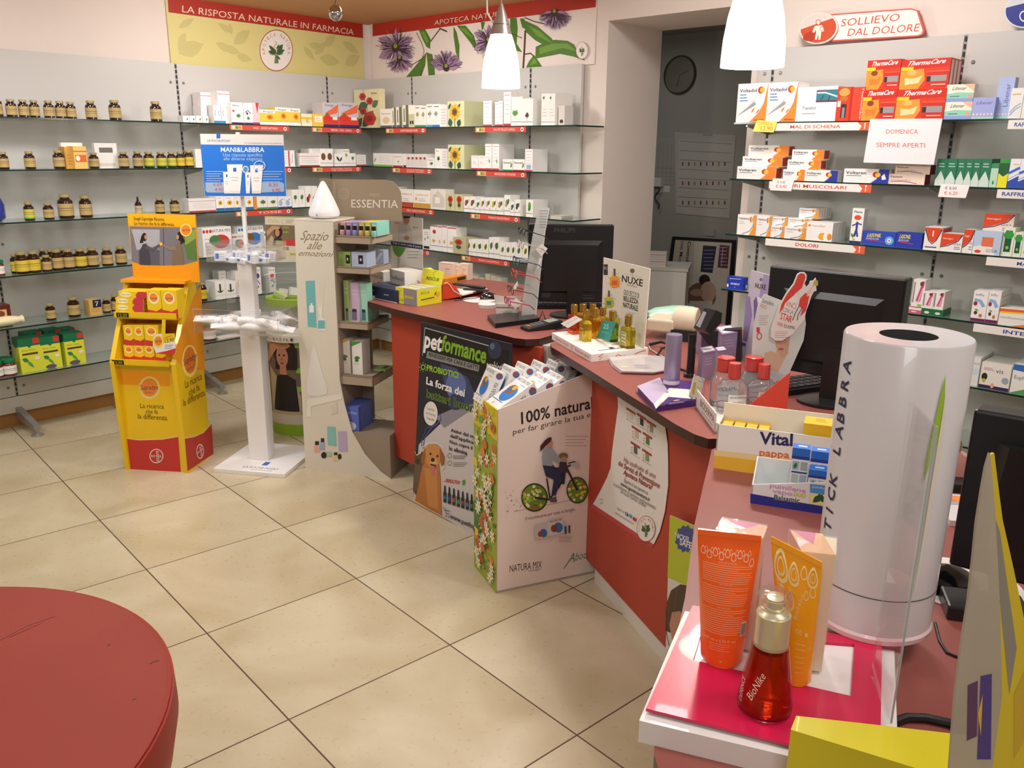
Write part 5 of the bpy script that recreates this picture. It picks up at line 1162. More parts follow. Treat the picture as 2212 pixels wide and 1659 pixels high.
for k in range(5):
 q=c+V((-.11+.05*k,-.07+.03*(k%2),zb1+.055)); mw=Matrix.Translation(q)@Matrix.Rotation(k*1.3,4,'Z')@Matrix.Rotation(.5-.25*k,4,'Y')@Matrix.Rotation(.3,4,'X')
 o=pack_mesh(.07,.045,.02,'e9e9e2',[('r','9fcf2c',0,0,1,.5),('l','7a8a60',.1,.6,.9,.9,2,.05)],top=[('r','a8d83a',0,0,1,1)]).build('medicine_box',mw=mw,local=True)
 lb= 'white and lime carton lying in the acrylic bowl'; tag(o,lb,'box','lime cartons in the acrylic bowl'); reg(o,lb,proj(q)[0])
hp=Pl(c,-.05,-.02); F=FP(hp); mb=MB()
mb.prism([F.P(*p) for p in [(572,467),(668,469),(668,566),(575,566)]],hp.n*-.006,'d3cbb8')
draw(mb,F,[('p','b9a84a',[(572,467),(668,469),(668,471),(572,469)]),('T','b8ad78','VIVIN C',(576,482),(614,484),(576,472)),('l','7a766a',617,475,634,481,3,.8),
  ('p','7a684f',[(573,485),(668,488),(668,532),(574,530)]),('e','2a1a16',601,502,9,13),('e','b98a6a',599,503,5,8),('p','c09472',[(575,500),(588,488),(604,489),(605,494),(590,497),(578,510)]),('p','3a322a',[(586,530),(592,514),(608,514),(612,530)]),('p','b8a888',[(576,526),(586,508),(592,515),(588,530)]),('r','a8a838',596,520,612,530),('r','c23a3c',612,518,638,530),('r','8aa03c',611,490,624,493),('r','8aa03c',611,500,624,503),('r','8a8a5a',611,533,624,540),('r','a8b83c',626,547,640,551)])
mb.build('header_board',t)
mb=MB()
mb.obox(c+V((0,.1,0))+UZ*zt,V((.012,0,0)),V((0,.01,0)),UZ*(hit(620,560,hp).z-zt),M('c8c0b0',.4)); mb.build('back_post',t)
# ---------------------------------------------------------------- taupe perfume display
O=atz(660,1013); K=atz(845,1036); ang=math.atan2((K-O).y,(K-O).x); ep=Pl(O,ang); X=ep.x; N=-ep.n
taupe=M('a3927e',.6); taupe2=M('938472',.6); cream=M('d6cfbf',.5)
t=thing('perfume_display','tall taupe cardboard perfume display with flared cream side','display',O,ang)
F=FP(ep)
out=[(636,476),(719,478.4),(720,544),(728,691.5),(731,760),(734,822.6),(744,872),(761,933),(789.5,982.5),(822,1019),(845,1035.7),(750,1026),(660,1013),(646,749)]
mb=MB(); mb.prism([F.P(*p) for p in out],N*.006,cream,M('b9ae9c',.6))
def vial(x,y,w_,h_,c_):return [('r',c_,x,y,x+w_,y+h_),('r','2a2422',x+w_*.15,y-h_*.5,x+w_*.85,y)]
it=[('T','8a775f','Spazio',(648,518),(706,520),(657,498)),('T','8a775f','alle',(662,538),(692,539),(671,521)),('T','8a775f','emozioni',(643,552),(715,555),(651,540))]
it+=[('p','6fb3b2',[(660,607),(680,606),(684,708),(665,706)]),('r','e6e8e0',668,660,678,675),('r','e6e8e0',671,655,675,660)]+[('s','eae4d6',[(683+k*3,612+(k%2)*4),(690+k*.8,680)],.003) for k in range(7)]
it+=[('p','dfe0d8',[(690,678),(697,678),(697,685),(703,692),(704,714),(687,714),(686,692),(690,685)]),('r','6fb3b2',687,692,702,710)]
it+=[('p','dcd9d2',[(675,750),(682,750),(695,800),(707,838),(706,850),(690,857),(668,854),(662,845),(665,810)]),('p','e2ddd0',[(664,862),(738,850),(738,862),(664,880)]),('p','e2ddd0',[(662,880),(672,878),(672,900),(663,900)]),('p','cfc8b8',[(715,876),(728,868),(729,892),(716,896)])]
it+=[('p','7fbdb4',[(707,921),(725,922),(727,964),(708,961)]),('p','b3a3c4',[(730,932),(749,931),(751,975),(732,975)])]+vial(679,961,12,16,'d9a79a')+vial(692,955,10,17,'9aa8c0')+vial(720,983,11,12,'d8c48a')+[('r','a8c0a0',704,976,717,986),('e','2a2422',700,983,6,7),('e','2a2422',734,986,4,6)]
draw(mb,F,it)
mb.build('side_panel',t)
inv=lambda px,z,yd=0:solx(px,ep.off(-yd).o+UZ*z,X)
zt4={}
def etray(yA,yB,xc,dd=.24,xl=716,h=None):
 z1_=hit(780,yA,ep.off(-.012)).z; z0_=hit(780,yB,ep.off(-.012)).z; hh=z1_-z0_
 a=inv(xl,z0_,.012); b=inv(xc,z0_,.012); w_=(b-a).length
 mb=MB(); th=.006
 mb.obox(a+UZ*(hh-.01),X*w_,N*dd,UZ*th,taupe); mb.obox(a,X*w_,N*th,UZ*hh,taupe); mb.obox(a+X*(w_-th),X*th,N*dd,UZ*hh,taupe)
 mb.obox(a+UZ*(hh-.001),X*w_,N*.006,UZ*.001,M('c9bca8',.6))
 mb.obox(a+X*(w_-th)+UZ*(hh-.001),X*th,N*dd,UZ*.001,M('c9bca8',.6))
 mb.build('shelf_tray',t); return z1_-.004,a,w_
T1=etray(510,527,803); T2=etray(577,592,800); T3=etray(697,712,796); T4=etray(812,833,806)
zb_=hit(843,943,ep).z
a=inv(668,.0); mb=MB(); w_=(K-O).length
b=ep.o+X*.03
mb.prism([b+N*.007,ep.o+X*(w_-.004)+N*.007,ep.o+X*(w_-.004)+N*.24,b+N*.24],UZ*zb_,taupe2); mb.build('plinth_block',t)
zT=hit(690,477,ep).z
e1=inv(800,.8,.24)
mb=MB(); mb.obox(V((b.x,b.y,zb_))+N*.245,X*((V((e1.x,e1.y,0))-V((b.x,b.y,0))).dot(X)),N*.008,UZ*(zT-zb_),M('a89c8a',.6)); mb.build('back_panel',t)
mb=MB(); mb.obox(hit(636,476.5,ep),X*((hit(719,478,ep)-hit(636,476,ep)).length),N*.25,UZ*.008,cream); mb.build('top_board',t)
i0=hit(719,478,ep); mb=MB(); mb.obox(V((i0.x,i0.y,zb_))-X*.012+N*.007,X*.01,N*.235,UZ*(zT-zb_),M('9a8c7a',.6)); mb.build('inner_wall',t)
hp=ep.off(-.23); F=FP(hp); mb=MB()
mb.prism([F.P(*p) for p in [(690,385),(725,387),(830,388.5),(846,392),(858,401),(865,414),(867,427),(867,478),(690,474)]],N*.006,M('8f8069',.6))
draw(mb,F,[('T','d8d2c4','ESSENTIA',(759,448),(860,449.5),(759,431)),('T','a99c86','vapo',(797,423),(820,424),(797,414)),('g','9e9078',743,419,11,12,.2),('g','9e9078',743,419,5,6,.3),('s','9e9078',[(722,392),(722,440),(726,446)],.014),('g','9e9078',708,412,12,14,.2)])
mb.build('header_board',t)
# things on its shelves
for k,c_ in enumerate(('c99aa0','a88ab8','8a90b8','c8a860','c8c060','8ac8b8')):
 x0=736+k*13.6
 pl=ep.off(-.03); q=solx(x0+4,pl.o+UZ*T1[0],X)
 tt=thing('oil_vial','small %s perfume oil vial on the top taupe tray' %('rose','mauve','grey-blue','amber','yellow','turquoise')[k],'bottle',q,ang,group='perfume oil vials')
 MB().lathe([(.011,0),(.0125,.002),(.0125,.026),(.008,.031),(.008,.034)],c_,q,12).build('vial_body',tt)
 MB().lathe([(.0098,.030),(.0102,.05),(0,.051)],M('1c1614',.3),q,12).build('cap',tt)
 packp(ep.off(-.055),T1[0],x0-1,x0+11,480,c_,[('r','e8e4dc',.2,.6,.8,.8)],d=.14,lab='%s card box behind its oil vial on the top taupe tray' %('rose','mauve','grey-blue','amber','yellow','turquoise')[k],group='oil vial boxes',regit=False)
packp(ep.off(-.04),T2[0],731,758,544,'8fa860',[('r','1f1c1c',.62,.2,.95,.8),('e','c8c0b8',.75,.5,.06,.1),('l','c8d4a8',.1,.6,.5,.8,3,.02)],d=.1,lab='green gift set box on the second taupe tray')
packp(ep.off(-.04),T2[0],760,793,545,'a8b4cc',[('r','1f1c1c',.45,.2,.75,.8),('e','c8c0b8',.6,.5,.06,.1),('l','dce0e8',.1,.6,.4,.8,3,.02)],d=.1,lab='grey-blue gift set box on the second taupe tray')
packp(ep.off(-.165),T2[0],800,829,541,'9aa4bc',[('p','c8ccd8',[(.2,.1),(.8,.9),(.95,.8),(.5,.1)])],d=.06,lab='dark-windowed gift box behind the man leaflet\'s edge')
for k,(x0,x1,yt,c_,nm_) in enumerate(((745,756,606,'8fa860','olive green'),(756,777,611,'c4a8c4','lilac'),(778,795,613,'9accb8','mint green'),(799,808,640,'a8ccbc','pale mint'))):
 packp(ep.off(-.045-(.01*k if k<3 else .09)),T3[0],x0,x1,yt,c_,[('r','6a6a86' if k !=2 else '4a7a88',.25,.02,.75,.3),('r','2a2c34',.3,.24,.7,.32),('l','e8e4ec',.2,.7,.8,.8,2,.01)],d=.06,lab='tall %s reed diffuser box on the third taupe tray' %nm_)
for k,(x0,x1,c_,nm_) in enumerate(((735,758,'e0a82c','yellow'),(762,784,'4f9a3c','green'))):
 o=packp(ep.off(-.05),T4[0],x0,x1,734 if k==0 else 738,'e6e2dc',[('p',c_,[(0,1),(1,1),(0,.84)]),('f','6a8a5a' if k==0 else '3a7a34',.2,.48,.8,.52,.6),('e','4a6a3c',.45,.42,.2,.04),('l','9a9a94',.15,.3,.7,.36,3,.008)],[('r','cfc9c0',0,0,1,1)],d=.09,lab='tall white box with %s slanted top on the fourth taupe tray' %nm_)
packp(ep.off(-.14),T4[0],808,831,798,'9cc86a',[('l','d8e8c0',.2,.4,.8,.6,2,.05)],d=.1,lab='flat light green box at the fourth tray\'s right end',top=[('r','4a3a34',.5,.3,.9,.8)])
o=packp(ep.off(-.02),zb_,735,776,878,'5567b8',[('t','b8c4e8','eolie',.3,.7,.9,.12),('e','c8d0e8',.6,.2,.25,.18),('g','6a7ac8',.4,.5,.3,.3,.1)],[('g','6a7ac8',.5,.5,.3,.35,.1),('g','6a7ac8',.7,.3,.2,.2,.1)],d=.16,lab='big blue box on the taupe display\'s plinth')
# cone diffuser on top
q=atz(701,470,zT+.008)
q=solx(701,ep.off(-.09).o+UZ*(zT+.008),X); hh=soly(391,q,UZ).z-q.z
t=thing('aroma_diffuser','white cone-shaped aroma diffuser on the taupe perfume display','diffuser',q,ang)
rb=.5*(solx(731,ep.off(-.09).o+UZ*(zT+.03),X)-solx(671,ep.off(-.09).o+UZ*(zT+.03),X)).length
mb=MB(); mb.lathe([(rb*.78,0),(rb*.97,hh*.06),(rb,hh*.12),(rb*.97,hh*.2),(rb*.8,hh*.38),(rb*.45,hh*.72),(rb*.16,hh*.96),(rb*.06,hh),(0,hh)],M('e6e4e6',.35),q,32); mb.build('shell',t)
mb=MB(); fq=q+ep.n*(rb*.995)+UZ*hh*.1; mb.lathe([(.004,0),(.004,.001),(0,.001)],M('8a8a90',.4),fq,12,axis=ep.n); mb.build('button',t)
# ---------------------------------------------------------------- pet poster board
P0=atz(893,1078); P1=atz(1010,1150); pa=math.atan2((P1-P0).y,(P1-P0).x); pp=Pl(P0,pa); F=FP(pp,step=.00005)
TLp,TRp=F.P(910,695.6),F.P(1105,743)
BRp=V((TRp.x,TRp.y,0.0)); 
mb=MB(); mb.prism([V((P0.x,P0.y,0)),BRp,TRp,TLp],pp.n*-.005,'171c2c')
bx=proj(BRp)
it=[('p','c9c2c2',[(905,960),(962,905),(985,880),(1042,860),bx,(893,1078)]),('p','8a8894',[(940,900),(985,880),(1042,840),(1042,870),(960,925)]),('p','3a4468',[(950,780),(1010,815),(1035,870),(985,880),(960,830)]),('e','5a6ea8',985,833,22,30),('e','2a3560',985,868,18,18),('e','3a4878',975,800,14,10),
  ('p','0c0e12',[(917,706),(1098,758),(1094,830),(912,772)]),('s','b8b8b8',[(918,708),(1060,748)],.004),('s','b8b8b8',[(918,708),(913,768)],.004),('p','8a8a88',[(923,758),(1036,789),(1034,803),(921,773)]),
  ('T','f0eeea','pet',(916,749),(953,759),(920,715),.03),('T','7fb02c','formance',(953,756),(1049,785),(957,724),.03),('T','1c1c1c','BENESSERE PER CANI E GATTI',(926,769),(1032,799),(927,761),.02),
  ('e','2a3450',1069,756,15,19),('e','5a6a8a',1064,748,5,7),('T','d8d8d8','probiotic',(1051,797),(1090,806),(1053,778),.02),
  ('T','9ac82c','PROBIOTICI',(922,800),(990,817),(923,788),.03),('g','9ac82c',914.5,793,5,6,.35)]+[('s','9ac82c',[(914.5+6.5*math.cos(k*pi/4),793+8*math.sin(k*pi/4)),(914.5+8.5*math.cos(k*pi/4),793+10.5*math.sin(k*pi/4))],.004) for k in range(8)]
it+=[('T','eeecea','La forza dei',(921,829),(1004,857),(922,814),.03),('T','6a8a34','batteri buoni',(920,857),(1030,893),(921,840),.05),('T','232a2c','batteri buoni',(920,857),(1030,893),(921,840),0),
  ('e','e6e0dc',931,893,15,26),('T','3a3a40','I primi',(923,884),(939,889),(923,878)),('T','3a3a40','in forma',(921,894),(941,900),(921,888)),('T','3a3a40','liquida',(923,905),(939,910),(923,899)),
  ('s','4a5a98',[(950,893),(953,905),(946,915),(935,922),(918,945),(914,968)],.006),('s','4a5a98',[(938,917),(922,925),(912,950),(911,965)],.004),
  ('T','2a2a2e','Attivi dal momento',(974,932),(1060,957),(974,925),.02),('T','2a2a2e',"dell'applicazione",(973,944),(1050,967),(973,937),.02),('T','2a2a2e','Non copre il problema',(972,957),(1064,984),(972,950),.02),('T','2a2a2e','lo elimina',(971,972),(1010,983),(971,963),.02),
  ('l','6a6a6e',979,984,1010,990,3,1),('l','6a6a6e',979,999,1010,1006,3,1),('g','6a7a6a',972,984,4.5,5.5,.2),('g','6a7a6a',972,1000,4.5,5.5,.2),
  ('T','c8302c','...RISOLTO!',(959,1040),(993,1046),(960,1033),.03),('f','4a9a3c',1000,1048,1005,1036,.6)]
# dog and cat
it+=[('p','5a4634',[(897,975),(902,985),(908,980),(914,975),(914,1060),(900,1070),(893,1060)]),('p','3a2c20',[(899,990),(908,992),(906,1004),(899,1002)]),('p','6a5440',[(897,1000),(910,1005),(908,1060),(895,1060)]),
  ('p','b87434',[(912,1010),(920,990),(948,995),(952,1030),(955,1113),(925,1097),(897,1082),(905,1050)]),('p','c88848',[(918,1010),(944,1015),(948,1100),(925,1092)]),
  ('p','c98a4a',[(919,970),(927,960),(942,959),(951,966),(955,985),(949,1002),(940,1010),(930,1009),(922,1000),(917,985)]),
  ('p','9a5c28',[(919,966),(912,985),(911,1000),(917,1003),(921,985)]),('p','9a5c28',[(951,966),(961,985),(961,1003),(954,1006),(951,988)]),
  ('e','2a1a10',931,980,2.4,2.8),('e','2a1a10',946,985,2.4,2.8),('e','d8a868',937,998,8,10),('e','241a18',936,993,4.5,4.5),('p','4a1c1c',[(930,1001),(944,1004),(941,1012),(934,1011)]),('p','c86a78',[(932,1005),(941,1007),(940,1026),(935,1028),(932,1020)]),
  ('s','ece4dc',[(897,975),(901,983),(909,979),(913,966),(926,957),(944,957),(957,966),(964,985),(962,1006),(955,1015)],.004)]
for k in range(7):
 x=962+k*9.7; y=1052+k*3.1
 it+=[('p','22302c',[(x-3.4,y+10),(x+3.4,y+12),(x+3.4,y+34),(x-3.4,y+32)]),('p','1a2420',[(x-1.3,y-4),(x+1.3,y-3),(x+2,y+12),(x-2,y+11)]),('r',['2f6a9a','3a4aa0','b8503a','4a8a4a','8a3a5a','4a6a9a','6a6a3a'][k],x-3,y+18,x+3,y+26)]
it+=[('T','2a2a2e','www.petformance.it',(973,1118),(1065,1160),(974,1109),.02),('s','2a2a2e',[(958,1096),(962,1098),(964,1108),(972,1110)],.003),('s','2a2a2e',[(961,1101),(973,1104)],.003),('e','2a2a2e',965,1114,1.2,1.5),('e','2a2a2e',971,1116,1.2,1.5)]
draw(mb,F,it)
tag(mb.build('poster_board'),'dark poster board with a golden retriever leaning on the red counter','poster')
# ---------------------------------------------------------------- white and floral bin of sachet boxes
K=atz(1072,1282); R1=atz(1284,1235); na=math.atan2((R1-K).y,(R1-K).x)-.02
wp=Pl(K,na); X=wp.x; N=-wp.n
np_=Pl(K,na+pi/2)                                     # narrow left face: its plane runs into depth
t=thing('floor_display','white cardboard bin with cyclist and flower prints holding sachet boxes','display',K,na)
zk=hit(1083,885,wp).z; q2=hit(1250,814,wp); sl=(q2.z-zk)/((q2-K).dot(X)); Lw=.52; Dn=.235
mb=MB(); th=.006
def slab(y):return [K+N*y,K+N*y+X*Lw,K+N*y+X*Lw+UZ*(zk+sl*Lw),K+N*y+UZ*zk]
cw=M('e6d6cc',.45)
mb.prism(slab(0),N*th,cw); mb.prism(slab(Dn-th),N*th,cw)
mb.obox(K+X*(Lw-th),X*th,N*Dn,UZ*(zk+sl*Lw),cw); mb.obox(K,X*Lw,N*Dn,UZ*.01,cw)
F=FP(wp,step=.00005)
it=[('T','2c2826','100% naturale',(1126,916),(1296,878),(1125,891),.02),('T','2c2826','per far girare la tua energia',(1108,939),(1322,890),(1108,927)),('l','9a8e8a',1221,942,1270,962,4,1),
  ('T','3a3632','Il ricostituente per tutta la famiglia',(1135,1124),(1242,1103),(1135,1117)),
  ('T','2c2826','NATURA MIX',(1101,1236),(1170,1226),(1101,1221)),('T','3a7ac0','sostegno',(1142,1235),(1169,1231),(1142,1230)),('T','3f8a78','Aboca',(1230,1214),(1272,1204),(1234,1196)),('s','3f8a78',[(1218,1228),(1227,1215),(1238,1194),(1240,1215)],.004)]
def wheel(x,y,rx,ry,seed):
 r_=random.Random(seed); o_=[('e','6a8a34',x,y,rx,ry)]
 for k in range(40):
  a,d_=r_.uniform(0,2*pi),math.sqrt(r_.random())*.85
  o_.append(('e',r_.choice(['c8b83a','d8c84a','3f7a34','a85a2c','8ab04a','e4dcc0']),x+rx*d_*math.cos(a),y+ry*d_*math.sin(a),rx*.13,ry*.12))
 return o_+[('g','2a2426',x,y,rx*1.06,ry*1.06,.08)]
it+=[('s','b8a8a4',[(1110,1105),(1260,1075)],.003)]+wheel(1154,1074,27,29,1)+wheel(1246,1058,22,27,2)
it+=[('s','2c2430',[(1154,1074),(1185,1078),(1207,1050),(1222,1008),(1232,1004)],.008),('s','2c2430',[(1222,1008),(1246,1058)],.008),('s','2c2430',[(1180,1032),(1187,1078)],.006),('s','2c2430',[(1226,1000),(1240,996),(1246,1004)],.005),
  ('p','2e3350',[(1171,1003),(1192,1003),(1212,1022),(1207,1045),(1199,1070),(1190,1068),(1195,1035),(1178,1028)]),('p','242840',[(1188,1008),(1222,1010),(1218,1045),(1210,1045),(1210,1022)]),('p','5a5058',[(1185,1075),(1200,1072),(1202,1083),(1188,1084)]),
  ('p','9aa0ac',[(1172,1004),(1170,985),(1174,968),(1186,965),(1193,985),(1191,1006)]),('s','9aa0ac',[(1184,972),(1204,993),(1222,998)],[.03,.022,.016]),('e','c09078',1187,957,6,9),('p','4a2420',[(1184,944),(1191,944),(1189,952),(1178,962),(1166,975),(1166,962),(1176,950)]),
  ('e','7a6a34',1216,984,10,7),('e','b88868',1217,991,6,6),('p','3a3440',[(1208,996),(1222,997),(1226,1020),(1204,1018)]),('e','b8b8c4',1243,1003,8,6)]
rl=random.Random(5)
for k in range(34):it.append(('f',rl.choice(['4f8a3c','6aa04a','c8803a','4a7a34']),*(lambda x,y:(x,y,x+rl.uniform(-4,4),y+rl.uniform(-3,3)))(rl.uniform(1090,1132),rl.uniform(1050,1104)),.5))
it+=[('p','c9c0c0',[(1152,1135),(1182,1128),(1184,1156),(1155,1166)]),('e','3a6aa8',1172,1150,8,9),('e','9a4a2c',1165,1152,5,6),('p','d6cece',[(1180,1125),(1214,1116),(1216,1148),(1184,1158)]),('e','3a78b8',1204,1138,10,11),('e','8a4a34',1195,1140,7,8),('T','3a3a3a','NATURA MIX',(1186,1128),(1212,1122),(1186,1123)),('r','4a4a58',1218,1135,1222,1152),('r','4a4a58',1226,1133,1230,1150),('l','9a9090',1205,1158,1235,1168,4,.8)]
draw(mb,F,it)
mb.build('side_wall',t)
mb=MB()
a_,b_=K,K+N*Dn
mb.obox(K,X*th,N*Dn,UZ*zk,M('c9b83a',.45))
FL=Face(K,-N,UZ,-X,px=False); FL=Face(K+N*Dn,-N,UZ,-X,Dn,zk,step=.00002)
rf=random.Random(11); it=[('r','9aa834',0,0,1,1),('p','3f7a2c',[(0,.12),(.4,.1),(.55,.22),(.2,.4),(0,.4)]),('r','d8c428',0,.84,1,1)]
for k in range(150):
 u,v=rf.uniform(.08,.92),rf.uniform(.03,.97)
 kk=rf.random()
 if kk<.3:
  for j in range(7):
   an=j*2*pi/7; it.append(('f','e9e6d4',u,v,min(max(u+.13*math.cos(an),0),1),min(max(v+.042*math.sin(an),0),1),.35))
  it.append(('e','e0b82c',u,v,.035,.011))
 elif kk<.55:
  it.append(('e',rf.choice(['c8702c','d8882c','e0c43a','b85a24']),u,v,min(.1,u,1-u),.025))
 elif kk<.75:
  it.append(('f',rf.choice(['3f7a2c','4f8f34','2f5a24','6aa03c']),u,v,min(max(u+rf.uniform(-.25,.25),0),1),min(v+rf.uniform(0,.06),1),.5))
 else:it.append(('s','2c3a20',[(u,v),(min(u+.1,1),min(v+.03,1)),(min(u+.05,1),min(v+.06,1))],.002))
draw(mb,FL,it)
mb.build('flower_wall',t)
# sachet boxes leaning in the bin
T_=hit(1153,827,wp.off(-.012)); B_=hit(1074.6,881,wp.off(-.012)); dv=(B_-T_); al=math.atan2(-dv.z,-dv.dot(X))
al=max(.55,min(al,1.1))
dn=X*-math.cos(al)+UZ*-math.sin(al); bk_=X*math.sin(al)-UZ*math.cos(al)
def nbox(T,wdt,L,th_,lab,big):
 o=T+dn*L; mb=MB()
 ex=-N                                                  # face right edge towards the customer
 mb.obox(o+N*wdt,ex*wdt,-dn*L,bk_*th_,'ece9e6')
 F=Face(o+N*wdt,ex,-dn,dn.cross(ex) if False else (-bk_),wdt,L)
 draw(mb,F,[('T','3a3a40','NATURA MIX',(.06,.86),(.94,.86),(.06,.96)),('t','4a8ac8','sostegno',.5,.78,.9,.04),('e','2f78c8',.55,.45,.36,.24),('e','8a5a30',.42,.58,.24,.15),('e','d8a83a',.5,.66,.12,.08),('e','2c6a9a',.36,.55,.1,.07),('r','4a78b0',.05,.18,.8,.2),('s','5aa08a',[(.3,.06),(.4,.12),(.42,.04)],.002)])
 F=Face(T,bk_,ex,-dn,th_,wdt)
 draw(mb,Face(o+ex*0,bk_,-dn,ex,th_,L),[('T','3a3a40','NATURA MIX',(.75,.2),(.75,.7),(.35,.2)),('e','2f68b0',.5,.88,.32,.09),('e','9a4a3a',.45,.89,.2,.06),('l','b8b4b0',.1,.1,.2,.15,2,.02)])
 o2=mb.build('sachet_box'); tag(o2,lab,'box','sachet boxes in the floral bin')
ths=.055
for k,(x,y) in enumerate(((1153,827),(1190,818),(1218,813.5))):
 nbox(hit(x,y,wp.off(-.012)),.115,.165,.05,'white sachet box with blue circle, %s in the bin\'s near row' %('first','second','third')[k],True)
al=1.12
dn=X*-math.cos(al)+UZ*-math.sin(al); bk_=X*math.sin(al)-UZ*math.cos(al)
for k,(x,y) in enumerate(((1072,800),(1108,796),(1138,790),(1173,786),(1206,784),(1234,780))):
 nbox(hit(x,y,wp.off(-.135)),.085,.14,.045,'white sachet box with blue circle, %s in the bin\'s far row' %('first','second','third','fourth','fifth','sixth')[k],False)
# ---------------------------------------------------------------- pendants and mirror ball
def pendant(px,dist,lab):
 y=CAMP+ray(px,143)*1.0; r_=ray(px,145 if px>1300 else 190); q=CAMP+r_*(dist/V((r_.x,r_.y,0)).length)
 t=thing('pendant_lamp',lab,'lamp',q); s_=1.0
 R=.0855
 mb=MB(); mb.lathe([(R,0),(R*1.0,.02),(R*.97,.07),(R*.87,.13),(R*.72,.18),(R*.55,.222)],M('fff8ee',.3,emit=3.2),q,40,cap=False)
 mb.lathe([(R*.97,.002),(R*.5,.2)],M('fff8ee',.3,emit=3.2),q,40,cap=False); mb.build('glass_shade',t)
 gm=M('b9b0aa',.3,metal=.7)
 mb=MB(); mb.lathe([(R*.56,.222),(R*.5,.24),(R*.44,.262)],gm,q,32); mb.lathe([(R*.44,.264),(R*.3,.30),(R*.14,.335),(.006,.35)],gm,q,32); mb.build('socket_cover',t)
 mb=MB(); mb.tube([q+V((0,0,.34)),q+V((0,0,1.0))],.0015,M('c8c4c0',.3),6)
 mb.tube([q+V((-.035,0,.27)) ,q+V((-.062,0,.31)),q+V((-.064,0,.37)),q+V((-.045,0,.43)),q+V((-.01,0,.5)),q+V((0,0,1.0))],.004,M('d8d4d0',.3),8); mb.build('cord',t)
 l=bpy.data.lights.new('lamp_bulb','POINT'); l.energy=16; l.color=(1,.93,.84); l.shadow_soft_size=.05
 o=bpy.data.objects.new('lamp_bulb',l); COL.objects.link(o); o.location=q+V((0,0,-.03))
 return q
PA=pendant(1082,4.0,'glowing white glass pendant lamp hanging before the flower banner')
PB2=pendant(1624,2.56,'glowing white glass pendant lamp hanging near the relief sign')
r_=ray(725,28); q=CAMP+r_*(4.9/V((r_.x,r_.y,0)).length)
t=thing('mirror_ball','small chrome ball hanging from the peach ceiling','ornament',q)
MB().lathe([(.037*math.sin(a*pi/16)+1e-6,-.037*math.cos(a*pi/16)*1.12) for a in range(17)],M('c8c8ca',.04,metal=1.0),q,32).build('ball',t)
MB().tube([q+V((-.006,0,.036)),q+V((.004,0,.06)),q+V((-.005,0,.085)),q+V((.003,0,.2))],.0022,'4a3a34',6).build('cord',t)
# ---------------------------------------------------------------- round red table
t=thing('round_table','round red table cut by the lower left picture corner','table',(-1.023,1.083,0))
tm=M('8c2e1e',.6,noise=.10,nscale=5); tc_=V((-1.023,1.083,0)); r0=.479
MB().lathe([(r0-.004,.744),(r0-.004,.748),(r0-.012,.75),(0,.75)],tm,tc_,96,smooth=False).build('table_top',t)
mb=MB(); draw(mb,Face(atz(200,1400,.7502),(1,0,0),(0,1,0),(0,0,1),px=True),[('s','3a1a14',[(231,1397),(238,1391)],.003),('s','4a1f18',[(324,1434),(333,1429),(344,1426)],.003),('s','5a2a20',[(286,1512),(294,1508)],.003),('s','8a3026',[(0,1382),(60,1350),(120,1330)],.004),('s','8a3026',[(20,1376),(90,1345)],.003)]); mb.build('scuff_marks',t)
MB().lathe([(r0-.11,.42),(r0-.055,.52),(r0-.012,.62),(r0+.002,.69),(r0,.744)],M('962618',.55,noise=.1,nscale=7),tc_,96).build('apron',t)
MB().lathe([(.26,0),(.26,.02),(.07,.04),(.06,.42)],M('8a8a8c',.3,metal=.7),tc_,40).build('pedestal',t)
# ---------------------------------------------------------------- the three counters
ZC=.90
topm=M('905048',.45,noise=.05,nscale=10); edg=M('3a1c18',.4); redm=M('b0422e',.55,noise=.03,nscale=5); whm=M('ddd6cc',.5)
def top_slab(pts,name,parent):
 P_=[atz(x,y,ZC) for x,y in pts]; mb=MB()
 mb.add(P_,[tuple(reversed(range(len(P_))))],topm)
 n=len(P_); lo=[p-UZ*.028 for p in P_]
 mb.add(lo,[tuple(range(n))],edg); mb.add(P_+lo,[(i,(i+1)%n,n+(i+1)%n,n+i) for i in range(n)],edg)
 return mb.build(name,parent)
# counter with the dog poster
PP1=Pl(atz(893,1040),math.radians(-48.5))
t=thing('sales_counter','red front counter behind the dog poster with spectacles on top','counter',atz(893,1040),PP1.ang)
top_slab([(789,641),(795,651),(850,667),(900,679),(1000,702),(1080,722),(1110,730),(1135,733),(1165,732),(1200,722),(1240,708),(1330,697),(1404,683),(1404,672),(1300,650),(1180,622),(1075,607),(1000,598),(900,590),(830,600),(790,630)],'countertop',t)
cp=PP1.off(.02); F=FP(cp)
g=lambda x,z:solx(x,cp.o+UZ*z,cp.x)
a=g(848.5,.5); b=g(1167,.8); zb=hit(853,985,cp).z
mb=MB(); mb.obox(V((a.x,a.y,max(zb,.05))),V((b.x-a.x,b.y-a.y,0)),cp.n*-.02,UZ*(ZC-.029-max(zb,.05)),redm); mb.build('front_panel',t,bevel=.003)
a2=PP1.o; b2=V((b.x,b.y,0))-PP1.n*.02
mb=MB(); mb.obox(a2-PP1.n*.02,V((b2.x-a2.x,b2.y-a2.y,0)),-PP1.n*.42,UZ*(ZC-.03),whm); mb.build('body',t)
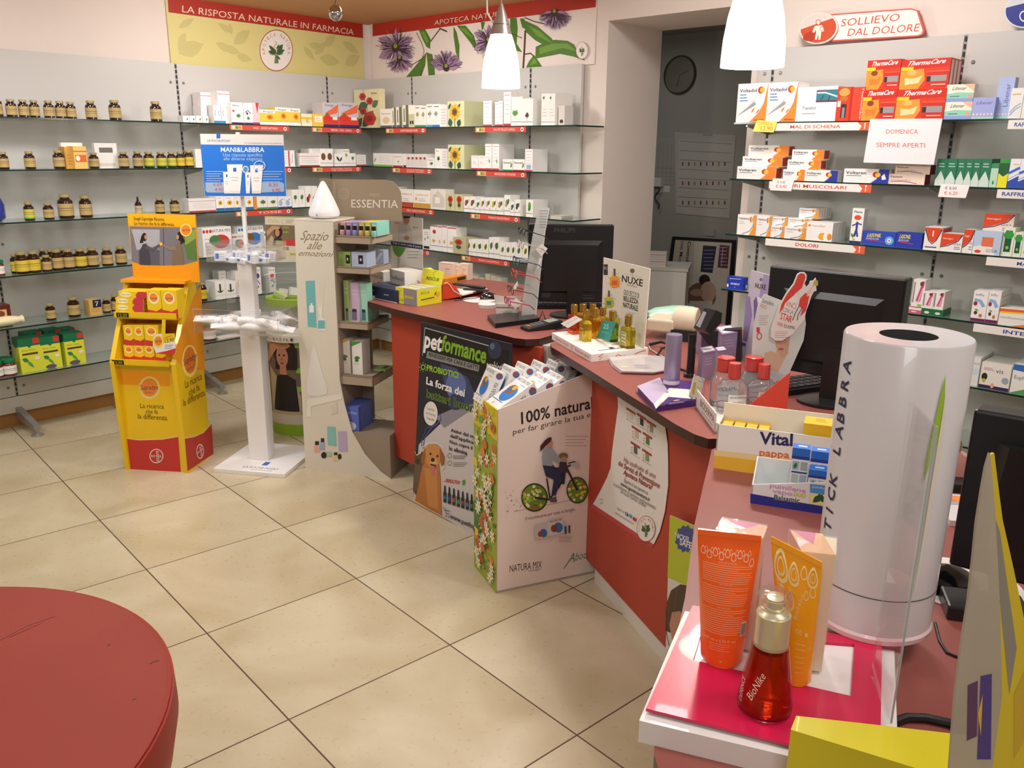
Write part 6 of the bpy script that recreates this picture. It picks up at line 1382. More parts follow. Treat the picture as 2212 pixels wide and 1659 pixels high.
# counter with the paper notice
PA2=atz(1284,1257); PB_2=atz(1432,1428); ang2=math.atan2((PB_2-PA2).y,(PB_2-PA2).x); C2=Pl(PA2,ang2)
t=thing('sales_counter','red front counter with a white paper notice hanging on it','counter',PA2,ang2)
C2TOP=[(1189,742),(1192,750),(1260,791),(1320,829),(1400,879),(1460,917),(1500,938),(1530,948),(1570,947),(1680,925),(1860,880),(1830,800),(1700,740),(1560,700),(1420,694),(1300,706),(1215,726)]
top_slab(C2TOP,'countertop',t)
cp2=C2.off(.012); F=FP(cp2)
a=hit(1250,1183,cp2); sE=(atz(1432,1428)-PA2).dot(C2.x)+.35
st=(a-cp2.o).dot(cp2.x)
mb=MB(); mb.obox(V((a.x,a.y,.07)),cp2.x*(sE-st),cp2.n*-.02,UZ*(ZC-.029-.07),redm); mb.build('front_panel',t,bevel=.004)
mb=MB(); mb.obox(PA2-C2.n*.0,C2.x*(sE-.2),-C2.n*.25,UZ*(ZC-.03),whm); mb.build('body',t)
# notice on it
nf=cp2.off(.004); F=FP(nf,step=.00006)
mb=MB(); out=[(1329,834),(1334,858),(1335,880),(1328,930),(1322,975),(1319,1010),(1311,1032),(1297,1060),(1281,1089),(1412,1176),(1425,1148),(1436,1105),(1443,1050),(1443,1000),(1442,960),(1438,930),(1432,900),(1380,864)]
mb.prism([F.P(*p) for p in out],nf.n*-.001,'e8e2dc')
it=[('T','6a4a44','ABBIAMO RISPOSTE DA DARTI',(1358,864),(1402,891),(1360,861)),('T','b05048','SU TERAPIE DI SALUTE E STILI DI VITA',(1347,864),(1418,906),(1349,860))]
for k,(x,y) in enumerate(((1353,879),(1376,891),(1397,906),(1365,918),(1389,932),(1363,952),(1388,968))):
 it+=[('p','a83830',[(x,y),(x+20,y+13),(x+20,y+18),(x,y+5)]),('s','b8b0a8',[(x,y+26),(x+20,y+38)],.002),('p',['dcd0c0','2a2a2e','8a9a7a','c8b890','5a7a4a','5a6060','8a9a6a'][k],[(x+7,y+10),(x+14,y+15),(x+14,y+30),(x+7,y+26)]),('l','c06058',x+1,y+14,x+5,y+24,3,1)]
it+=[('T','9a3438','Hai usufruito di uno',(1348,997),(1416,1034),(1350,987)),('T','9a3438','dei Servizi di Prevenzione',(1336,1004),(1425,1055),(1338,994),.015),('T','9a3438','Apoteca Natura?',(1347,1024),(1409,1058),(1349,1014),.02),
  ('T','4a4a4c','Esprimi il tuo parere su',(1349,1041),(1400,1069),(1350,1033)),('T','3a3a3c','www.apotecanatura.it',(1341,1047),(1404,1083),(1342,1040),.02),('T','5a5a5c','e contribuirai al continuo miglioramento',(1326,1048),(1417,1101),(1327,1041)),('T','5a5a5c','dei nostri Servizi. Grazie!',(1341,1064),(1396,1096),(1342,1057)),
  ('T','4a4a4c','Seguici su',(1334,1099),(1349,1108),(1335,1095)),('T','a83838','www.apotecanatura.it',(1329,1108),(1369,1133),(1330,1104)),
  ('p','2f4a98',[(1352,1105),(1358,1109),(1358,1116),(1352,1112)]),('f','4a98d8',1360,1113,1367,1117,.6),('p','b83838',[(1369,1116),(1376,1120),(1375,1127),(1368,1123)]),('T','ffffff','f',(1353.5,1111),(1356.5,1113),(1354,1107)),('l','8a8a8a',1297,1078,1304,1086,2,1)]
it+=apo(1397,1142,20,28)
draw(mb,F,it)
tag(mb.build('paper_notice'),'long curled white notice hanging on the red counter front','notice')
mb=MB(); mb.prism([hit(x,y,cp2.off(.002)) for x,y in [(1276,1096),(1283,1084),(1414,1170),(1408,1184)]],cp2.n*-.001,'c0464a'); tag(mb.build('plastic_holder'),'pinkish plastic strip under the hanging white notice','holder')
# lime poster standing at the counter end
kp=cp2.off(.03); F=FP(kp)
mb=MB(); lo=[V((p.x,p.y,.01)) for p in (hit(1443,1200,kp),hit(1560,1260,kp))]
lo=[solx(1436,kp.o+UZ*.01,kp.x),solx(1560,kp.o+UZ*.01,kp.x)]
mb.prism([lo[0],lo[1],hit(1560,1162,kp),hit(1447,1113,kp)],kp.n*-.004,'d8d2ca')
draw(mb,F,[('p','b4c02c',[(1447,1113),(1560,1162),(1560,1300),(1442,1247)]),('p','3f4f8c',[p for k in range(24) for p in [(1481+(24 if k%2 else 20)*math.cos(k*pi/12),1164+(31 if k%2 else 26)*math.sin(k*pi/12))]]),
  ('T','e8e6e0','NICKEL',(1458,1160),(1490,1172),(1459,1150),.02),('T','e8e6e0','SAFE',(1468,1176),(1494,1186),(1469,1163),.02),
  ('p','4f3a28',[(1441,1300),(1450,1275),(1470,1262),(1500,1268),(1530,1300),(1530,1400),(1437,1362)]),('p','b98a70',[(1452,1322),(1470,1320),(1500,1400),(1455,1395),(1446,1350)]),('s','3a2a1c',[(1439,1310),(1440,1370),(1446,1395)],.004),('s','6a5038',[(1446,1290),(1445,1350)],.004),('s','6a5038',[(1462,1275),(1456,1325)],.004)])
tag(mb.build('floor_poster'),'lime green poster with blue badge reading nickel safe','poster')
# near counter
t=thing('sales_counter','large near counter carrying the pink tester tray','counter',atz(1500,1300,0),0)
C3=[(1537,972),(1530,1005),(1520,1045),(1500,1134),(1480,1290),(1455,1405),(1430,1520),(1415,1590),(1413,1630),(1424,1665),(1460,1700),(1560,1735),(2500,1830),(2900,1300),(2500,1130),(2350,1060),(1900,1010),(1640,975),(1560,960)]
top_slab(C3,'countertop',t)
mb=MB(); P_=[atz(x,y,ZC) for x,y in [(1575,1000),(1550,1134),(1530,1290),(1480,1560),(1520,1640),(1700,1690),(2400,1760),(2700,1300),(2300,1090),(1700,1010)]]
mb.prism([V((p.x,p.y,.07)) for p in P_],UZ*(ZC-.10),redm); mb.build('front_panel',t)
cen=sum(P_,V((0,0,0)))/len(P_)
mb=MB(); mb.prism([V((cen.x+(p.x-cen.x)*.93,cen.y+(p.y-cen.y)*.93,0)) for p in P_],UZ*.07,whm); mb.build('plinth',t)
# ---------------------------------------------------------------- things on the far counter
def lvl(p0,A,B,lo=-90,hi=90):
 best=None
 for k in range((hi-lo)*2):
  an=math.radians(lo+k/2); pl=Pl(p0,an)
  try:d_=abs(hit(*A,pl).z-hit(*B,pl).z)
  except ZeroDivisionError:continue
  if (hit(*A,pl)-CAMP).dot(FW)<0 or (hit(*B,pl)-CAMP).dot(FW)<0:continue
  if best is None or d_<best[0]:best=(d_,an)
 return best[1]
def boxk(K_,L_,R_,ztop,z=ZC,**kw):
 """box from three base corners in the picture: front K, left L, right R; returns frame"""
 k_,l_,r_=atz(*K_,z),atz(*L_,z),atz(*R_,z)
 h_=soly(ztop,k_,UZ).z-z
 return k_,l_-k_,r_-k_,h_
def two(K_,L_,R_,ztop,base,left,right,name,cat,lab,z=ZC,group=None,top=None,orth=True,topf=None,prim='r'):
 k_,l_,r_,h_=boxk(K_,L_,R_,ztop,z)
 if prim== 'l':
  a_=l_.normalized(); n_=V((-a_.y,a_.x,0)); n_=n_ if n_.dot(r_)>0 else-n_; r_=n_*max(r_.length,.03); orth=False
 if orth:
  a_=r_.normalized(); n_=V((-a_.y,a_.x,0)); n_=n_ if n_.dot(l_)>0 else-n_; l_=n_*l_.length
 mb=MB(); mb.obox(k_+l_,r_ if False else-l_,r_,UZ*h_,base)
 n1=V((-r_.y,r_.x,0)).normalized(); n1=n1 if n1.dot(l_)<0 else-n1
 n2=V((-l_.y,l_.x,0)).normalized(); n2=n2 if n2.dot(r_)<0 else-n2
 draw(mb,Face(k_+l_,-l_,UZ,n2,l_.length,h_),left); draw(mb,Face(k_,r_,UZ,n1,r_.length,h_),right)
 if topf:draw(mb,Face(k_+UZ*h_,r_,l_,UZ,r_.length,l_.length),topf)
 o=mb.build(name); tag(o,lab,cat,group)
 return k_,l_,r_,h_
# navy tray with two stomach-remedy boxes
nv= '2a3050'
two((858,655),(789,640),(892,645),628,nv,[('r','e0dcd8',0,0,1,.05),('l','b8bcd0',.12,.6,.3,.6,1,.08),('l','b8bcd0',.6,.45,.75,.45,1,.08)],[],'counter_dispenser','tray','navy blue cardboard tray at the far counter\'s left end',prim='l')
def bia(nm):return [('t','4a4a58',nm,.08,.6,.9,.17),('s','a83a3a',[(.2,.4),(.35,.3),(.45,.2)],.003),('e','4a5058',.6,.35,.05,.07),('e','c84a3a',.8,.15,.12,.05),('l','9a9aa0',.55,.3,.9,.3,1,.03)]
zt_=ZC+.028
for k,(Kp,Lp,Rp,yt,nm) in enumerate((((829,627),(801,620),(840,622),588,'BianaCid'),((875,640),(843,631),(892,633),588,'NeoBianacid'))):
 two(Kp,Lp,Rp,yt,'e8e4df',bia(nm),[('e','d8823a',.6,.4,.3,.22),('e','e8e0d4',.55,.48,.2,.15)] if k else [('r','dcd8d2',0,0,1,1)],'medicine_box','box','white carton with red swoosh in the navy tray, %s' %('left one','right one with orange fruit')[k],z=ZC+.012,group='stomach remedy cartons',prim='l')
# yellow pastille dispenser
yl= 'd8d428'
k_,l_,r_,h_=two((901,662),(857,653),(954,653),627,'8c8a90',[('r',yl,0,0,.38,1),('r','b8b430',.4,.4,.85,.55),('t','3a4a1c','RESCUE',.05,.15,.35,.14),('s','7a9a2c',[(.2,.5),(.18,.7),(.25,.85)],.003)],
 [('r',yl,0,0,1,1),('t','3a4a1c','RESCUE',.15,.68,.5,.16),('p','e8903a',[(.75,.55),(.95,.7),(.9,.4),(.8,.35)]),('f','3a6a2c',.7,.5,.8,.75,.4),('s','4a4a1c',[(.15,.35),(.7,.4)],.005),('s','e8b03a',[(.2,.22),(.6,.25),(.85,.3)],.004)],'counter_dispenser','dispenser','yellow and grey pastille dispenser box on the far counter',
 topf=[('p',c_,[(.02+.14*k,.1),(.1+.14*k,.1),(.1+.14*k,.9),(.02+.14*k,.9)]) for k,c_ in enumerate([yl,'e4e4dc']*3+[yl])])
mb=MB(); o_=k_+l_+r_+UZ*h_; l0=l_; r0_=r_; r_=-l0*1.15; n1=V((-r_.y,r_.x,0)).normalized(); n1=n1 if n1.dot(l_)<0 else-n1
upv=(UZ*.9+r0_.normalized()*.3).normalized()*.075; n1=-r0_.normalized()
mb.obox(o_,r_*.85,-n1*.003,upv,yl)
draw(mb,Face(o_,r_,upv,r_.cross(upv).normalized() if r_.cross(upv).dot(n1)>0 else-r_.cross(upv).normalized(),r_.length*.85,.075),[('tb','2f3f1c','RESCUE',.25,.3,.85,.2),('s','7a9a2c',[(.6,.55),(.5,.8),(.65,.95)],.003),('e','e8b83a',.15,.2,.1,.2)])
tag(mb.build('display_card'),'yellow tilted back card rising above the pastille dispenser','card')
mb=MB(); pl=Pl(atz(935,628,ZC),PP1.ang)
mb.prism([hit(x,y,pl) for x,y in [(915,600),(930,578),(938,583),(936,612),(916,618)]],pl.n*.05,'dedb5a'); tag(mb.build('medicine_box'),'tilted yellow and white carton behind the pastille dispenser','box')
# man leaflet standing
lp=Pl(atz(890,634,ZC),lvl(atz(890,634,ZC),(844,465),(913,471.5),-60,20)); F=FP(lp)
qd=[(844,465),(913,471.5),(913,636),(845,626)]
mb=MB(); mb.prism([F.P(*p) for p in qd],lp.n*-.002,'d6d3cb')
draw(mb,F,[('p','23304a',[(844.5,520),(913,529),(913,539),(844.5,530)]),('T','d8dce4','Scegli un nuovo modo di curarti',(848,526),(909,536),(848.5,521)),('p','2c3a48',[(892,600),(913,602),(913,612),(892,609)]),
  ('p','c4c4c2',[(858,516),(861,487),(870,481),(882,484),(889,495),(890,525),(864,521)]),('e','b08468',878,475,6.5,10),('p','2a1c18',[(871,466),(887,467.5),(886,471),(871,472)]),('e','b08468',878,514,6,5),('s','9a9a98',[(876,486),(878,512)],.003),
  ('p','5a9a3c',[(847,531),(876,535),(873,543),(866,553),(861,556),(854,550),(849,541)]),('p','a8b8a0',[(858,554),(864,555),(862,580),(859,580)]),('T','a8605a','Innovativo',(853,482),(862,484),(853,479)),('T','a8605a','Efficacia',(892,492),(903,493),(892,489)),('l','8a8a88',880,543,906,556,3,1.2)])
tag(mb.build('standing_leaflet'),'tall standing leaflet showing a man in a pale shirt','leaflet')
# pale peach cartons at the back of the counter
for k,(x0,x1,yt,zb,off) in enumerate(((948,980,568,606,0),(981,992,573,606,.02),(990,1011,570,606,.05))):
 pl=Pl(atz(965,604,ZC),math.radians(-30)).off(-off)
 packp(pl,ZC,x0,x1,yt,'e2cfc0',[('r','b87858',.45,.62,.75,.66),('r','b87858',.1,.93,.9,.95),('l','b0a090',.15,.2,.8,.5,3,.015)],d=.05,lab='upright pale peach carton at the back of the far counter',group='pale peach cartons')
# red tape dispenser
t=thing('tape_dispenser','red-orange desk tape dispenser on the far counter','dispenser',atz(965,650,ZC),PP1.ang)
pl=Pl(atz(958,649,ZC),math.radians(28)); mb=MB()
mb.prism([hit(x,y,pl) for x,y in [(955,648),(996,641),(993,632),(985,620),(972,609),(962,612),(956,616)]],pl.n*-.035,M('c8401f',.35)); mb.build('housing',t)
mb=MB(); mb.tube([hit(x,y,pl.off(.001)) for x,y in [(960,613),(966,611),(972,616),(980,629),(990,634),(996,642)]],.0028,'d8cfc0',6); mb.build('tape_edge',t)
two((962,615),(955,611),(1008,605),603,'d88a24',[],[('r','3a3020',.55,.2,.95,.8)],'carton','box','flat orange carton behind the red tape dispenser')
# notebooks, stapler
for k in range(3):
 kk=[0,.0085,.017][k]
 two((996+k,640),(985,631),(1054-k*2,628),635.5,'e6dfda',[('r','8a2a2a',0,0,1,.3)],[('r','8a2a34',0,0,1,.25),('r','b0402c',.45,.25,.75,1)],'notebook','book','white-red notebook in the stack, %s one' %('bottom','middle','top')[k],z=ZC+kk)
t=thing('stapler','black stapler lying on the notebook stack','stapler',atz(1010,625,ZC+.026),0)
a_,b_=atz(978,614,ZC+.045),atz(1046,625,ZC+.028); dd=(b_-a_); sd=V((-dd.y,dd.x,0)).normalized()*.02
MB().hexa([a_-sd,b_-sd,b_+sd,a_+sd,a_-sd+UZ*.006,b_-sd+UZ*.012,b_+sd+UZ*.012,a_+sd+UZ*.006],M('1c1c20',.3)).build('arm',t)
MB().obox(atz(1000,627,ZC+.027),V((dd.x,dd.y,0))*.75,sd*1.6,UZ*.006,M('26262a',.4)).build('base',t)
# mouse, mat, disc stack, card holder
q=atz(1021,651,ZC); t=thing('mouse_mat','round white mouse mat under the black mouse on the far counter','mat',q)
mb=MB(); mb.lathe([(.082,0),(.082,.003),(0,.003)],'e2dcd8',q+V((.03,.03,0)),32); mb.lathe([(.0825,0),(.0825,.0028)],'a84a40',q+V((.03,.03,0)),32,cap=False); mb.build('mat',t)
def mouse(q,ang_,lab,s_=1.0):
 t=thing('computer_mouse',lab,'mouse',q,ang_)
 mb=MB(); rings=[]
 for j in range(7):
  z_=j/6; k_=math.cos(z_*pi/2)**.55 if z_<1 else 0.0
  rings.append([(V((math.cos(a)*.055*k_,math.sin(a)*.031*k_*(1+.1*math.cos(a)),.034*z_*(1-.25*math.cos(a)*k_)))*s_) for a in [2*pi*i/24 for i in range(24)]])
 mw=MW[t.name]; mb.add([mw@v for r_ in rings for v in r_],[(j*24+i,j*24+(i+1)%24,(j+1)*24+(i+1)%24,(j+1)*24+i) for j in range(6) for i in range(24)],M('121214',.18,coat=.6),True)
 mb.build('mouse_shell',t)
 MB().tube([mw@(V((-.052+.0*i,.0,.012))*s_+V((-.03*i,.012*math.sin(i),-.006*min(i,1)*s_))) for i in range(6)],.002,'141416',6).build('cable',t)
 return t
mouse(atz(1058,645,ZC+.004),.5,'black mouse on the far counter beside the spectacle stand')
q=atz(1053,663,ZC); t=thing('disc_stack','stack of white discs in a clear case on the far counter','discs',q)
mb=MB(); [mb.lathe([(.045,k*.004),(.045,k*.004+.003),(0,k*.004+.003)],'e0dad8',q,28) for k in range(4)]; mb.build('disc',t)
MB().lathe([(.047,0),(.047,.026),(.04,.034),(0,.036)],CLEAR,q,28).build('clear_cover',t)
t=thing('card_holder','white business card holder at the foot of the spectacle stand','holder',atz(1095,684,ZC),0)
pl=Pl(atz(1072,684,ZC),lvl(atz(1072,684,ZC),(1070,660),(1118,661),-40,30)); F=FP(pl)
mb=MB(); mb.prism([F.P(*p) for p in [(1072,682),(1118,684),(1121,658),(1070,656)]],pl.n*-.03,'d3ccc4'); draw(mb,F,[('p','9a2a2a',[(1072,663),(1120,665),(1120,667),(1072,665)]),('f','a8b098',1085,675,1110,672,.3)]); mb.build('pocket',t)
mb=MB(); mb.prism([F.P(*p)-pl.n*.012 for p in [(1070,660),(1124,660),(1126,640),(1090,642),(1066,637)]],pl.n*-.002,'dcd4cc'); mb.build('back_plate',t)
# spectacle stand
t=thing('spectacle_stand','clear acrylic stand holding a column of reading spectacles','stand',atz(1110,700,ZC),0)
k_,l_,r_,h_=boxk((1070,709),(1053,690),(1165,697),702)
mb=MB(); mb.obox(k_+l_,-l_*1.0,r_*1.0,UZ*.02,M('18181a',.25)); mb.build('base_block',t)
sp0=k_+l_*.5+r_*.72+UZ*.02
Pst=Pl(sp0,math.atan2(r_.y,r_.x)); zhi=hit(1176,448,Pst).z
cur=lambda z:(z-ZC-.02)/(zhi-ZC-.02)
ctrl=[(1141,695,30),(1146,640,32),(1152,590,30),(1158,548,28),(1165,500,25),(1175,449,23)]
mb=MB(); L_,R_=[],[]
for x,y,w_ in ctrl:
 L_.append(hit(x-w_*.5,y+1,Pst)); R_.append(hit(x+w_*.5,y,Pst))
n=len(L_); th_=Pst.n*-.003
mb.add(L_+R_+[p+th_ for p in L_]+[p+th_ for p in R_],[(i,n+i,n+i+1,i+1) for i in range(n-1)]+[(2*n+i,2*n+i+1,3*n+i+1,3*n+i) for i in range(n-1)],M('c9ccc8',.15,alpha=.6))
mb.tube(R_,.0016,M('dfe4e2',.1),6); mb.build('acrylic_strip',t)
F=FP(Pst.off(.001)); mb=MB(); draw(mb,F,[('l','8a8a88',1170-5,455+0,1184,490,7,1)]); mb.build('printed_scale',t)
def specs(x,y,c_,nm,sc=1.0,price=None):
 """spectacles hooked on the strip: lenses at the left, temples running right and down"""
 q=hit(x,y,Pst.off(.03)); cx_=Pst.x; nn=Pst.n
 t2=thing('reading_glasses','%s reading glasses on the clear acrylic stand' %nm,'glasses',q,Pst.ang,group='reading glasses on the acrylic stand')
 mt=M(c_,.25,coat=.3)
 dv_=(cx_*-.35+nn*.94).normalized(); upd=UZ
 for s_ in (-1,1):
  cc=q+dv_*(.033*s_) ; e1=dv_; e2=upd
  pts=[cc+e1*(.021*math.cos(a))+e2*(.017*math.sin(a)*(1 if math.sin(a)<0 else .8)) for a in [2*pi*k/16 for k in range(16)]]
  MB().tube(pts,.0021,mt,6,closed=True).build('rim',t2)
  mb=MB(); mb.add(pts,[tuple(range(16))],CLEAR); mb.build('lens',t2)
  st_=q+dv_*(.056*s_)+UZ*.006
  MB().tube([st_,st_+cx_*.05-UZ*.012,st_+cx_*.105-UZ*.028-dv_*.01*s_,st_+cx_*.13-UZ*.05-dv_*.012*s_],[.0025,.0022,.002,.002],mt,6).build('temple',t2)
 MB().tube([q-dv_*.012+UZ*.004,q+UZ*.008,q+dv_*.012+UZ*.004],.0018,mt,6).build('bridge',t2)
specs(1127,499,'1c1c20','black'); specs(1124,527,'b8b0a8','clear grey'); specs(1115,562,'2a3a6a','navy blue'); specs(1111,590,'d03428','red'); specs(1103,625,'5a3a30','brown and yellow'); specs(1096,650,'a8204c','magenta')
for k,(qd_,nm) in enumerate((([(1157,539),(1170,527),(1183,537),(1170,554)],'largest price tag, hanging beside the clear grey glasses'),([(1108,622),(1118,607),(1119,616),(1111,630)],'narrow price tag beside the brown and yellow glasses'),([(1102,655),(1115,644),(1129,654),(1113,669)],'square price tag hanging below the magenta glasses'),([(1166,556),(1171,560),(1167,575),(1160,583)],'thin price tag hanging beside the navy glasses'))):
 F=FP(Pst.off(.05)); mb=MB(); mb.prism([F.P(*p) for p in qd_],Pst.n*-.0008,'ddd8d2')
 draw(mb,F,[('s','8a8a8c',[((qd_[0][0]+qd_[1][0])/2+3,(qd_[0][1]+qd_[1][1])/2+3),((qd_[2][0]+qd_[3][0])/2,(qd_[2][1]+qd_[3][1])/2-3)],.002)]); tag(mb.build('price_tag'),'white ' +nm,'tag','spectacle price tags')
# card terminal
q=atz(1170,710,ZC); t=thing('card_terminal','black card payment terminal with green screen on the far counter','terminal',q,math.radians(28))
mw=MW[t.name]; mb=MB()
def LW(x,y,z):return mw@V((x,y,z))
mb.hexa([LW(-.085,-.035,0),LW(.085,-.035,0),LW(.085,.035,0),LW(-.085,.035,0),LW(-.085,-.033,.014),LW(.08,-.037,.036),LW(.08,.037,.036),LW(-.085,.033,.014)],M('1a1c20',.35)); mb.build('housing',t,bevel=.004)
def onf(x,y):return LW(x,y,.0152+(x+.085)*.1333)
mb=MB(); mb.add([onf(.02,-.026),onf(.07,-.026),onf(.07,.026),onf(.02,.026)],[(0,1,2,3)],M('9aa898',.2)); mb.build('screen',t)
mb=MB()
for i in range(4):
 for j in range(3):
  x,y=-.07+i*.02,-.022+j*.017; mb.add([onf(x,y)+UZ*.0004,onf(x+.014,y)+UZ*.0004,onf(x+.014,y+.011)+UZ*.0004,onf(x,y+.011)+UZ*.0004],[(0,1,2,3)],'c8403a' if (i,j)==(0,0) else ('d8a83a' if (i,j)==(0,1) else ('4a9a4a' if (i,j)==(0,2) else '6a6c72')))
mb.build('keypad',t)
# monitors seen from behind
def monitor(base,L_,R_,yb,lab,col='151518',logo=None,yoff=.0,th_=.045,thick_side=True):
 p0=atz(*base,ZC); an=lvl(p0,L_,R_,-75,30); pl=Pl(p0,an)
 A=hit(*L_,pl); B=hit(*R_,pl); w_=(B-A).dot(pl.x); zb_=hit(L_[0]+8,yb,pl).z
 t=thing('monitor',lab,'monitor',p0,an); mt=M(col,.28,bump=.05,nscale=60); o_=V((A.x,A.y,zb_)); h_=A.z-zb_
 MB().obox(o_,pl.x*w_,pl.n*-th_,UZ*h_,mt).build('casing',t,bevel=.006)
 mb=MB(); m_=.13; i0=o_+pl.x*w_*m_+UZ*h_*.12; ww=w_*(1-2*m_); hh=h_*.68
 a4=[i0,i0+pl.x*ww,i0+pl.x*ww+UZ*hh,i0+UZ*hh]; mb.add(a4,[(0,1,2,3)],mt)
 f4=[p+pl.n*.008 for p in [i0+pl.x*.02+UZ*.01,i0+pl.x*(ww-.02)+UZ*.01,i0+pl.x*(ww-.02)+UZ*(hh-.02),i0+pl.x*.02+UZ*(hh-.02)]]
 mb.add(a4+f4,[(4,5,6,7),(0,1,5,4),(1,2,6,5),(2,3,7,6),(3,0,4,7)],mt); mb.build('rear_bulge',t)
 c0=V((p0.x,p0.y,ZC))
 mb=MB(); mb.obox(c0-pl.x*.035-pl.n*.05,pl.x*.07,pl.n*.06,UZ*(zb_+h_*.3-ZC),mt); mb.build('stand_neck',t)
 mb=MB(); mb.lathe([(.11,0),(.11,.008),(.04,.016),(0,.016)],mt,c0-pl.n*.02,32,sy=.8); mb.build('stand_base',t)
 if logo:
  mb=MB(); draw(mb,Face(o_+UZ*h_*.88,pl.x,UZ,pl.n,w_,h_*.1),[('tb','2e2e30',logo,.3,.2,.55,.55)]); mb.build('logo',t)
 mb=MB(); draw(mb,Face(o_,pl.x,UZ,pl.n,w_,h_),[('r','2a2a2e',.17,.06,.27,.13),('l','3a3a3e',.55,.05,.8,.12,3,.01)]); mb.build('rear_label',t)
 return pl,A,B
monitor((1240,684),(1142,484),(1327,486),652,'black monitor seen from behind on the far counter',logo='PHILIPS')
kb=thing('keyboard','black keyboard behind the far counter\'s monitor','keyboard',atz(1230,662,ZC),0)
k0,k1=atz(1150,668,ZC),atz(1330,668,ZC); kd=(k1-k0); kn=V((-kd.y,kd.x,0)).normalized()
MB().obox(k0,kd,kn*.15,UZ*.02,M('1a1a1c',.4)).build('keyboard_case',kb)
mb=MB()
for i in range(16):
 for j in range(4):mb.obox(k0+kd*(.02+i*.06)+kn*(.015+.032*j)+UZ*.02,kd*.05,kn*.025,UZ*.006,'2e2e32')
mb.build('keys',kb)
mb=MB(); mb.tube([atz(1165,690,ZC+.02),atz(1172,672,ZC+.05),atz(1178,690,ZC+.02),atz(1200,700,ZC+.004),atz(1250,690,ZC+.01),atz(1290,665,ZC+.03)],.003,'17171a',6); mb.tube([atz(1175,705,ZC+.004),atz(1215,695,ZC+.01),atz(1225,705,ZC+.004),atz(1200,712,ZC+.004)],.0025,'17171a',6)
tag(mb.build('power_cable'),'tangled black cables between card terminal and monitor','cable')
# ---------------------------------------------------------------- things on the middle counter
white= 'ece8e0'
k_,l_,r_,h_=two((1277,782),(1192,733),(1400,767),766,white,[('T','c84a3a','Gemma Gratis',(.1,.3),(.45,.3),(.1,.75)),('T','c84a3a','25° Anniversario',(.5,.25),(.95,.25),(.5,.8))],
 [('s','d0503a',[(.14,.15),(.18,.5),(.12,.6),(.2,.9)],.003),('s','d0503a',[(.4,.2),(.46,.6),(.52,.3),(.6,.3)],.003),('s','d0503a',[(.75,.35),(.85,.6),(.95,.7)],.003)],'display_tray','tray','white cardboard tray of perfume oils with red handwriting',orth=False,
 topf=[('l','5a4a40',.2,.1,.7,.1,1,.02),('r','3a342e',.42,.12,.5,.18),('r','3a342e',.62,.12,.7,.18),('r','d8603a',.55,.25,.8,.27)])
zt=ZC+h_; la=math.atan2(-l_.y,-l_.x)
bp=Pl(atz(1390,753,zt),la); F=FP(bp,step=.00005); mb=MB()
mb.prism([F.P(*p) for p in [(1303.8,556),(1403.8,580.5),(1390.5,752),(1298,722)]],bp.n*-.004,'e3dfd2')
it=[('T','1c1c1e','NUXE',(1343,608),(1388,619),(1344,594),.02),('T','6a6a6a','PARIS',(1355,617),(1376,622),(1355,613)),('e','6a6a5c',1366,585,5,5),('s','6a6a5c',[(1366,589),(1366,598)],.002),('s','9a9a90',[(1348,590),(1386,600)],.0008),
  ('T','2c2a26','OLIO SECCO DI',(1347,636),(1380,645),(1348,625)),('T','2c2a26','BELLEZZA',(1347,649),(1379,657),(1347,639),.02),('T','2c2a26','NATURALE',(1346,663),(1378,672),(1346,652),.02),('l','8a8a80',1352,676,1370,679,2,.7),('r','2a2a2a',1304,571,1313,594),('T','e3dfd2','N°1',(1305,582),(1312,584),(1305,575))]
def flask(x,y,s,c_,lab_,cc):
 return [('r','6a4a2c',x-s*.14,y-s*1.5,x+s*.1,y-s*.55),('p',c_,[(x-s*.6,y-s*.4),(x-s*.2,y-s*.6),(x+s*.25,y-s*.55),(x+s*.62,y-s*.2),(x+s*.6,y+s*.8),(x-s*.1,y+s*.95),(x-s*.6,y+s*.7)]),('r',lab_,x-s*.35,y,x+s*.35,y+s*.6)]+[('s',cc,[(x+s*.5*math.cos(a),y+s*.8*math.sin(a)),(x+s*1.0*math.cos(a+.5),y+s*1.1*math.sin(a+.5))],.0015) for a in [k*.8 for k in range(8)]]
it+=flask(1328,606,17,'e8a02c','d8602c','d88a4a')+flask(1316,650,15,'c8b82c','2f8a7a','4a8a7a')+flask(1331,692,12,'c8b83a','b8a03a','6a9a6a')
draw(mb,F,it); tag(mb.build('display_card'),'cream card board with painted perfume flasks reading olio secco','card')
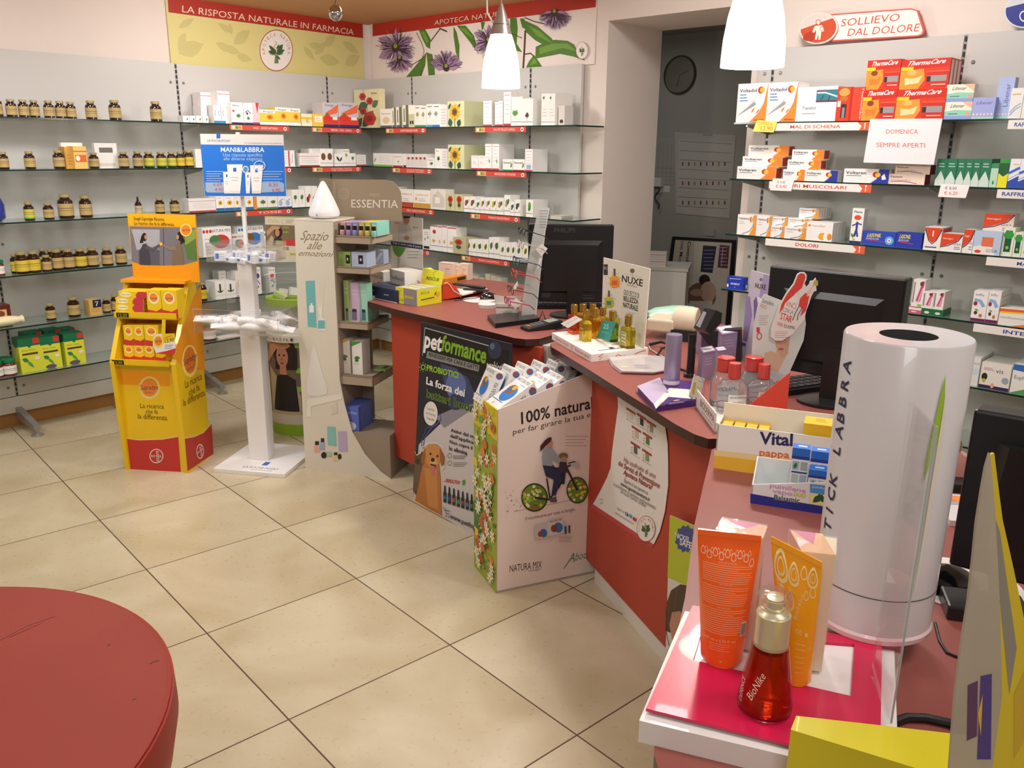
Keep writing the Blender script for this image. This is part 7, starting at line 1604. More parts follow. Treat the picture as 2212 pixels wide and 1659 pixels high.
def oil(px,y0,y1,c_,lab,wd=29,square=False):
 c_={'e0b428':'ecc440','d8ac24':'e6bc3c','d8b42c':'e8c444'}.get(c_,c_); q=atz(px,y1-2,zt); hh=soly(y0,q,UZ).z-q.z; an=la
 t=thing('perfume_bottle',lab,'bottle',q,an,group='perfume oil bottles on the white tray'); m_=MW[t.name]
 k=wd/F_PX*(q-CAMP).length/2
 mt=M(c_,.06,trans=.85,ior=1.3); mb=MB()
 hb=hh*.66; a_,b_=k,k*.6
 pr=[(a_,b_,0),(a_,b_,hb*.86),(a_*.8,b_*.85,hb*.96),(a_*.3,b_*.4,hb)]
 vv=[]
 for x,y,z in pr:vv+=[m_@V(p) for p in ((-x,-y,z),(x,-y,z),(x,y,z),(-x,y,z))]
 fs=[(3,2,1,0),(12,13,14,15)]+[(4*i+j,4*i+(j+1)%4,4*i+4+(j+1)%4,4*i+4+j) for i in range(3) for j in range(4)]
 mb.add(vv,fs,mt); mb.build('bottle_glass',t,bevel=.0015)
 gm=M('c9a44a',.22,metal=.9)
 MB().lathe([(k*.38,hb),(k*.38,hb+hh*.04),(k*.5,hb+hh*.05),(k*.5,hh-.001),(k*.46,hh),(0,hh)],gm,q,20).build('cap',t)
 mb=MB(); draw(mb,Face(m_@V((-a_*.7,-b_-.0003,hb*.25)),m_.to_3x3()@V((1,0,0)),UZ,m_.to_3x3()@V((0,-1,0)),a_*1.4,hb*.5),[('r','d8d0a0',0,0,1,1),('l','5a5a30',.1,.2,.9,.8,3,.08)] if square else [('l','e8dca0',.1,.3,.9,.7,2,.05)]); mb.build('paper_label',t)
for a in ((1258,656,712,'e0b428','yellow perfume bottle at the tray\'s back left'),(1279,656,713,'d8ac24','yellow perfume bottle in the back row below the card\'s edge'),(1239,657,722,'e0602c','orange perfume bottle leftmost on the white tray'),(1301,663,722,'d8b42c','yellow perfume bottle behind the teal tag'),(1283,664,731,'d89a20','amber perfume bottle in the middle of the tray'),(1264,668,738,'d8bc34','pale yellow perfume bottle in the front row beside the white tag'),(1321,671,738,'7aa83c','green perfume bottle next to the teal tag')):
 oil(*a)
oil(1355,681,752,'d8c040','square yellow perfume bottle with label at the tray\'s front right',33,True)
tp=Pl(atz(1262,742,zt),0); F=FP(tp); mb=MB(); mb.prism([F.P(*p) for p in [(1211,699),(1243,682),(1258,690),(1227,709)]],tp.n*-.0008,'e4dfd8'); draw(mb,F,[('s','8a8a88',[(1222,700),(1248,687)],.001)]); tag(mb.build('price_tag'),'white tag lying across the orange perfume bottle','tag')
tp=bp.off(.10); F=FP(tp); mb=MB(); mb.prism([F.P(*p) for p in [(1302,692),(1330,695),(1316,737),(1288,729)]],tp.n*-.0008,'2f9a90'); draw(mb,F,[('T','bfe4dc','25',(1303,709),(1314,711),(1305,699)),('s','bfe4dc',[(1299,716),(1316,720)],.001)]); tag(mb.build('price_tag'),'teal anniversary tag hanging on the perfume bottles','tag')
# leaflets in a plastic sleeve
pts=[(1313,776),(1380,770),(1432,774),(1438,803),(1410,808),(1340,806),(1322,792)]
mb=MB()
for k in range(3):mb.prism([atz(x+k*1.5,y-k*1.5,ZC+.001+k*.004) for x,y in pts],UZ*.0025,M('cfc6c6',.15,coat=.6) if k==2 else 'd8d0cc')
draw(mb,Face(atz(1330,800,ZC+.0118),atz(1430,800,ZC+.0118)-atz(1330,800,ZC+.0118),V((0,1,0)),UZ,.14,.09),[('e','b8c4b0',.25,.5,.12,.12),('l','8a7a9a',.5,.3,.9,.8,4,.03)])
tag(mb.build('leaflet_sleeve'),'stack of leaflets in a clear plastic sleeve on the middle counter','leaflets')
# mint plastic bag
mb=MB(); q0,q1=atz(1402,704,ZC),atz(1508,700,ZC); ax=q1-q0
for k in range(3):mb.lathe([(.012,0),(.034,.04),(.04,.12),(.036,ax.length*.7),(.02,ax.length*.95),(.008,ax.length)],M('a8dcc0' if k !=1 else 'cfe8dc',.3,coat=.4,bump=.9,nscale=18),q0+UZ*(.026+.01*k)+V((0,.03*k,0)),14,axis=ax+V((0,0,.01*(k-1))),sy=.6 if k else .75)
tag(mb.build('plastic_bag'),'folded mint green plastic bag behind the perfume board','bag')
# receipt printer
pl=Pl(atz(1394,730,ZC),math.radians(-25)); t=thing('receipt_printer','cream receipt printer with rounded lid behind the perfume tray','printer',pl.o+UZ*ZC,pl.ang)
cr_=M('d9cdb4',.4); A=solx(1394,pl.o+UZ*ZC,pl.x); B=solx(1502,pl.o+UZ*ZC,pl.x); w_=(B-A).length
hz=hit(1430,700,pl).z-ZC
MB().obox(A+UZ*.03,pl.x*w_*.55,-pl.n*.14,UZ*max(hz-.03,.05),cr_).build('body',t,bevel=.008)
MB().lathe([(.052,0),(.055,.01),(.055,w_*.42),(.05,w_*.45),(0,w_*.45)],cr_,A+pl.x*w_*.5-pl.n*.06+UZ*.075,28,axis=pl.x,sy=1.0).build('roll_cover',t)
MB().obox(A+pl.x*w_*.5,pl.x*w_*.5,-pl.n*.12,UZ*.045,M('26262a',.4)).build('printer_base',t)
# pole display
q=atz(1490,814,ZC); t=thing('customer_display','black pole display tilted above the middle counter','display',q); dk_=M('17181b',.3); zh=soly(722,q,UZ).z
MB().lathe([(.022,0),(.02,.01),(.0135,.014),(.0135,zh-ZC),(0,zh-ZC)],dk_,q,16).build('pole',t)
hd=Pl(V((q.x,q.y,0)),math.radians(35)); F=FP(hd); mb=MB(); mb.prism([F.P(*p) for p in [(1498,708),(1522,665),(1535,671),(1533,692),(1510,717)]],hd.n*.05,dk_); mb.build('display_head',t)
F=FP(hd.off(.051)); mb=MB(); draw(mb,F,[('p',M('b9bcc8',.2),[(1503,703),(1519,672),(1526,675),(1512,708)])]); mb.build('screen',t)
mb=MB(); mb.tube([atz(1402,744,ZC+.01),atz(1428,738,ZC+.02),atz(1452,746,ZC+.03)],[.008,.006,.004],'26262a',8); mb.tube([atz(1452,746,ZC+.03),atz(1430,752,ZC+.03),atz(1420,768,ZC+.004),atz(1445,790,ZC+.004),atz(1480,800,ZC+.004),atz(1500,812,ZC+.004)],.004,'141416',8)
mb.tube([atz(1400,740,ZC+.004),atz(1405,755,ZC+.004),atz(1440,775,ZC+.004),atz(1470,770,ZC+.02)],.002,'d0ccc8',6)
tag(mb.build('power_cable'),'black and white cables looping behind the lavender tester','cable')
# lavender tester block
t=thing('tester_stand','purple and white wedge tester stand with lavender tube','display',atz(1440,860,ZC))
P=lambda x,y,z=0:atz(x,y,ZC+z)
A,B,C_,D=P(1417,889),P(1503,877),P(1500,836),P(1408,850)
pts=[P(1378,850),P(1417,890),P(1504,877),P(1508,838),P(1425,830)]
mb=MB(); mb.prism(pts,UZ*.02,M('4a2a72',.4)); mb.build('wedge',t)
mb=MB(); z_=.0204; mb.add([P(1376,834,z_),P(1412,873,z_),P(1446,850,z_),P(1425,815,z_)],[(0,1,2,3)],'b8a9c4'); mb.add([P(1412,873,z_),P(1417,883,z_),P(1444,857,z_),P(1502,862,z_),P(1500,842,z_),P(1446,838,z_)],[(0,1,2,3,4,5)],'ddd8d0')
draw(mb,Face(P(1417,880,.021),P(1500,868,.021)-P(1417,880,.021),P(1430,840,.021)-P(1417,880,.021),UZ,.11,.07),[('l','6a5a7a',.05,.15,.3,.6,4,.03),('e','2a1a3a',.8,.5,.06,.06),('e','c8a090',.62,.62,.1,.08),('r','3a3a40',.4,.55,.52,.68),('l','8a8a90',.4,.15,.9,.3,2,.05)]); mb.build('printed_top',t)
q=P(1450,830,.02); hh=soly(722,q,UZ).z-q.z; rr_=17/F_PX*(q-CAMP).length
MB().lathe([(rr_*.95,0),(rr_,.002),(rr_,hh*.96),(rr_*.96,hh),(0,hh)],M('9c90ae',.28,metal=.35),q,28).build('tester_tube',t)
MB().lathe([(rr_*1.02,.004),(rr_*1.02,hh*.1)],M('d8d4dc',.3),q,28,cap=False).build('tube_base',t)
cpl=Pl(P(1522,868),math.radians(40)); F=FP(cpl); mb=MB(); mb.prism([F.P(*p) for p in [(1489,857),(1501,808),(1523,818),(1508,871)]],cpl.n*-.003,'dfdacb')
draw(mb,F,[('p','c8b83a',[(1494,850),(1499,825),(1504,827),(1500,853)]),('s','6a6a60',[(1507,822),(1517,826)],.001),('s','6a6a60',[(1505,835),(1514,839)],.001),('g','6a4a8a',1505,840,17,30,.03)]); tag(mb.build('display_card'),'small tilted card with yellow tube beside the micellar tray','card')
# lavender cosmetic boxes
lv=lambda:[('l','d0c4d8',.2,.55,.8,.75,3,.015),('r','7a6484',0,.93,1,.95)]
for k,(Kp,Lp,Rp,yt,lab) in enumerate((((1513,767),(1503,758),(1541,763),718,'lavender carton behind its shorter neighbours, left of the pair'),((1555,786),(1540,768),(1590,780),722,'large lavender carton at the right of the group'),((1548,760),(1538,752),(1578,756),714,'lavender carton half hidden at the back of the group'),((1514,824),(1506,812),(1542,818),762,'short lavender carton nearest the tester tube'),((1548,800),(1541,792),(1567,797),758,'short lavender carton between the front carton and the red bottle cap'))):
 two(Kp,Lp,Rp,yt,'9a88a8',lv(),lv(),'cosmetic_box','box',lab,group='lavender cosmetic cartons',orth=False,topf=[('r','d8d0d8',.1,.1,.9,.9),('r','4a3a54',.2,.4,.8,.5)])
mb=MB(); pl=Pl(atz(1585,780,ZC),math.radians(-20)); mb.prism([hit(x,y,pl) for x,y in [(1510,718),(1600,712),(1601,782),(1560,784)]],-pl.n*.05,M('222226',.4)); tag(mb.build('cash_drawer_box'),'black box behind the lavender cartons','box')
# lilac board
bp2=Pl(atz(1650,800,ZC),la-.15); F=FP(bp2); mb=MB(); mb.prism([F.P(*p) for p in [(1623,583),(1678,599),(1655,800),(1598,785)]],bp2.n*-.004,'bcb2c6')
draw(mb,F,[('p','9a8cb4',[(1650,592),(1678,599),(1664,720),(1640,640)]),('p','8a78a8',[(1604,735),(1612,640),(1620,640),(1625,680),(1614,738)]),('p','6a5890',[(1628,650),(1634,640),(1646,720),(1630,735)]),('T','1c1c1e','NUXE',(1631,621),(1654,626),(1632,611),.02),('e','6a6a6a',1644,604,3,3.5),('p','5a4a9a',[(1601,738),(1612,742),(1610,748),(1600,745)]),('p','ddd6e0',[(1636,640),(1645,645),(1648,655),(1638,652)])])
tag(mb.build('display_card'),'lilac display board standing behind the micellar water display','card')
# micellar water display
t=thing('counter_display','white and coral micellar water display with star contest board','display',atz(1545,934,ZC))
k_,l_=atz(1543,934,ZC),atz(1503,880,ZC); dd=(k_-l_); nn=V((dd.y,-dd.x,0)).normalized(); nn=nn if nn.x>0 else-nn
hf=soly(893,k_,UZ).z-ZC
mb=MB(); fa_=Face(l_,dd,UZ,-nn,dd.length,hf)
mb.obox(l_,dd,nn*.003,UZ*hf,'e2ded8'); draw(mb,fa_,[('T','4a4444','BIODERMA',(.22,.4),(.95,.4),(.22,.78)),('l','8a8a8a',.3,.2,.9,.2,1,.05)])
mb.obox(l_,dd,nn*.13,UZ*.004,'e2ded8'); mb.obox(k_-dd.normalized()*.003,nn*.13,dd.normalized()*.003,UZ*hf*.5,'e2ded8'); mb.build('tray',t)
bk2=Pl(l_+nn*.10,math.atan2(dd.y,dd.x)); bk2=Pl(atz(1640,857,ZC),lvl(atz(1640,857,ZC),(1618,800),(1700,803),-60,30)); F=FP(bk2,step=.00005)
mb=MB(); out=[(1651,635),(1690,650),(1738,672),(1741,700),(1736,735),(1706,803),(1698,870),(1604,878),(1612,855),(1622,790),(1628,705),(1636,665)]
mb.prism([F.P(*p) for p in out],bk2.n*-.004,'d5d8d4')
draw(mb,F,[('p','e04838',[(1705,805),(1698,870),(1604,878),(1640,850)]),('p','d9b49a',[(1685,730),(1695,725),(1700,765),(1680,805),(1690,815),(1680,812),(1648,785),(1652,762),(1665,758),(1676,762)]),('p','cfa488',[(1672,715),(1700,700),(1706,730),(1702,765),(1688,775),(1676,750)]),('e','b85a58',1687,754,6,2.6),('s','8a6450',[(1694,733),(1700,738),(1693,741)],.0015),('p','c8ccd0',[(1690,830),(1640,790),(1668,800),(1700,812)]),
  ('T','6a7a7a','Sensibio',(1646,653),(1671,661),(1647,644)),('T','d07a7a','H2O',(1642,664),(1656,668),(1643,656)),('l','b89a9a',1640,682,1660,700,5,1),('r','d04848',1634,707,1641,718),('g','d04848',1640,726,6,8,.3)])
mb.build('back_board',t)
st2=bk2.off(.012); F=FP(st2,step=.00005); mb=MB()
out=[(1665,728),(1666,710),(1672,690),(1686,655),(1697,635),(1714,612),(1722,592),(1729,588),(1738,588),(1743,594),(1742,604),(1738,612),(1742,620),(1748,614),(1750,607),(1757,606),(1762,600),(1764,607),(1768,612),(1763,618),(1764,628),(1758,630),(1752,642),(1748,655),(1742,670),(1738,690),(1712,722),(1690,736),(1676,736)]
mb.prism([F.P(*p) for p in out],st2.n*-.003,'e6deda')
draw(mb,F,[('p','d8483c',[(1683,678),(1688,657),(1699,637),(1716,614),(1724,594),(1730,590),(1738,592),(1740,600),(1732,622),(1718,634),(1704,650)]),('p','ece6e2',[(1690,672),(1696,655),(1712,640),(1722,642),(1716,672),(1704,690),(1686,692)]),
  ('T','d8483c','VINCI',(1697,662),(1718,668),(1699,650)),('T','3a3a3a','CON LA',(1691,673),(1712,679),(1693,664)),('T','d8483c','STAR',(1685,689),(1709,697),(1688,675),.02),('T','d8483c','1000 € ',(1679,702),(1696,708),(1680,694)),('T','3a3a3a','DI SHOPPING',(1696,708),(1717,712),(1697,701)),('l','d89a94',1674,716,1702,728,4,1),
  ('p','d8483c',[(1728,645),(1740,632),(1748,640),(1744,658),(1734,668),(1725,660)]),('s','2a2224',[(1727,660),(1718,676),(1712,692)],.002),('s','2a2224',[(1733,664),(1724,680),(1722,692)],.002),('p','d84a5a',[(1745,655),(1740,672),(1728,684),(1734,664)]),('s','e8c8b8',[(1744,640),(1753,622),(1760,612)],.004),('e','e8c8b8',1746,631,3,4),('f','c8a83c',1757,616,1767,606,.6),('f','c8a83c',1766,618,1759,604,.5)])
mb.build('star_board',t)
w3=Pl(atz(1655,893,ZC),bk2.ang); F=FP(w3); mb=MB(); mb.prism([F.P(*p) for p in [(1707,804),(1700,884),(1604,888),(1612,880)]],w3.n*-.002,'e2503e'); mb.build('side_wedge',t)
rdc=M('d84a44',.25,trans=.2,coat=.4); clr=M('e9edf0',.04,trans=.9,ior=1.33)
def mic(px,y_cap0,y_cap1,wc,y0,wb,lab,wide):
 q=atz(px,y0,ZC+.005); s_=(q-CAMP).length/F_PX; hh=soly(y_cap0,q,UZ).z-q.z; hc=soly(y_cap1,q,UZ).z-q.z
 t2=thing('micellar_bottle',lab,'bottle',q,bk2.ang,group='micellar water bottles'); rb_,rc=wb*s_/2,wc*s_/2
 MB().lathe([(rb_*.9,0),(rb_,.004),(rb_,hc*.68),(rb_*.92,hc*.8),(rb_*.65,hc*.93),(rc*.75,hc),(rc*.75,hc+.002)],clr,q,28).build('bottle_body',t2)
 mb=MB(); mb.lathe([(rc*.8,hc-.002),(rc,hc+.002),(rc*(1.0 if wide else .95),hh*.985),(rc*.9,hh),(0,hh)],rdc,q,24)
 if wide:mb.lathe([(rc*1.02,hh*.97),(rc*1.02,hh*.985)],'8a2a2a',q,24)
 mb.build('cap',t2)
 mb=MB(); n0=[]; 
 for k in range(7):
  a=math.radians(-118+k*12)+bk2.ang*.3; n0.append((a))
 for k in range(6):
  p_=[q+V((rb_*1.01*math.cos(a),rb_*1.01*math.sin(a),z)) for a,z in ((n0[k],hc*.05),(n0[k+1],hc*.05),(n0[k+1],hc*.6),(n0[k],hc*.6))]; mb.add(p_,[(0,1,2,3)],'e4e0dc')
 am=(n0[0]+n0[6])/2; nn_=V((math.cos(am),math.sin(am),0)); ex_=V((-math.sin(am),math.cos(am),0))
 draw(mb,Face(q+nn_*rb_*1.02-ex_*rb_*.6,ex_,UZ,nn_,rb_*1.2,hc),[('T','4a4444','BIODERMA',(.05,.5),(.95,.5),(.05,.56)),('t','a85a58','Sensibio',.2,.36,.8,.05),('g','c85450',.4,.14,.3,.1,.2)])
 mb.build('paper_label',t2)
mic(1561,771,801,37,872,56,'micellar bottle with wide red cap, back left',True); mic(1622,770,800,37,862,58,'micellar bottle with wide red cap, back right',True)
mic(1580,784,817,26,886,64,'micellar bottle with narrow coral cap, front left',False); mic(1644,786,817,25,872,62,'micellar bottle with narrow coral cap, front right',False)
# second monitor with clutter below
monitor((1795,872),(1663,573),(1959,603),795,'large black monitor seen from behind over the micellar display',col='1a1a1b',th_=.06)
kb2=thing('keyboard','black keyboard under the large monitor','keyboard',atz(1760,850,ZC),0); k0,k1=atz(1700,856,ZC),atz(1850,835,ZC); kd=k1-k0; kn=V((-kd.y,kd.x,0)).normalized()
MB().obox(k0,kd,kn*.13,UZ*.018,M('1a1a1c',.4)).build('keyboard_case',kb2)
mb=MB()
for i in range(10):
 for j in range(4):mb.obox(k0+kd*(.03+i*.095)+kn*(.012+.028*j)+UZ*.018,kd*.08,kn*.022,UZ*.005,'2e2e32')
mb.build('keys',kb2)
# ---------------------------------------------------------------- things on the near counter
crm=M('ece4d2',.5)
k_,l_,r_=atz(1543,1011,ZC),None,atz(1640,1025,ZC); ex=(r_-k_).normalized(); ey=V((-ex.y,ex.x,0)); ey=ey if ey.y>0 else-ey
Wv=.275; hv=soly(916,k_,UZ).z-ZC; dv_=.085; hb_=hv+.012
t=thing('product_dispenser','cream and yellow counter dispenser box with navy lettering','box',k_,math.atan2(ex.y,ex.x))
mb=MB(); mb.obox(k_,ex*Wv,ey*.003,UZ*hv,'eae6e0'); Fv=Face(k_,ex,UZ,-ey,px=True)
draw(mb,Fv,[('p','e8b83a',[(1542,1012),(1850,1056),(1850,1020),(1543,984)]),('p','ecd494',[(1543,984),(1850,1020),(1850,1006),(1543,972)]),('T','2c2a5c','Vital',(1640,958),(1712,963),(1641,933),.03),('T','d8703a','pappa reale',(1640,984),(1770,996),(1641,969),.02)]); mb.build('front_wall',t)
mb=MB(); mb.obox(k_+ey*dv_,ex*Wv,ey*.003,UZ*(hv+.03),crm); mb.obox(k_,ex*.003,ey*dv_,UZ*hv,crm); mb.obox(k_+ex*(Wv-.003),ex*.003,ey*dv_,UZ*hv,crm); mb.obox(k_,ex*Wv,ey*dv_,UZ*.003,crm); mb.build('tray',t)
for k in range(4):
 mb=MB(); mb.obox(k_+ex*(.006+.028*k)+ey*.01+UZ*.004,ex*.024,ey*.068,UZ*(hv-.012),'e8b820'); o=mb.build('medicine_box'); lb= 'low yellow carton inside the cream and yellow dispenser'; tag(o,lb,'box','yellow cartons in the dispenser'); reg(o,lb,k)
mb=MB(); mb.obox(k_+ex*(Wv-.085)+ey*.012+UZ*.004,ex*.06,ey*.06,UZ*(hv+.02),'e8e4da'); q_=k_+ex*(Wv-.085)+ey*.0118+UZ*.004; draw(mb,Face(q_,ex,UZ,-ey,.06,hv+.02),[('r','e8b820',0,.8,1,1),('l','5a5a40',.1,.65,.9,.72,2,.02)])
draw(mb,Face(q_+UZ*(hv+.02),ex,ey,UZ,.06,.06),[('r','e8c020',0,0,1,1),('l','6a5a20',.4,.4,.8,.7,3,.04)]); tag(mb.build('medicine_box'),'taller yellow-topped carton in the cream and yellow dispenser','box')
k_=atz(1620.6,1087,ZC); r_=atz(1785,1112,ZC); ex=(r_-k_).normalized(); ey=V((-ex.y,ex.x,0)); ey=ey if ey.y>0 else-ey
t=thing('product_dispenser','white and navy balsamic vapour dispenser box','box',k_,math.atan2(ex.y,ex.x)); Wp=.155; h1=soly(1047,k_,UZ).z-ZC
Fp_=Face(k_,ex,UZ,-ey,px=True); h2=h1+.03
mb=MB(); mb.prism([k_,k_+ex*Wp,k_+ex*Wp+UZ*h2,k_+UZ*h1],ey*.003,'e6e4e6')
draw(mb,Fp_,[('p','27308c',[(1620.6,1087),(1800,1115),(1800,1098),(1621,1066)]),('T','c8a0c4','pumilene',(1663,1052),(1741,1065),(1664,1043),.02),('T','c8a0c4','vapo',(1668,1064),(1712,1071),(1669,1055),.02),('T','c8c83a','DUO',(1714,1071),(1740,1075),(1716,1063),.03),('T','e8ecec','Balsamic',(1672,1078),(1727,1086),(1673,1068),.05),('T','2a4a3a','Balsamic',(1672,1078),(1727,1086),(1673,1068),.02),('p','4a9ad8',[(1750,1045),(1793,1050),(1792,1070),(1750,1064)]),('p','e8e4a0',[(1750,1064),(1792,1070),(1791,1094),(1749,1088)]),('f','2a5a34',1756,1085,1778,1068,.5),('f','2a5a34',1782,1086,1768,1066,.5),('T','e8ecf4','pumilene',(1755,1053),(1788,1058),(1756,1048))]); mb.build('front_wall',t)
mb=MB(); mb.prism([k_,k_+ey*.075,k_+ey*.075+UZ*(h2+.008),k_+UZ*h1],ex*.003,'dfe4e4'); mb.obox(k_+ey*.075,ex*Wp,ey*.003,UZ*(h2+.008),'dfe4e4'); mb.obox(k_,ex*Wp,ey*.075,UZ*.003,'dfe4e4'); mb.build('tray',t)
def pum(o_,lab,hh):
 mb=MB(); w_,d_=.036,.03; mb.obox(o_,ex*w_,ey*d_,UZ*hh,'e8e8ea'); draw(mb,Face(o_,ex,UZ,-ey,w_,hh),[('r','2a70d0',0,.86,1,1),('r','27408a',0,.8,1,.86)]+[('r',c_,u,v,u+.38,v+.16) for c_,u,v in (('a8b8c0',.08,.6),('9aa8b0',.54,.6),('b0b8b8',.08,.36),('a8b8c8',.54,.36))]+[('r','27408a',.06,.545,.94,.575),('f','2a7a5a',.2,.62,.3,.74,.5),('l','8a8a90',.1,.08,.9,.28,4,.02)])
 draw(mb,Face(o_+UZ*hh,ex,ey,UZ,w_,d_),[('r','2a78dc',0,0,1,1),('r','d8e0e8',.3,.4,.8,.7)]); tag(mb.build('medicine_box'),lab,'box','blue-topped vapour cartons')
b_=hit(1708,1010,Pl(k_+ey*.035,math.atan2(ex.y,ex.x))); ox=(b_-k_).dot(ex)
pum(k_+ex*ox+ey*.035+UZ*.004,'blue-topped carton, left one in the balsamic dispenser',.122); pum(k_+ex*(ox+.038)+ey*.035+UZ*.004,'blue-topped carton, right one in the balsamic dispenser',.12); pum(k_+ex*(ox+.038)+ey*.004+UZ*.004,'blue-topped carton, front one in the balsamic dispenser',.09)
# pink tester tray
Ak,Bk=atz(1378,1602,ZC),None
h0=soly(1552,Ak,UZ).z-ZC; zt=ZC+h0
Ab=atz(1480,1316,zt); A0=V((Ak.x,Ak.y,zt)); eb=Ab-A0; rt=atz(1905,1397,zt); er=rt-Ab
t=thing('tester_tray','white cardboard tray with bright pink plastic top and window','tray',A0+V((0,0,-h0)),0)
mb=MB(); mb.prism([A0-UZ*h0,A0-UZ*h0+er*1.06,A0-UZ*h0+er*1.06+eb,A0-UZ*h0+eb],UZ*(h0-.003),M('e6e2e0',.35,coat=.3)); mb.build('card_base',t,bevel=.002)
pk=M('d01a4c',.35,coat=.2); z2=zt+.001
fr_=[atz(x,y,z2) for x,y in [(1395,1536),(1496,1312),(1905,1395),(1900,1662)]]; wi=[atz(x,y,z2) for x,y in [(1497,1431),(1515,1370),(1845,1397),(1838,1509)]]
mb=MB(); top8=[p+UZ*.004 for p in fr_+wi]; bot8=fr_+wi
mb.add(top8,[(0,3,7,4),(3,2,6,7),(2,1,5,6),(1,0,4,5)],pk); mb.add(bot8+top8,[(0,3,11,8),(3,2,10,11),(2,1,9,10),(1,0,8,9),(4,5,13,12),(5,6,14,13),(6,7,15,14),(7,4,12,15)],pk); mb.build('pink_sheet',t)
mb=MB(); mb.add([p-UZ*.0005 for p in wi],[(3,2,1,0)],M('f0e6e6',.25)); mb.build('window_insert',t)
mb=MB(); q=atz(1428,1541,zt-.006); mb.lathe([(.007,0),(.007,.004),(0,.004)],'141416',q,16); mb.build('rubber_foot',t)
zs=z2+.0045
# orange squeeze tube
def squeeze(xb,yb,wpx,L_,R_,c_,cf,name,lab,items,zz=zs,lean=0):
 q=atz(xb,yb,zz); pl=Pl(q,lvl(q,L_,R_,-70,50) if lean==0 else lean); s_=(q-CAMP).length/F_PX; rb_=wpx*s_/2
 A,B=hit(*L_,pl),hit(*R_,pl); t=thing(name,lab,'tube',q,pl.ang); mb=MB(); rings=[]; n_=32
 C_=(A+B)/2; ha=(B-A)/2; c0=q+(-pl.n)*rb_*.6
 for f in (0,.02,.08,.3,.55,.8,.93,.97,1.0):
  cc=c0.lerp(C_,f); k=min(f/.93,1); depth=rb_*(.9 if f<.05 else 1)*math.sqrt(max(0,1-k**1.6))+.0012; hx=(pl.x*(rb_*(.88 if f==0 else 1))).lerp(ha,k**1.1)
  rings.append([cc+hx*math.cos(a)+(-pl.n)*depth*math.sin(a) for a in [2*pi*j/n_ for j in range(n_)]])
 mt=M(c_,.35,coat=.35); vv=[p for r_ in rings for p in r_]
 mb.add(vv,[(i*n_+j,i*n_+(j+1)%n_,(i+1)*n_+(j+1)%n_,(i+1)*n_+j) for i in range(8) for j in range(n_)]+[tuple(reversed(range(n_))),tuple(8*n_+j for j in range(n_))],mt,True)
 mb.build('tube_body',t); mb=MB(); a1,b1=A.lerp(C_,.0),B; dn_=(q-C_).normalized()*.008
 mb.hexa([A+dn_+pl.n*.0018,B+dn_+pl.n*.0018,B+dn_-pl.n*.0018,A+dn_-pl.n*.0018,A+pl.n*.0014,B+pl.n*.0014,B-pl.n*.0014,A-pl.n*.0014],mt); mb.build('crimp',t)
 mb=MB(); dir_=(C_-c0); 
 def surf(u,v):     # u -1..1 across, v 0..1 up; on the visible skin
  k=min(v/.93,1); cc=c0.lerp(C_,v); depth=rb_*math.sqrt(max(0,1-k**1.6))+.0012; hx=(pl.x*rb_).lerp(ha,k**1.1); a=math.acos(max(-1,min(1,u)))
  return cc+hx*math.cos(a)+pl.n*(depth*math.sin(a)+.0007)
 for it in items:
  if it[0]== 'l':
   _,col,u0,v0,u1,v1,n,th=it
   for i in range(n):
    v=v0+(v1-v0)*i/max(1,n-1); e=u1-.35*((i*7)%5)/5*(u1-u0)*(1 if i%3==2 else .15)
    S_=8; us=[u0+(e-u0)*j/S_ for j in range(S_+1)]
    mb.add([surf(u,v) for u in us]+[surf(u,v+th) for u in us],[(j,j+1,S_+2+j,S_+1+j) for j in range(S_)],col)
  elif it[0]== 'x':
   _,col,s_t,u0,v0,u1,v1,hh,rot=it; tv,tf,x0,x1=text_mesh(s_t)
   def mp(x,y):
    a=(x-x0)/(x1-x0); b=y/CAP
    return (u0+(u1-u0)*a-rot*b*hh,v0+(v1-v0)*a+(b*hh if not rot else 0))
   mb.add([surf(*mp(x,y)) for x,y in tv],tf,col)
  elif it[0]== 'd':                                   # drop / heart ornament ring
   _,col,u,v,ru,rv=it
   o1=[surf(u+ru*math.sin(a)*(1-.35*math.cos(a)),v+rv*math.cos(a)) for a in [2*pi*j/20 for j in range(20)]]; i1=[surf(u+.72*ru*math.sin(a)*(1-.35*math.cos(a)),v+.75*rv*math.cos(a)) for a in [2*pi*j/20 for j in range(20)]]
   mb.add(o1+i1,[(j,(j+1)%20,20+(j+1)%20,20+j) for j in range(20)],col)
  elif it[0]== 'r':
   _,col,u0,v0,u1,v1=it; mb.add([surf(u0,v0),surf(u1,v0),surf(u1,v1),surf(u0,v1)],[(0,1,2,3)],col)
 mb.build('printing',t)
oc= 'f6c8a8'
its=[('d',oc,-.82+.2*k,.865-(.02 if k%2 else 0)-(.05 if k==8 else 0),.08,.03) for k in range(9)]+[('d',oc,-.72+.2*k,.875,.05,.02) for k in range(8)]
its+=[('x',oc,'DOCCIA SCHIUMA',-.3,.795,.3,.795,.012,0),('l',oc,-.85,.78,.85,.66,9,.0035),('x',oc,'GEL DOUCHE',-.25,.645,.2,.645,.011,0),('l',oc,-.85,.625,.8,.5,9,.0035),('x',oc,'SHOWER FOAM',-.3,.475,.2,.475,.011,0),('l',oc,-.85,.46,.8,.28,12,.0035),('x',oc,'200 ml e 6.76 fl. oz.',-.85,.22,.55,.22,.02,0),('l',oc,-.6,.2,.3,.15,4,.003),('r','efe6dc',.68,.26,.9,.37)]+[('r','2a2420',.70+.024*k,.27,.71+.024*k,.36) for k in range(8)]+[('r','d8b838',-.1,.06,0,.075)]
squeeze(1558,1436,82,(1508,1142),(1645,1157),'ff6a20',0,'shower_gel_tube','upright orange shower gel tube on the pink tester tray',its)
oc= 'f8dc98'
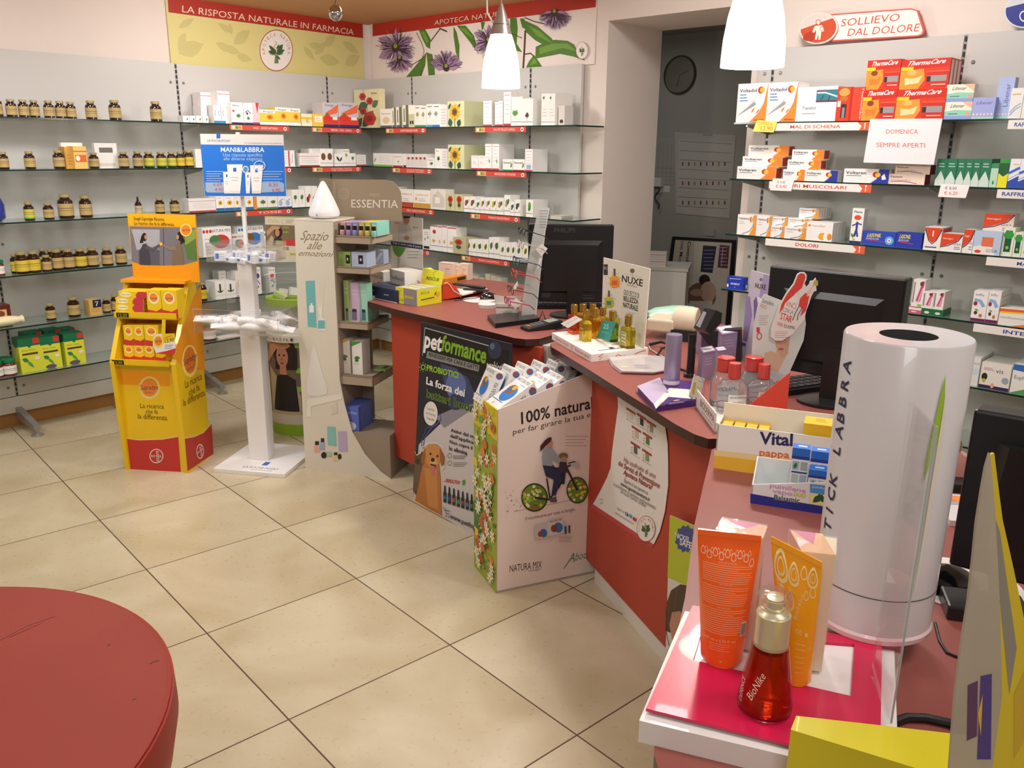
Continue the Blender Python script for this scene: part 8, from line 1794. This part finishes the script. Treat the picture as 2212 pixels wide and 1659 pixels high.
its=[('d',oc,u,v,r_,r_*.38) for u,v,r_ in ((-.6,.84,.3),(-.05,.83,.22),(.35,.87,.13),(.7,.86,.2),(-.55,.66,.16),(-.2,.64,.2),(.5,.72,.1),(.75,.76,.12),(-.7,.74,.1))]+[('d',oc,u,v,r_,r_*.38) for u,v,r_ in ((-.6,.84,.17),(-.05,.83,.12),(.7,.86,.1),(-.2,.64,.1))]
its+=[('x',oc,'BioNike',.12,.52,.42,.72,.1,1.6),('x',oc,'GE',.1,.42,.4,.42,.035,0),('r',oc,.55,.41,.68,.44),('l',oc,.1,.34,.6,.3,2,.006),('l',oc,.1,.24,.6,.12,4,.004)]
squeeze(1716,1476,56,(1666,1158),(1776,1214),'ffae20',0,'body_cream_tube','tilted yellow body cream tube on the pink tester tray',its,lean=math.radians(-28))
# cellophane-wrapped cartons behind the tubes
film=M('f4f4f6',.08,alpha=.22,trans=.3,coat=.6,bump=.8,nscale=40)
def wrapped(top4,yb,c_,fc,tc_i,lab,items):
 z1=None; K_=atz(top4[2][0]-16,yb,zs); zk=soly(top4[2][1],K_,UZ).z
 P4=[atz(x,y,zk) for x,y in top4]; t=thing('wrapped_carton',lab,'box',P4[0]-UZ*(zk-zs),0); hh=zk-zs
 lo=[p-UZ*hh for p in P4]; mb=MB(); ce=sum(P4,V((0,0,0)))/4
 ins=lambda p,k=.96:V((ce.x+(p.x-ce.x)*k,ce.y+(p.y-ce.y)*k,p.z))
 a=[ins(p) for p in lo]; b=[ins(p)-UZ*.002 for p in P4]; mb.hexa(a+b,c_)
 for i_ in (2,3):
  o_=a[i_]; e_=a[(i_+1)%4]-o_; nrm=V((e_.y,-e_.x,0)).normalized(); 
  if nrm.dot(ce-o_)>0:nrm=-nrm
  draw(mb,Face(o_,e_,UZ,nrm,e_.length,hh),items[i_-2])
 draw(mb,Face(b[3],b[2]-b[3],b[0]-b[3],UZ,(b[2]-b[3]).length,(b[0]-b[3]).length),[('r',tc_i,0,0,1,1),('p','d04a8a',[(.1,1),(.5,.4),(.8,1)]),('p','e8d8d8',[(0,.2),(.4,.5),(.1,.7)])])
 mb.build('carton',t); mb=MB(); mb.hexa([p+UZ*.0005 for p in lo]+P4,film); mb.build('cellophane',t)
wrapped([(1560,1116),(1658,1133),(1650,1162),(1546,1142)],1408,'e8c8b4',0,'e8a070','cellophane-wrapped carton behind the orange tube',([],[('r','f08a4a',0,0,1,.3),('e','f09a5a',.3,.3,.4,.12)]))
wrapped([(1704,1142),(1810,1160),(1808,1198),(1730,1190)],1452,'ead6b8',0,'e0a86a','cellophane-wrapped carton behind the yellow tube',([],[('r','e8b090',0,.9,1,1),('l','6a5a4a',.1,.3,.9,.62,12,.008),('r','e07a3a',0,0,1,.12),('e','e8884a',.6,.12,.4,.08),('t','b8946a','vitamin',.1,.78,.95,.05)]))
# red oil bottle with pump
q=atz(1650,1529,zs); s_=(q-CAMP).length/F_PX; t=thing('oil_bottle','red body oil pump bottle with clear cap on the pink tray','bottle',q)
Hh=soly(1283,q,UZ).z-q.z; zf=lambda y:soly(y,q,UZ).z-q.z
yb1,yc0,yc1=zf(1385),zf(1374),zf(1316)
MB().lathe([(46*s_,0),(52*s_,.004),(52*s_,yb1*.12),(47*s_,yb1*.4),(39*s_,yb1*.75),(34*s_,yb1*.96),(32*s_,yb1),(28*s_,yb1+.001)],M('f2e4e0',.03,trans=1.0,ior=1.4,alpha=.5),q,40).build('bottle_glass',t)
MB().lathe([(44*s_,.004),(48*s_,.01),(48*s_,yb1*.12),(43*s_,yb1*.4),(35*s_,yb1*.74),(31*s_,yb1*.9),(0,yb1*.9)],M('c8280c',.08,trans=.7,ior=1.3),q,36).build('red_oil',t)
MB().tube([q+UZ*yb1,q+UZ*yb1*.6+V((.002,0,0)),q+UZ*yb1*.3+V((.008,0,0)),q+UZ*.012+V((.02,0,0))],.0018,M('e8a870',.2),8).build('dip_tube',t)
gm=M('d9d0b0',.3,metal=.5)
MB().lathe([(32*s_,yb1-.004),(32*s_,yc1*.88+yb1*.12),(29*s_,yc1-.006),(24*s_,yc1-.002),(18*s_,yc1),(18*s_,yc1+.003),(15*s_,yc1+.004),(15*s_,yc1+.016),(0,yc1+.017)],gm,q,36).build('pump_collar',t)
MB().lathe([(28*s_,yc1-.004),(32*s_,Hh-.003),(34*s_,Hh),(30*s_,Hh+.001),(0,Hh+.0015)],M('eeeeee',.03,trans=1.0,ior=1.3,alpha=.35),q,36).build('clear_cap',t)
mb=MB(); dvn=(CAMP-q); an=math.atan2(dvn.y,dvn.x); nv_=V((math.cos(an-.35),math.sin(an-.35),0)); ev=V((-nv_.y,nv_.x,0)); 
draw(mb,Face(q+nv_*(48.5*s_)-ev*.012+UZ*yb1*.12,ev,UZ,nv_,.03,yb1*.6),[('T','f0e0d0','BioNike',(.25,.25),(.75,.95),(0,.35))]); nv_=V((math.cos(an-1.05),math.sin(an-1.05),0)); ev=V((-nv_.y,nv_.x,0)); draw(mb,Face(q+nv_*(49*s_)-ev*.006+UZ*yb1*.12,ev,UZ,nv_,.012,yb1*.5),[('T','f0e0d0','DEFENCE',(.6,.05),(.9,.8),(.0,.08))]); mb.build('printing',t)
# rolled lip-care display
zr=zs; q=atz(1900,1345,zr); tz=None
best=None
for k in range(60):
 x0=1860+k*2
 for j in range(30):
  q=atz(x0,1280+j*3,zr); c_=soly(722,q,UZ); x_,y_=proj(c_); g_=CAMP-q; g_.z=0; d_=abs(x_-1963)+abs(proj(q+g_.normalized()*(131/F_PX*(c_-CAMP).dot(FW)))[1]-1389)
  if best is None or d_<best[0]:best=(d_,q,c_)
q,c_=best[1],best[2]; Hc=c_.z-q.z; R=131/F_PX*(c_-CAMP).dot(FW)
t=thing('rolled_display','tall white cylindrical lip stick display with ring top','display',q)
wc=M('cfcdcf',.25,coat=.35); mb=MB(); mb.lathe([(R,0),(R,Hc-.003),(R-.002,Hc),(R*.45,Hc-.001)],wc,q,72,cap=False); mbw=mb
MB().lathe([(R*.449,Hc-.0015),(R*.44,Hc-.06),(0,Hc-.06)],M('3a3c3c',.5),q,48,cap=False).build('inner_hole',t)
MB().lathe([(R+.0008,Hc*.16),(R+.0008,Hc*.163)],'2a2a2e',q,72,cap=False).build('seam',t)
mb=mbw; av=math.atan2((CAMP-q).y,(CAMP-q).x)
for i,ch in enumerate('STICK LABBRA'):
 if ch== ' ':continue
 z_=Hc*(.875-.0545*(11-i)); a=av-1.02
 nrm=V((math.cos(a),math.sin(a),0)); tg=V((-math.sin(a),math.cos(a),0)); o_=q+nrm*(R+.0009)+UZ*z_
 tv,tf,x0,x1=text_mesh(ch,.02)
 # letters run upwards, their tops towards the left
 def mpc(x,y): 
  b=a-(y/CAP*.02)/R+.01/R; return q+V((math.cos(b)*(R+.001),math.sin(b)*(R+.001),z_+((x-x0)/.55+(.5-(x1-x0)/1.1)*(x1-x0<.3))*Hc*.035))
 mb.add([mpc(x,y) for x,y in tv],tf,'26284a')
mb.build('tube_wall',t)
mb=MB(); lf=[]
a=av+.62
mb.add([q+V((math.cos(a+da)*(R+.0015),math.sin(a+da)*(R+.0015),Hc*z_)) for da,z_ in ((-.0,.92),(.05,.85),(.06,.74),(.0,.66),(-.09,.58),(-.10,.66),(-.05,.8))],[(0,1,2,3,4,5,6)],'9ac03c')
mb.add([q+V((math.cos(a+.1+da)*(R+.0022),math.sin(a+.1+da)*(R+.0022),Hc*z_)) for da,z_ in ((-.05,.86),(.0,.80),(.04,.66),(.02,.56),(-.04,.2),(-.06,.2))],[(0,1,2,3,4,5)],'e4dccc'); mb.build('leaf_print',t)
mb=MB(); mb.lathe([(R*1.01,0),(R*1.03,.008),(R*1.005,.012)],M('e8d0d4',.2,coat=.4),q,48); mb.build('base_ring',t)
# acrylic sheet at the right side of the tray
A_=atz(1925,1562,zs); B_=atz(1862,1400,zs); ap=Pl(A_,math.atan2((A_-B_).y,(A_-B_).x)); B_=A_-ap.x*.05
tp_=hit(2027,921,Pl(A_,ap.ang)); mb=MB(); hh=soly(921,A_,UZ).z-A_.z
mb.obox(A_,-ap.x*.1,ap.n*.003,UZ*hh,M('e6f0ee',.03,trans=1.0,ior=1.2,alpha=.2))
mb.tube([A_,A_+UZ*hh],.0012,M('a8b8b8',.1),6)
tag(mb.build('acrylic_panel'),'clear acrylic panel standing at the right edge of the pink tray','panel')
# yellow box at the bottom edge
k_=None; zyt=ZC+.11; P4=[atz(x,y,zyt) for x,y in [(1708,1576),(1720,1546),(2300,1612),(2300,1760)]]
P4=[atz(1708,1576,zyt),atz(1720,1546,zyt)]; e1=atz(1978,1659,zyt)-P4[0]; e1=e1.normalized()*.2; e2=P4[1]-P4[0]; e2b=atz(2053,1584,zyt)-P4[1]; P4=[P4[0],P4[0]+e1,P4[1]+e2b.normalized()*.27,P4[1]]
mb=MB(); ym2=M('d6c81e',.3,coat=.4); mb.prism([p-UZ*.11 for p in P4],UZ*.11,ym2); tag(mb.build('yellow_carton',bevel=.0012),'glossy yellow carton at the bottom right picture edge','box')
# brochure holder, out near the lens
t=thing('brochure_holder','curved clear holder with yellow-edged brochure at the right picture edge','holder',atz(2150,1500,ZC),0)
hp_=Pl(CAMP+ray(2150,1400)*.55,math.radians(12)); F=FP(hp_); mb=MB()
out=[(2139,979),(2130,1010),(2121,1060),(2110,1130),(2103,1201),(2092,1300),(2076,1400),(2062,1520),(2050,1680),(2140,1690),(2165,1500),(2160,1300),(2150,1100)]
mb.prism([F.P(*p) for p in out],hp_.n*-.002,M('b0a795',.2,coat=.4,noise=.15,nscale=14,alpha=.8))
draw(mb,F,[('p','5a3a5a',[(2090,1480),(2112,1470),(2110,1590),(2088,1600)]),('p','4a3a7a',[(2118,1460),(2142,1455),(2140,1640),(2110,1640)]),('p','d8a83a',[(2112,1540),(2122,1500),(2118,1590)])]); mb.build('clear_pocket',t)
h3=hp_.off(-.015); F=FP(h3); mb=MB(); mb.prism([F.P(*p) for p in [(2137,984),(2148,979),(2154,1030),(2166,1123),(2190,1230),(2213,1340),(2230,1690),(2120,1690),(2140,1300)]],h3.n*-.002,M('cdb62c',.4))
draw(mb,F,[('p','8a8478',[(2150,1120),(2160,1150),(2196,1400),(2180,1500),(2160,1300)]),('p','c0a22c',[(2190,1500),(2212,1450),(2212,1600),(2190,1640)])]); mb.build('brochure',t)
# third monitor at the right edge
p3=atz(2150,1330,ZC); mp=Pl(p3,math.radians(-38)); t=thing('monitor','black monitor cut by the right picture edge','monitor',p3,mp.ang)
A=hit(2104,884,mp); zb_=hit(2102,1235,mp).z; mt=M('17171a',.3,bump=.05,nscale=60); o_=V((A.x,A.y,zb_))
MB().obox(o_,mp.x*.42,-mp.n*.05,UZ*(A.z-zb_),mt).build('casing',t,bevel=.005)
mb=MB(); i0=o_+mp.x*.04+UZ*.03; mb.hexa([i0,i0+mp.x*.34,i0+mp.x*.34+mp.n*0+UZ*0+mp.n*.001,i0+mp.n*.001]+[p+UZ*(A.z-zb_)*.72 for p in [i0,i0+mp.x*.34,i0+mp.x*.32+mp.n*.02,i0+mp.x*.02+mp.n*.02]],mt); mb.build('rear_bulge',t)
mb=MB(); mb.obox(o_+mp.x*.17,mp.x*.08,-mp.n*.04,UZ*(ZC-zb_+.0),mt) if zb_>ZC else None
mb.lathe([(.10,0),(.10,.01),(.03,.02),(0,.02)],mt,V((o_.x,o_.y,ZC))+mp.x*.21-mp.n*.03,24); mb.build('stand_base',t)
# clutter between roll and monitor
mouse(atz(2040,1262,ZC+.004),math.radians(20),'black mouse on the floral mat at the near counter',1.15)
q=atz(2062,1300,ZC); t=thing('mouse_mat','round floral mouse mat with red rim on the near counter','mat',q); mb=MB(); cq=atz(2075,1262,ZC)
mb.lathe([(.1,0),(.1,.002)],'a83a40',cq,48,cap=False); mb.lathe([(.1,.002),(.093,.0024),(0,.0024)],'e2ddd8',cq,48,smooth=False); Fm=Face(cq-V((.1,.1,-.0026)),(1,0,0),(0,1,0),(0,0,1),.2,.2)
draw(mb,Fm,[('f','5a7a44',.2,.3,.5,.45,.5),('f','6a8a50',.35,.2,.6,.25,.5),('f','4a6a3c',.3,.6,.6,.5,.5),('g','b85a5a',.3,.12,.05,.05,.2),('g','b85a5a',.45,.1,.05,.05,.2)]); mb.build('mat',t)
mb=MB(); p0=atz(2044,1340,ZC); mb.obox(p0,V((.12,-.03,0)),V((.02,.07,0)),UZ*.026,M('1c1c1e',.3)); tag(mb.build('power_adapter',bevel=.004),'black adapter block lying on the near counter','adapter')
mb=MB(); mb.tube([atz(2020,1345,ZC+.002),atz(2030,1385,ZC+.002),atz(2046,1410,ZC+.002),atz(2070,1420,ZC+.002)],.0022,'141416',8); tag(mb.build('mouse_cable'),'thin black cable running beside the near mouse mat','cable'); mb=MB(); mb.tube([atz(x,y,ZC+.006) for x,y in ((1926,1562),(1960,1550),(2000,1551),(2050,1562),(2090,1580))],.006,'111114',8); tag(mb.build('power_cable'),'thick black cable on the near counter beside the acrylic panel','cable')
t=thing('tape_dispenser','pink tape dispenser with tan roll beyond the white cylinder','dispenser',atz(2070,1040,ZC)); pl=Pl(atz(2060,1038,ZC),math.radians(-12)); F=FP(pl)
mb=MB(); mb.prism([F.P(*p) for p in [(2030,985),(2053,986),(2072,980),(2104,996),(2150,1010),(2150,1045),(2046,1037),(2028,1030)]],-pl.n*.05,M('d8988c',.25,coat=.4)); mb.build('housing',t)
mb=MB(); mb.lathe([(.034,0),(.034,.022),(.02,.022),(.02,0)],M('c9b490',.5),F.P(2048,968)-pl.n*.012,28,axis=-pl.n,cap=False); mb.build('tape_roll',t)
mb=MB(); mb.prism([atz(x,y,ZC) for x,y in [(2020,1075),(2150,1085),(2150,1142),(2050,1136),(2030,1110)]],UZ*.012,M('d8d0d4',.12,coat=.8,bump=1.0,nscale=30)); draw(mb,Face(atz(2040,1095,ZC+.0125),V((1,-.05,0)),V((0,1,0)),UZ,.1,.08),[('e','e8883a',.55,.6,.3,.18),('l','a8a0a8',.1,.2,.8,.4,3,.03)])
tag(mb.build('wrapped_parcel'),'plastic-wrapped white and orange parcel beyond the mouse mat','parcel')
mb=MB(); mb.obox(atz(2025,1062,ZC),V((.16,-.03,0)),V((.01,.05,0)),UZ*.02,M('1c1c1e',.4)); tag(mb.build('card_reader'),'dark flat device behind the plastic-wrapped parcel','device')
# ---------------------------------------------------------------- tell repeats apart
bylab={}
for o,lab,px in REG:bylab.setdefault(lab,[]).append((px,o))
for lab,L in bylab.items():
 if len(L)<2:continue
 L.sort(key=lambda x:x[0])
 for i,(px,o) in enumerate(L):
  if len(L)==2:s_= ', the %s one' %('left','right')[i]
  elif len(L)==3:s_= ', the %s one' %('left','middle','right')[i]
  elif i==len(L)-1:s_= ', rightmost'
  elif i==0:s_= ', leftmost'
  else:s_= ', %s from left' %ORD[i+1]
  o['label']=lab+s_
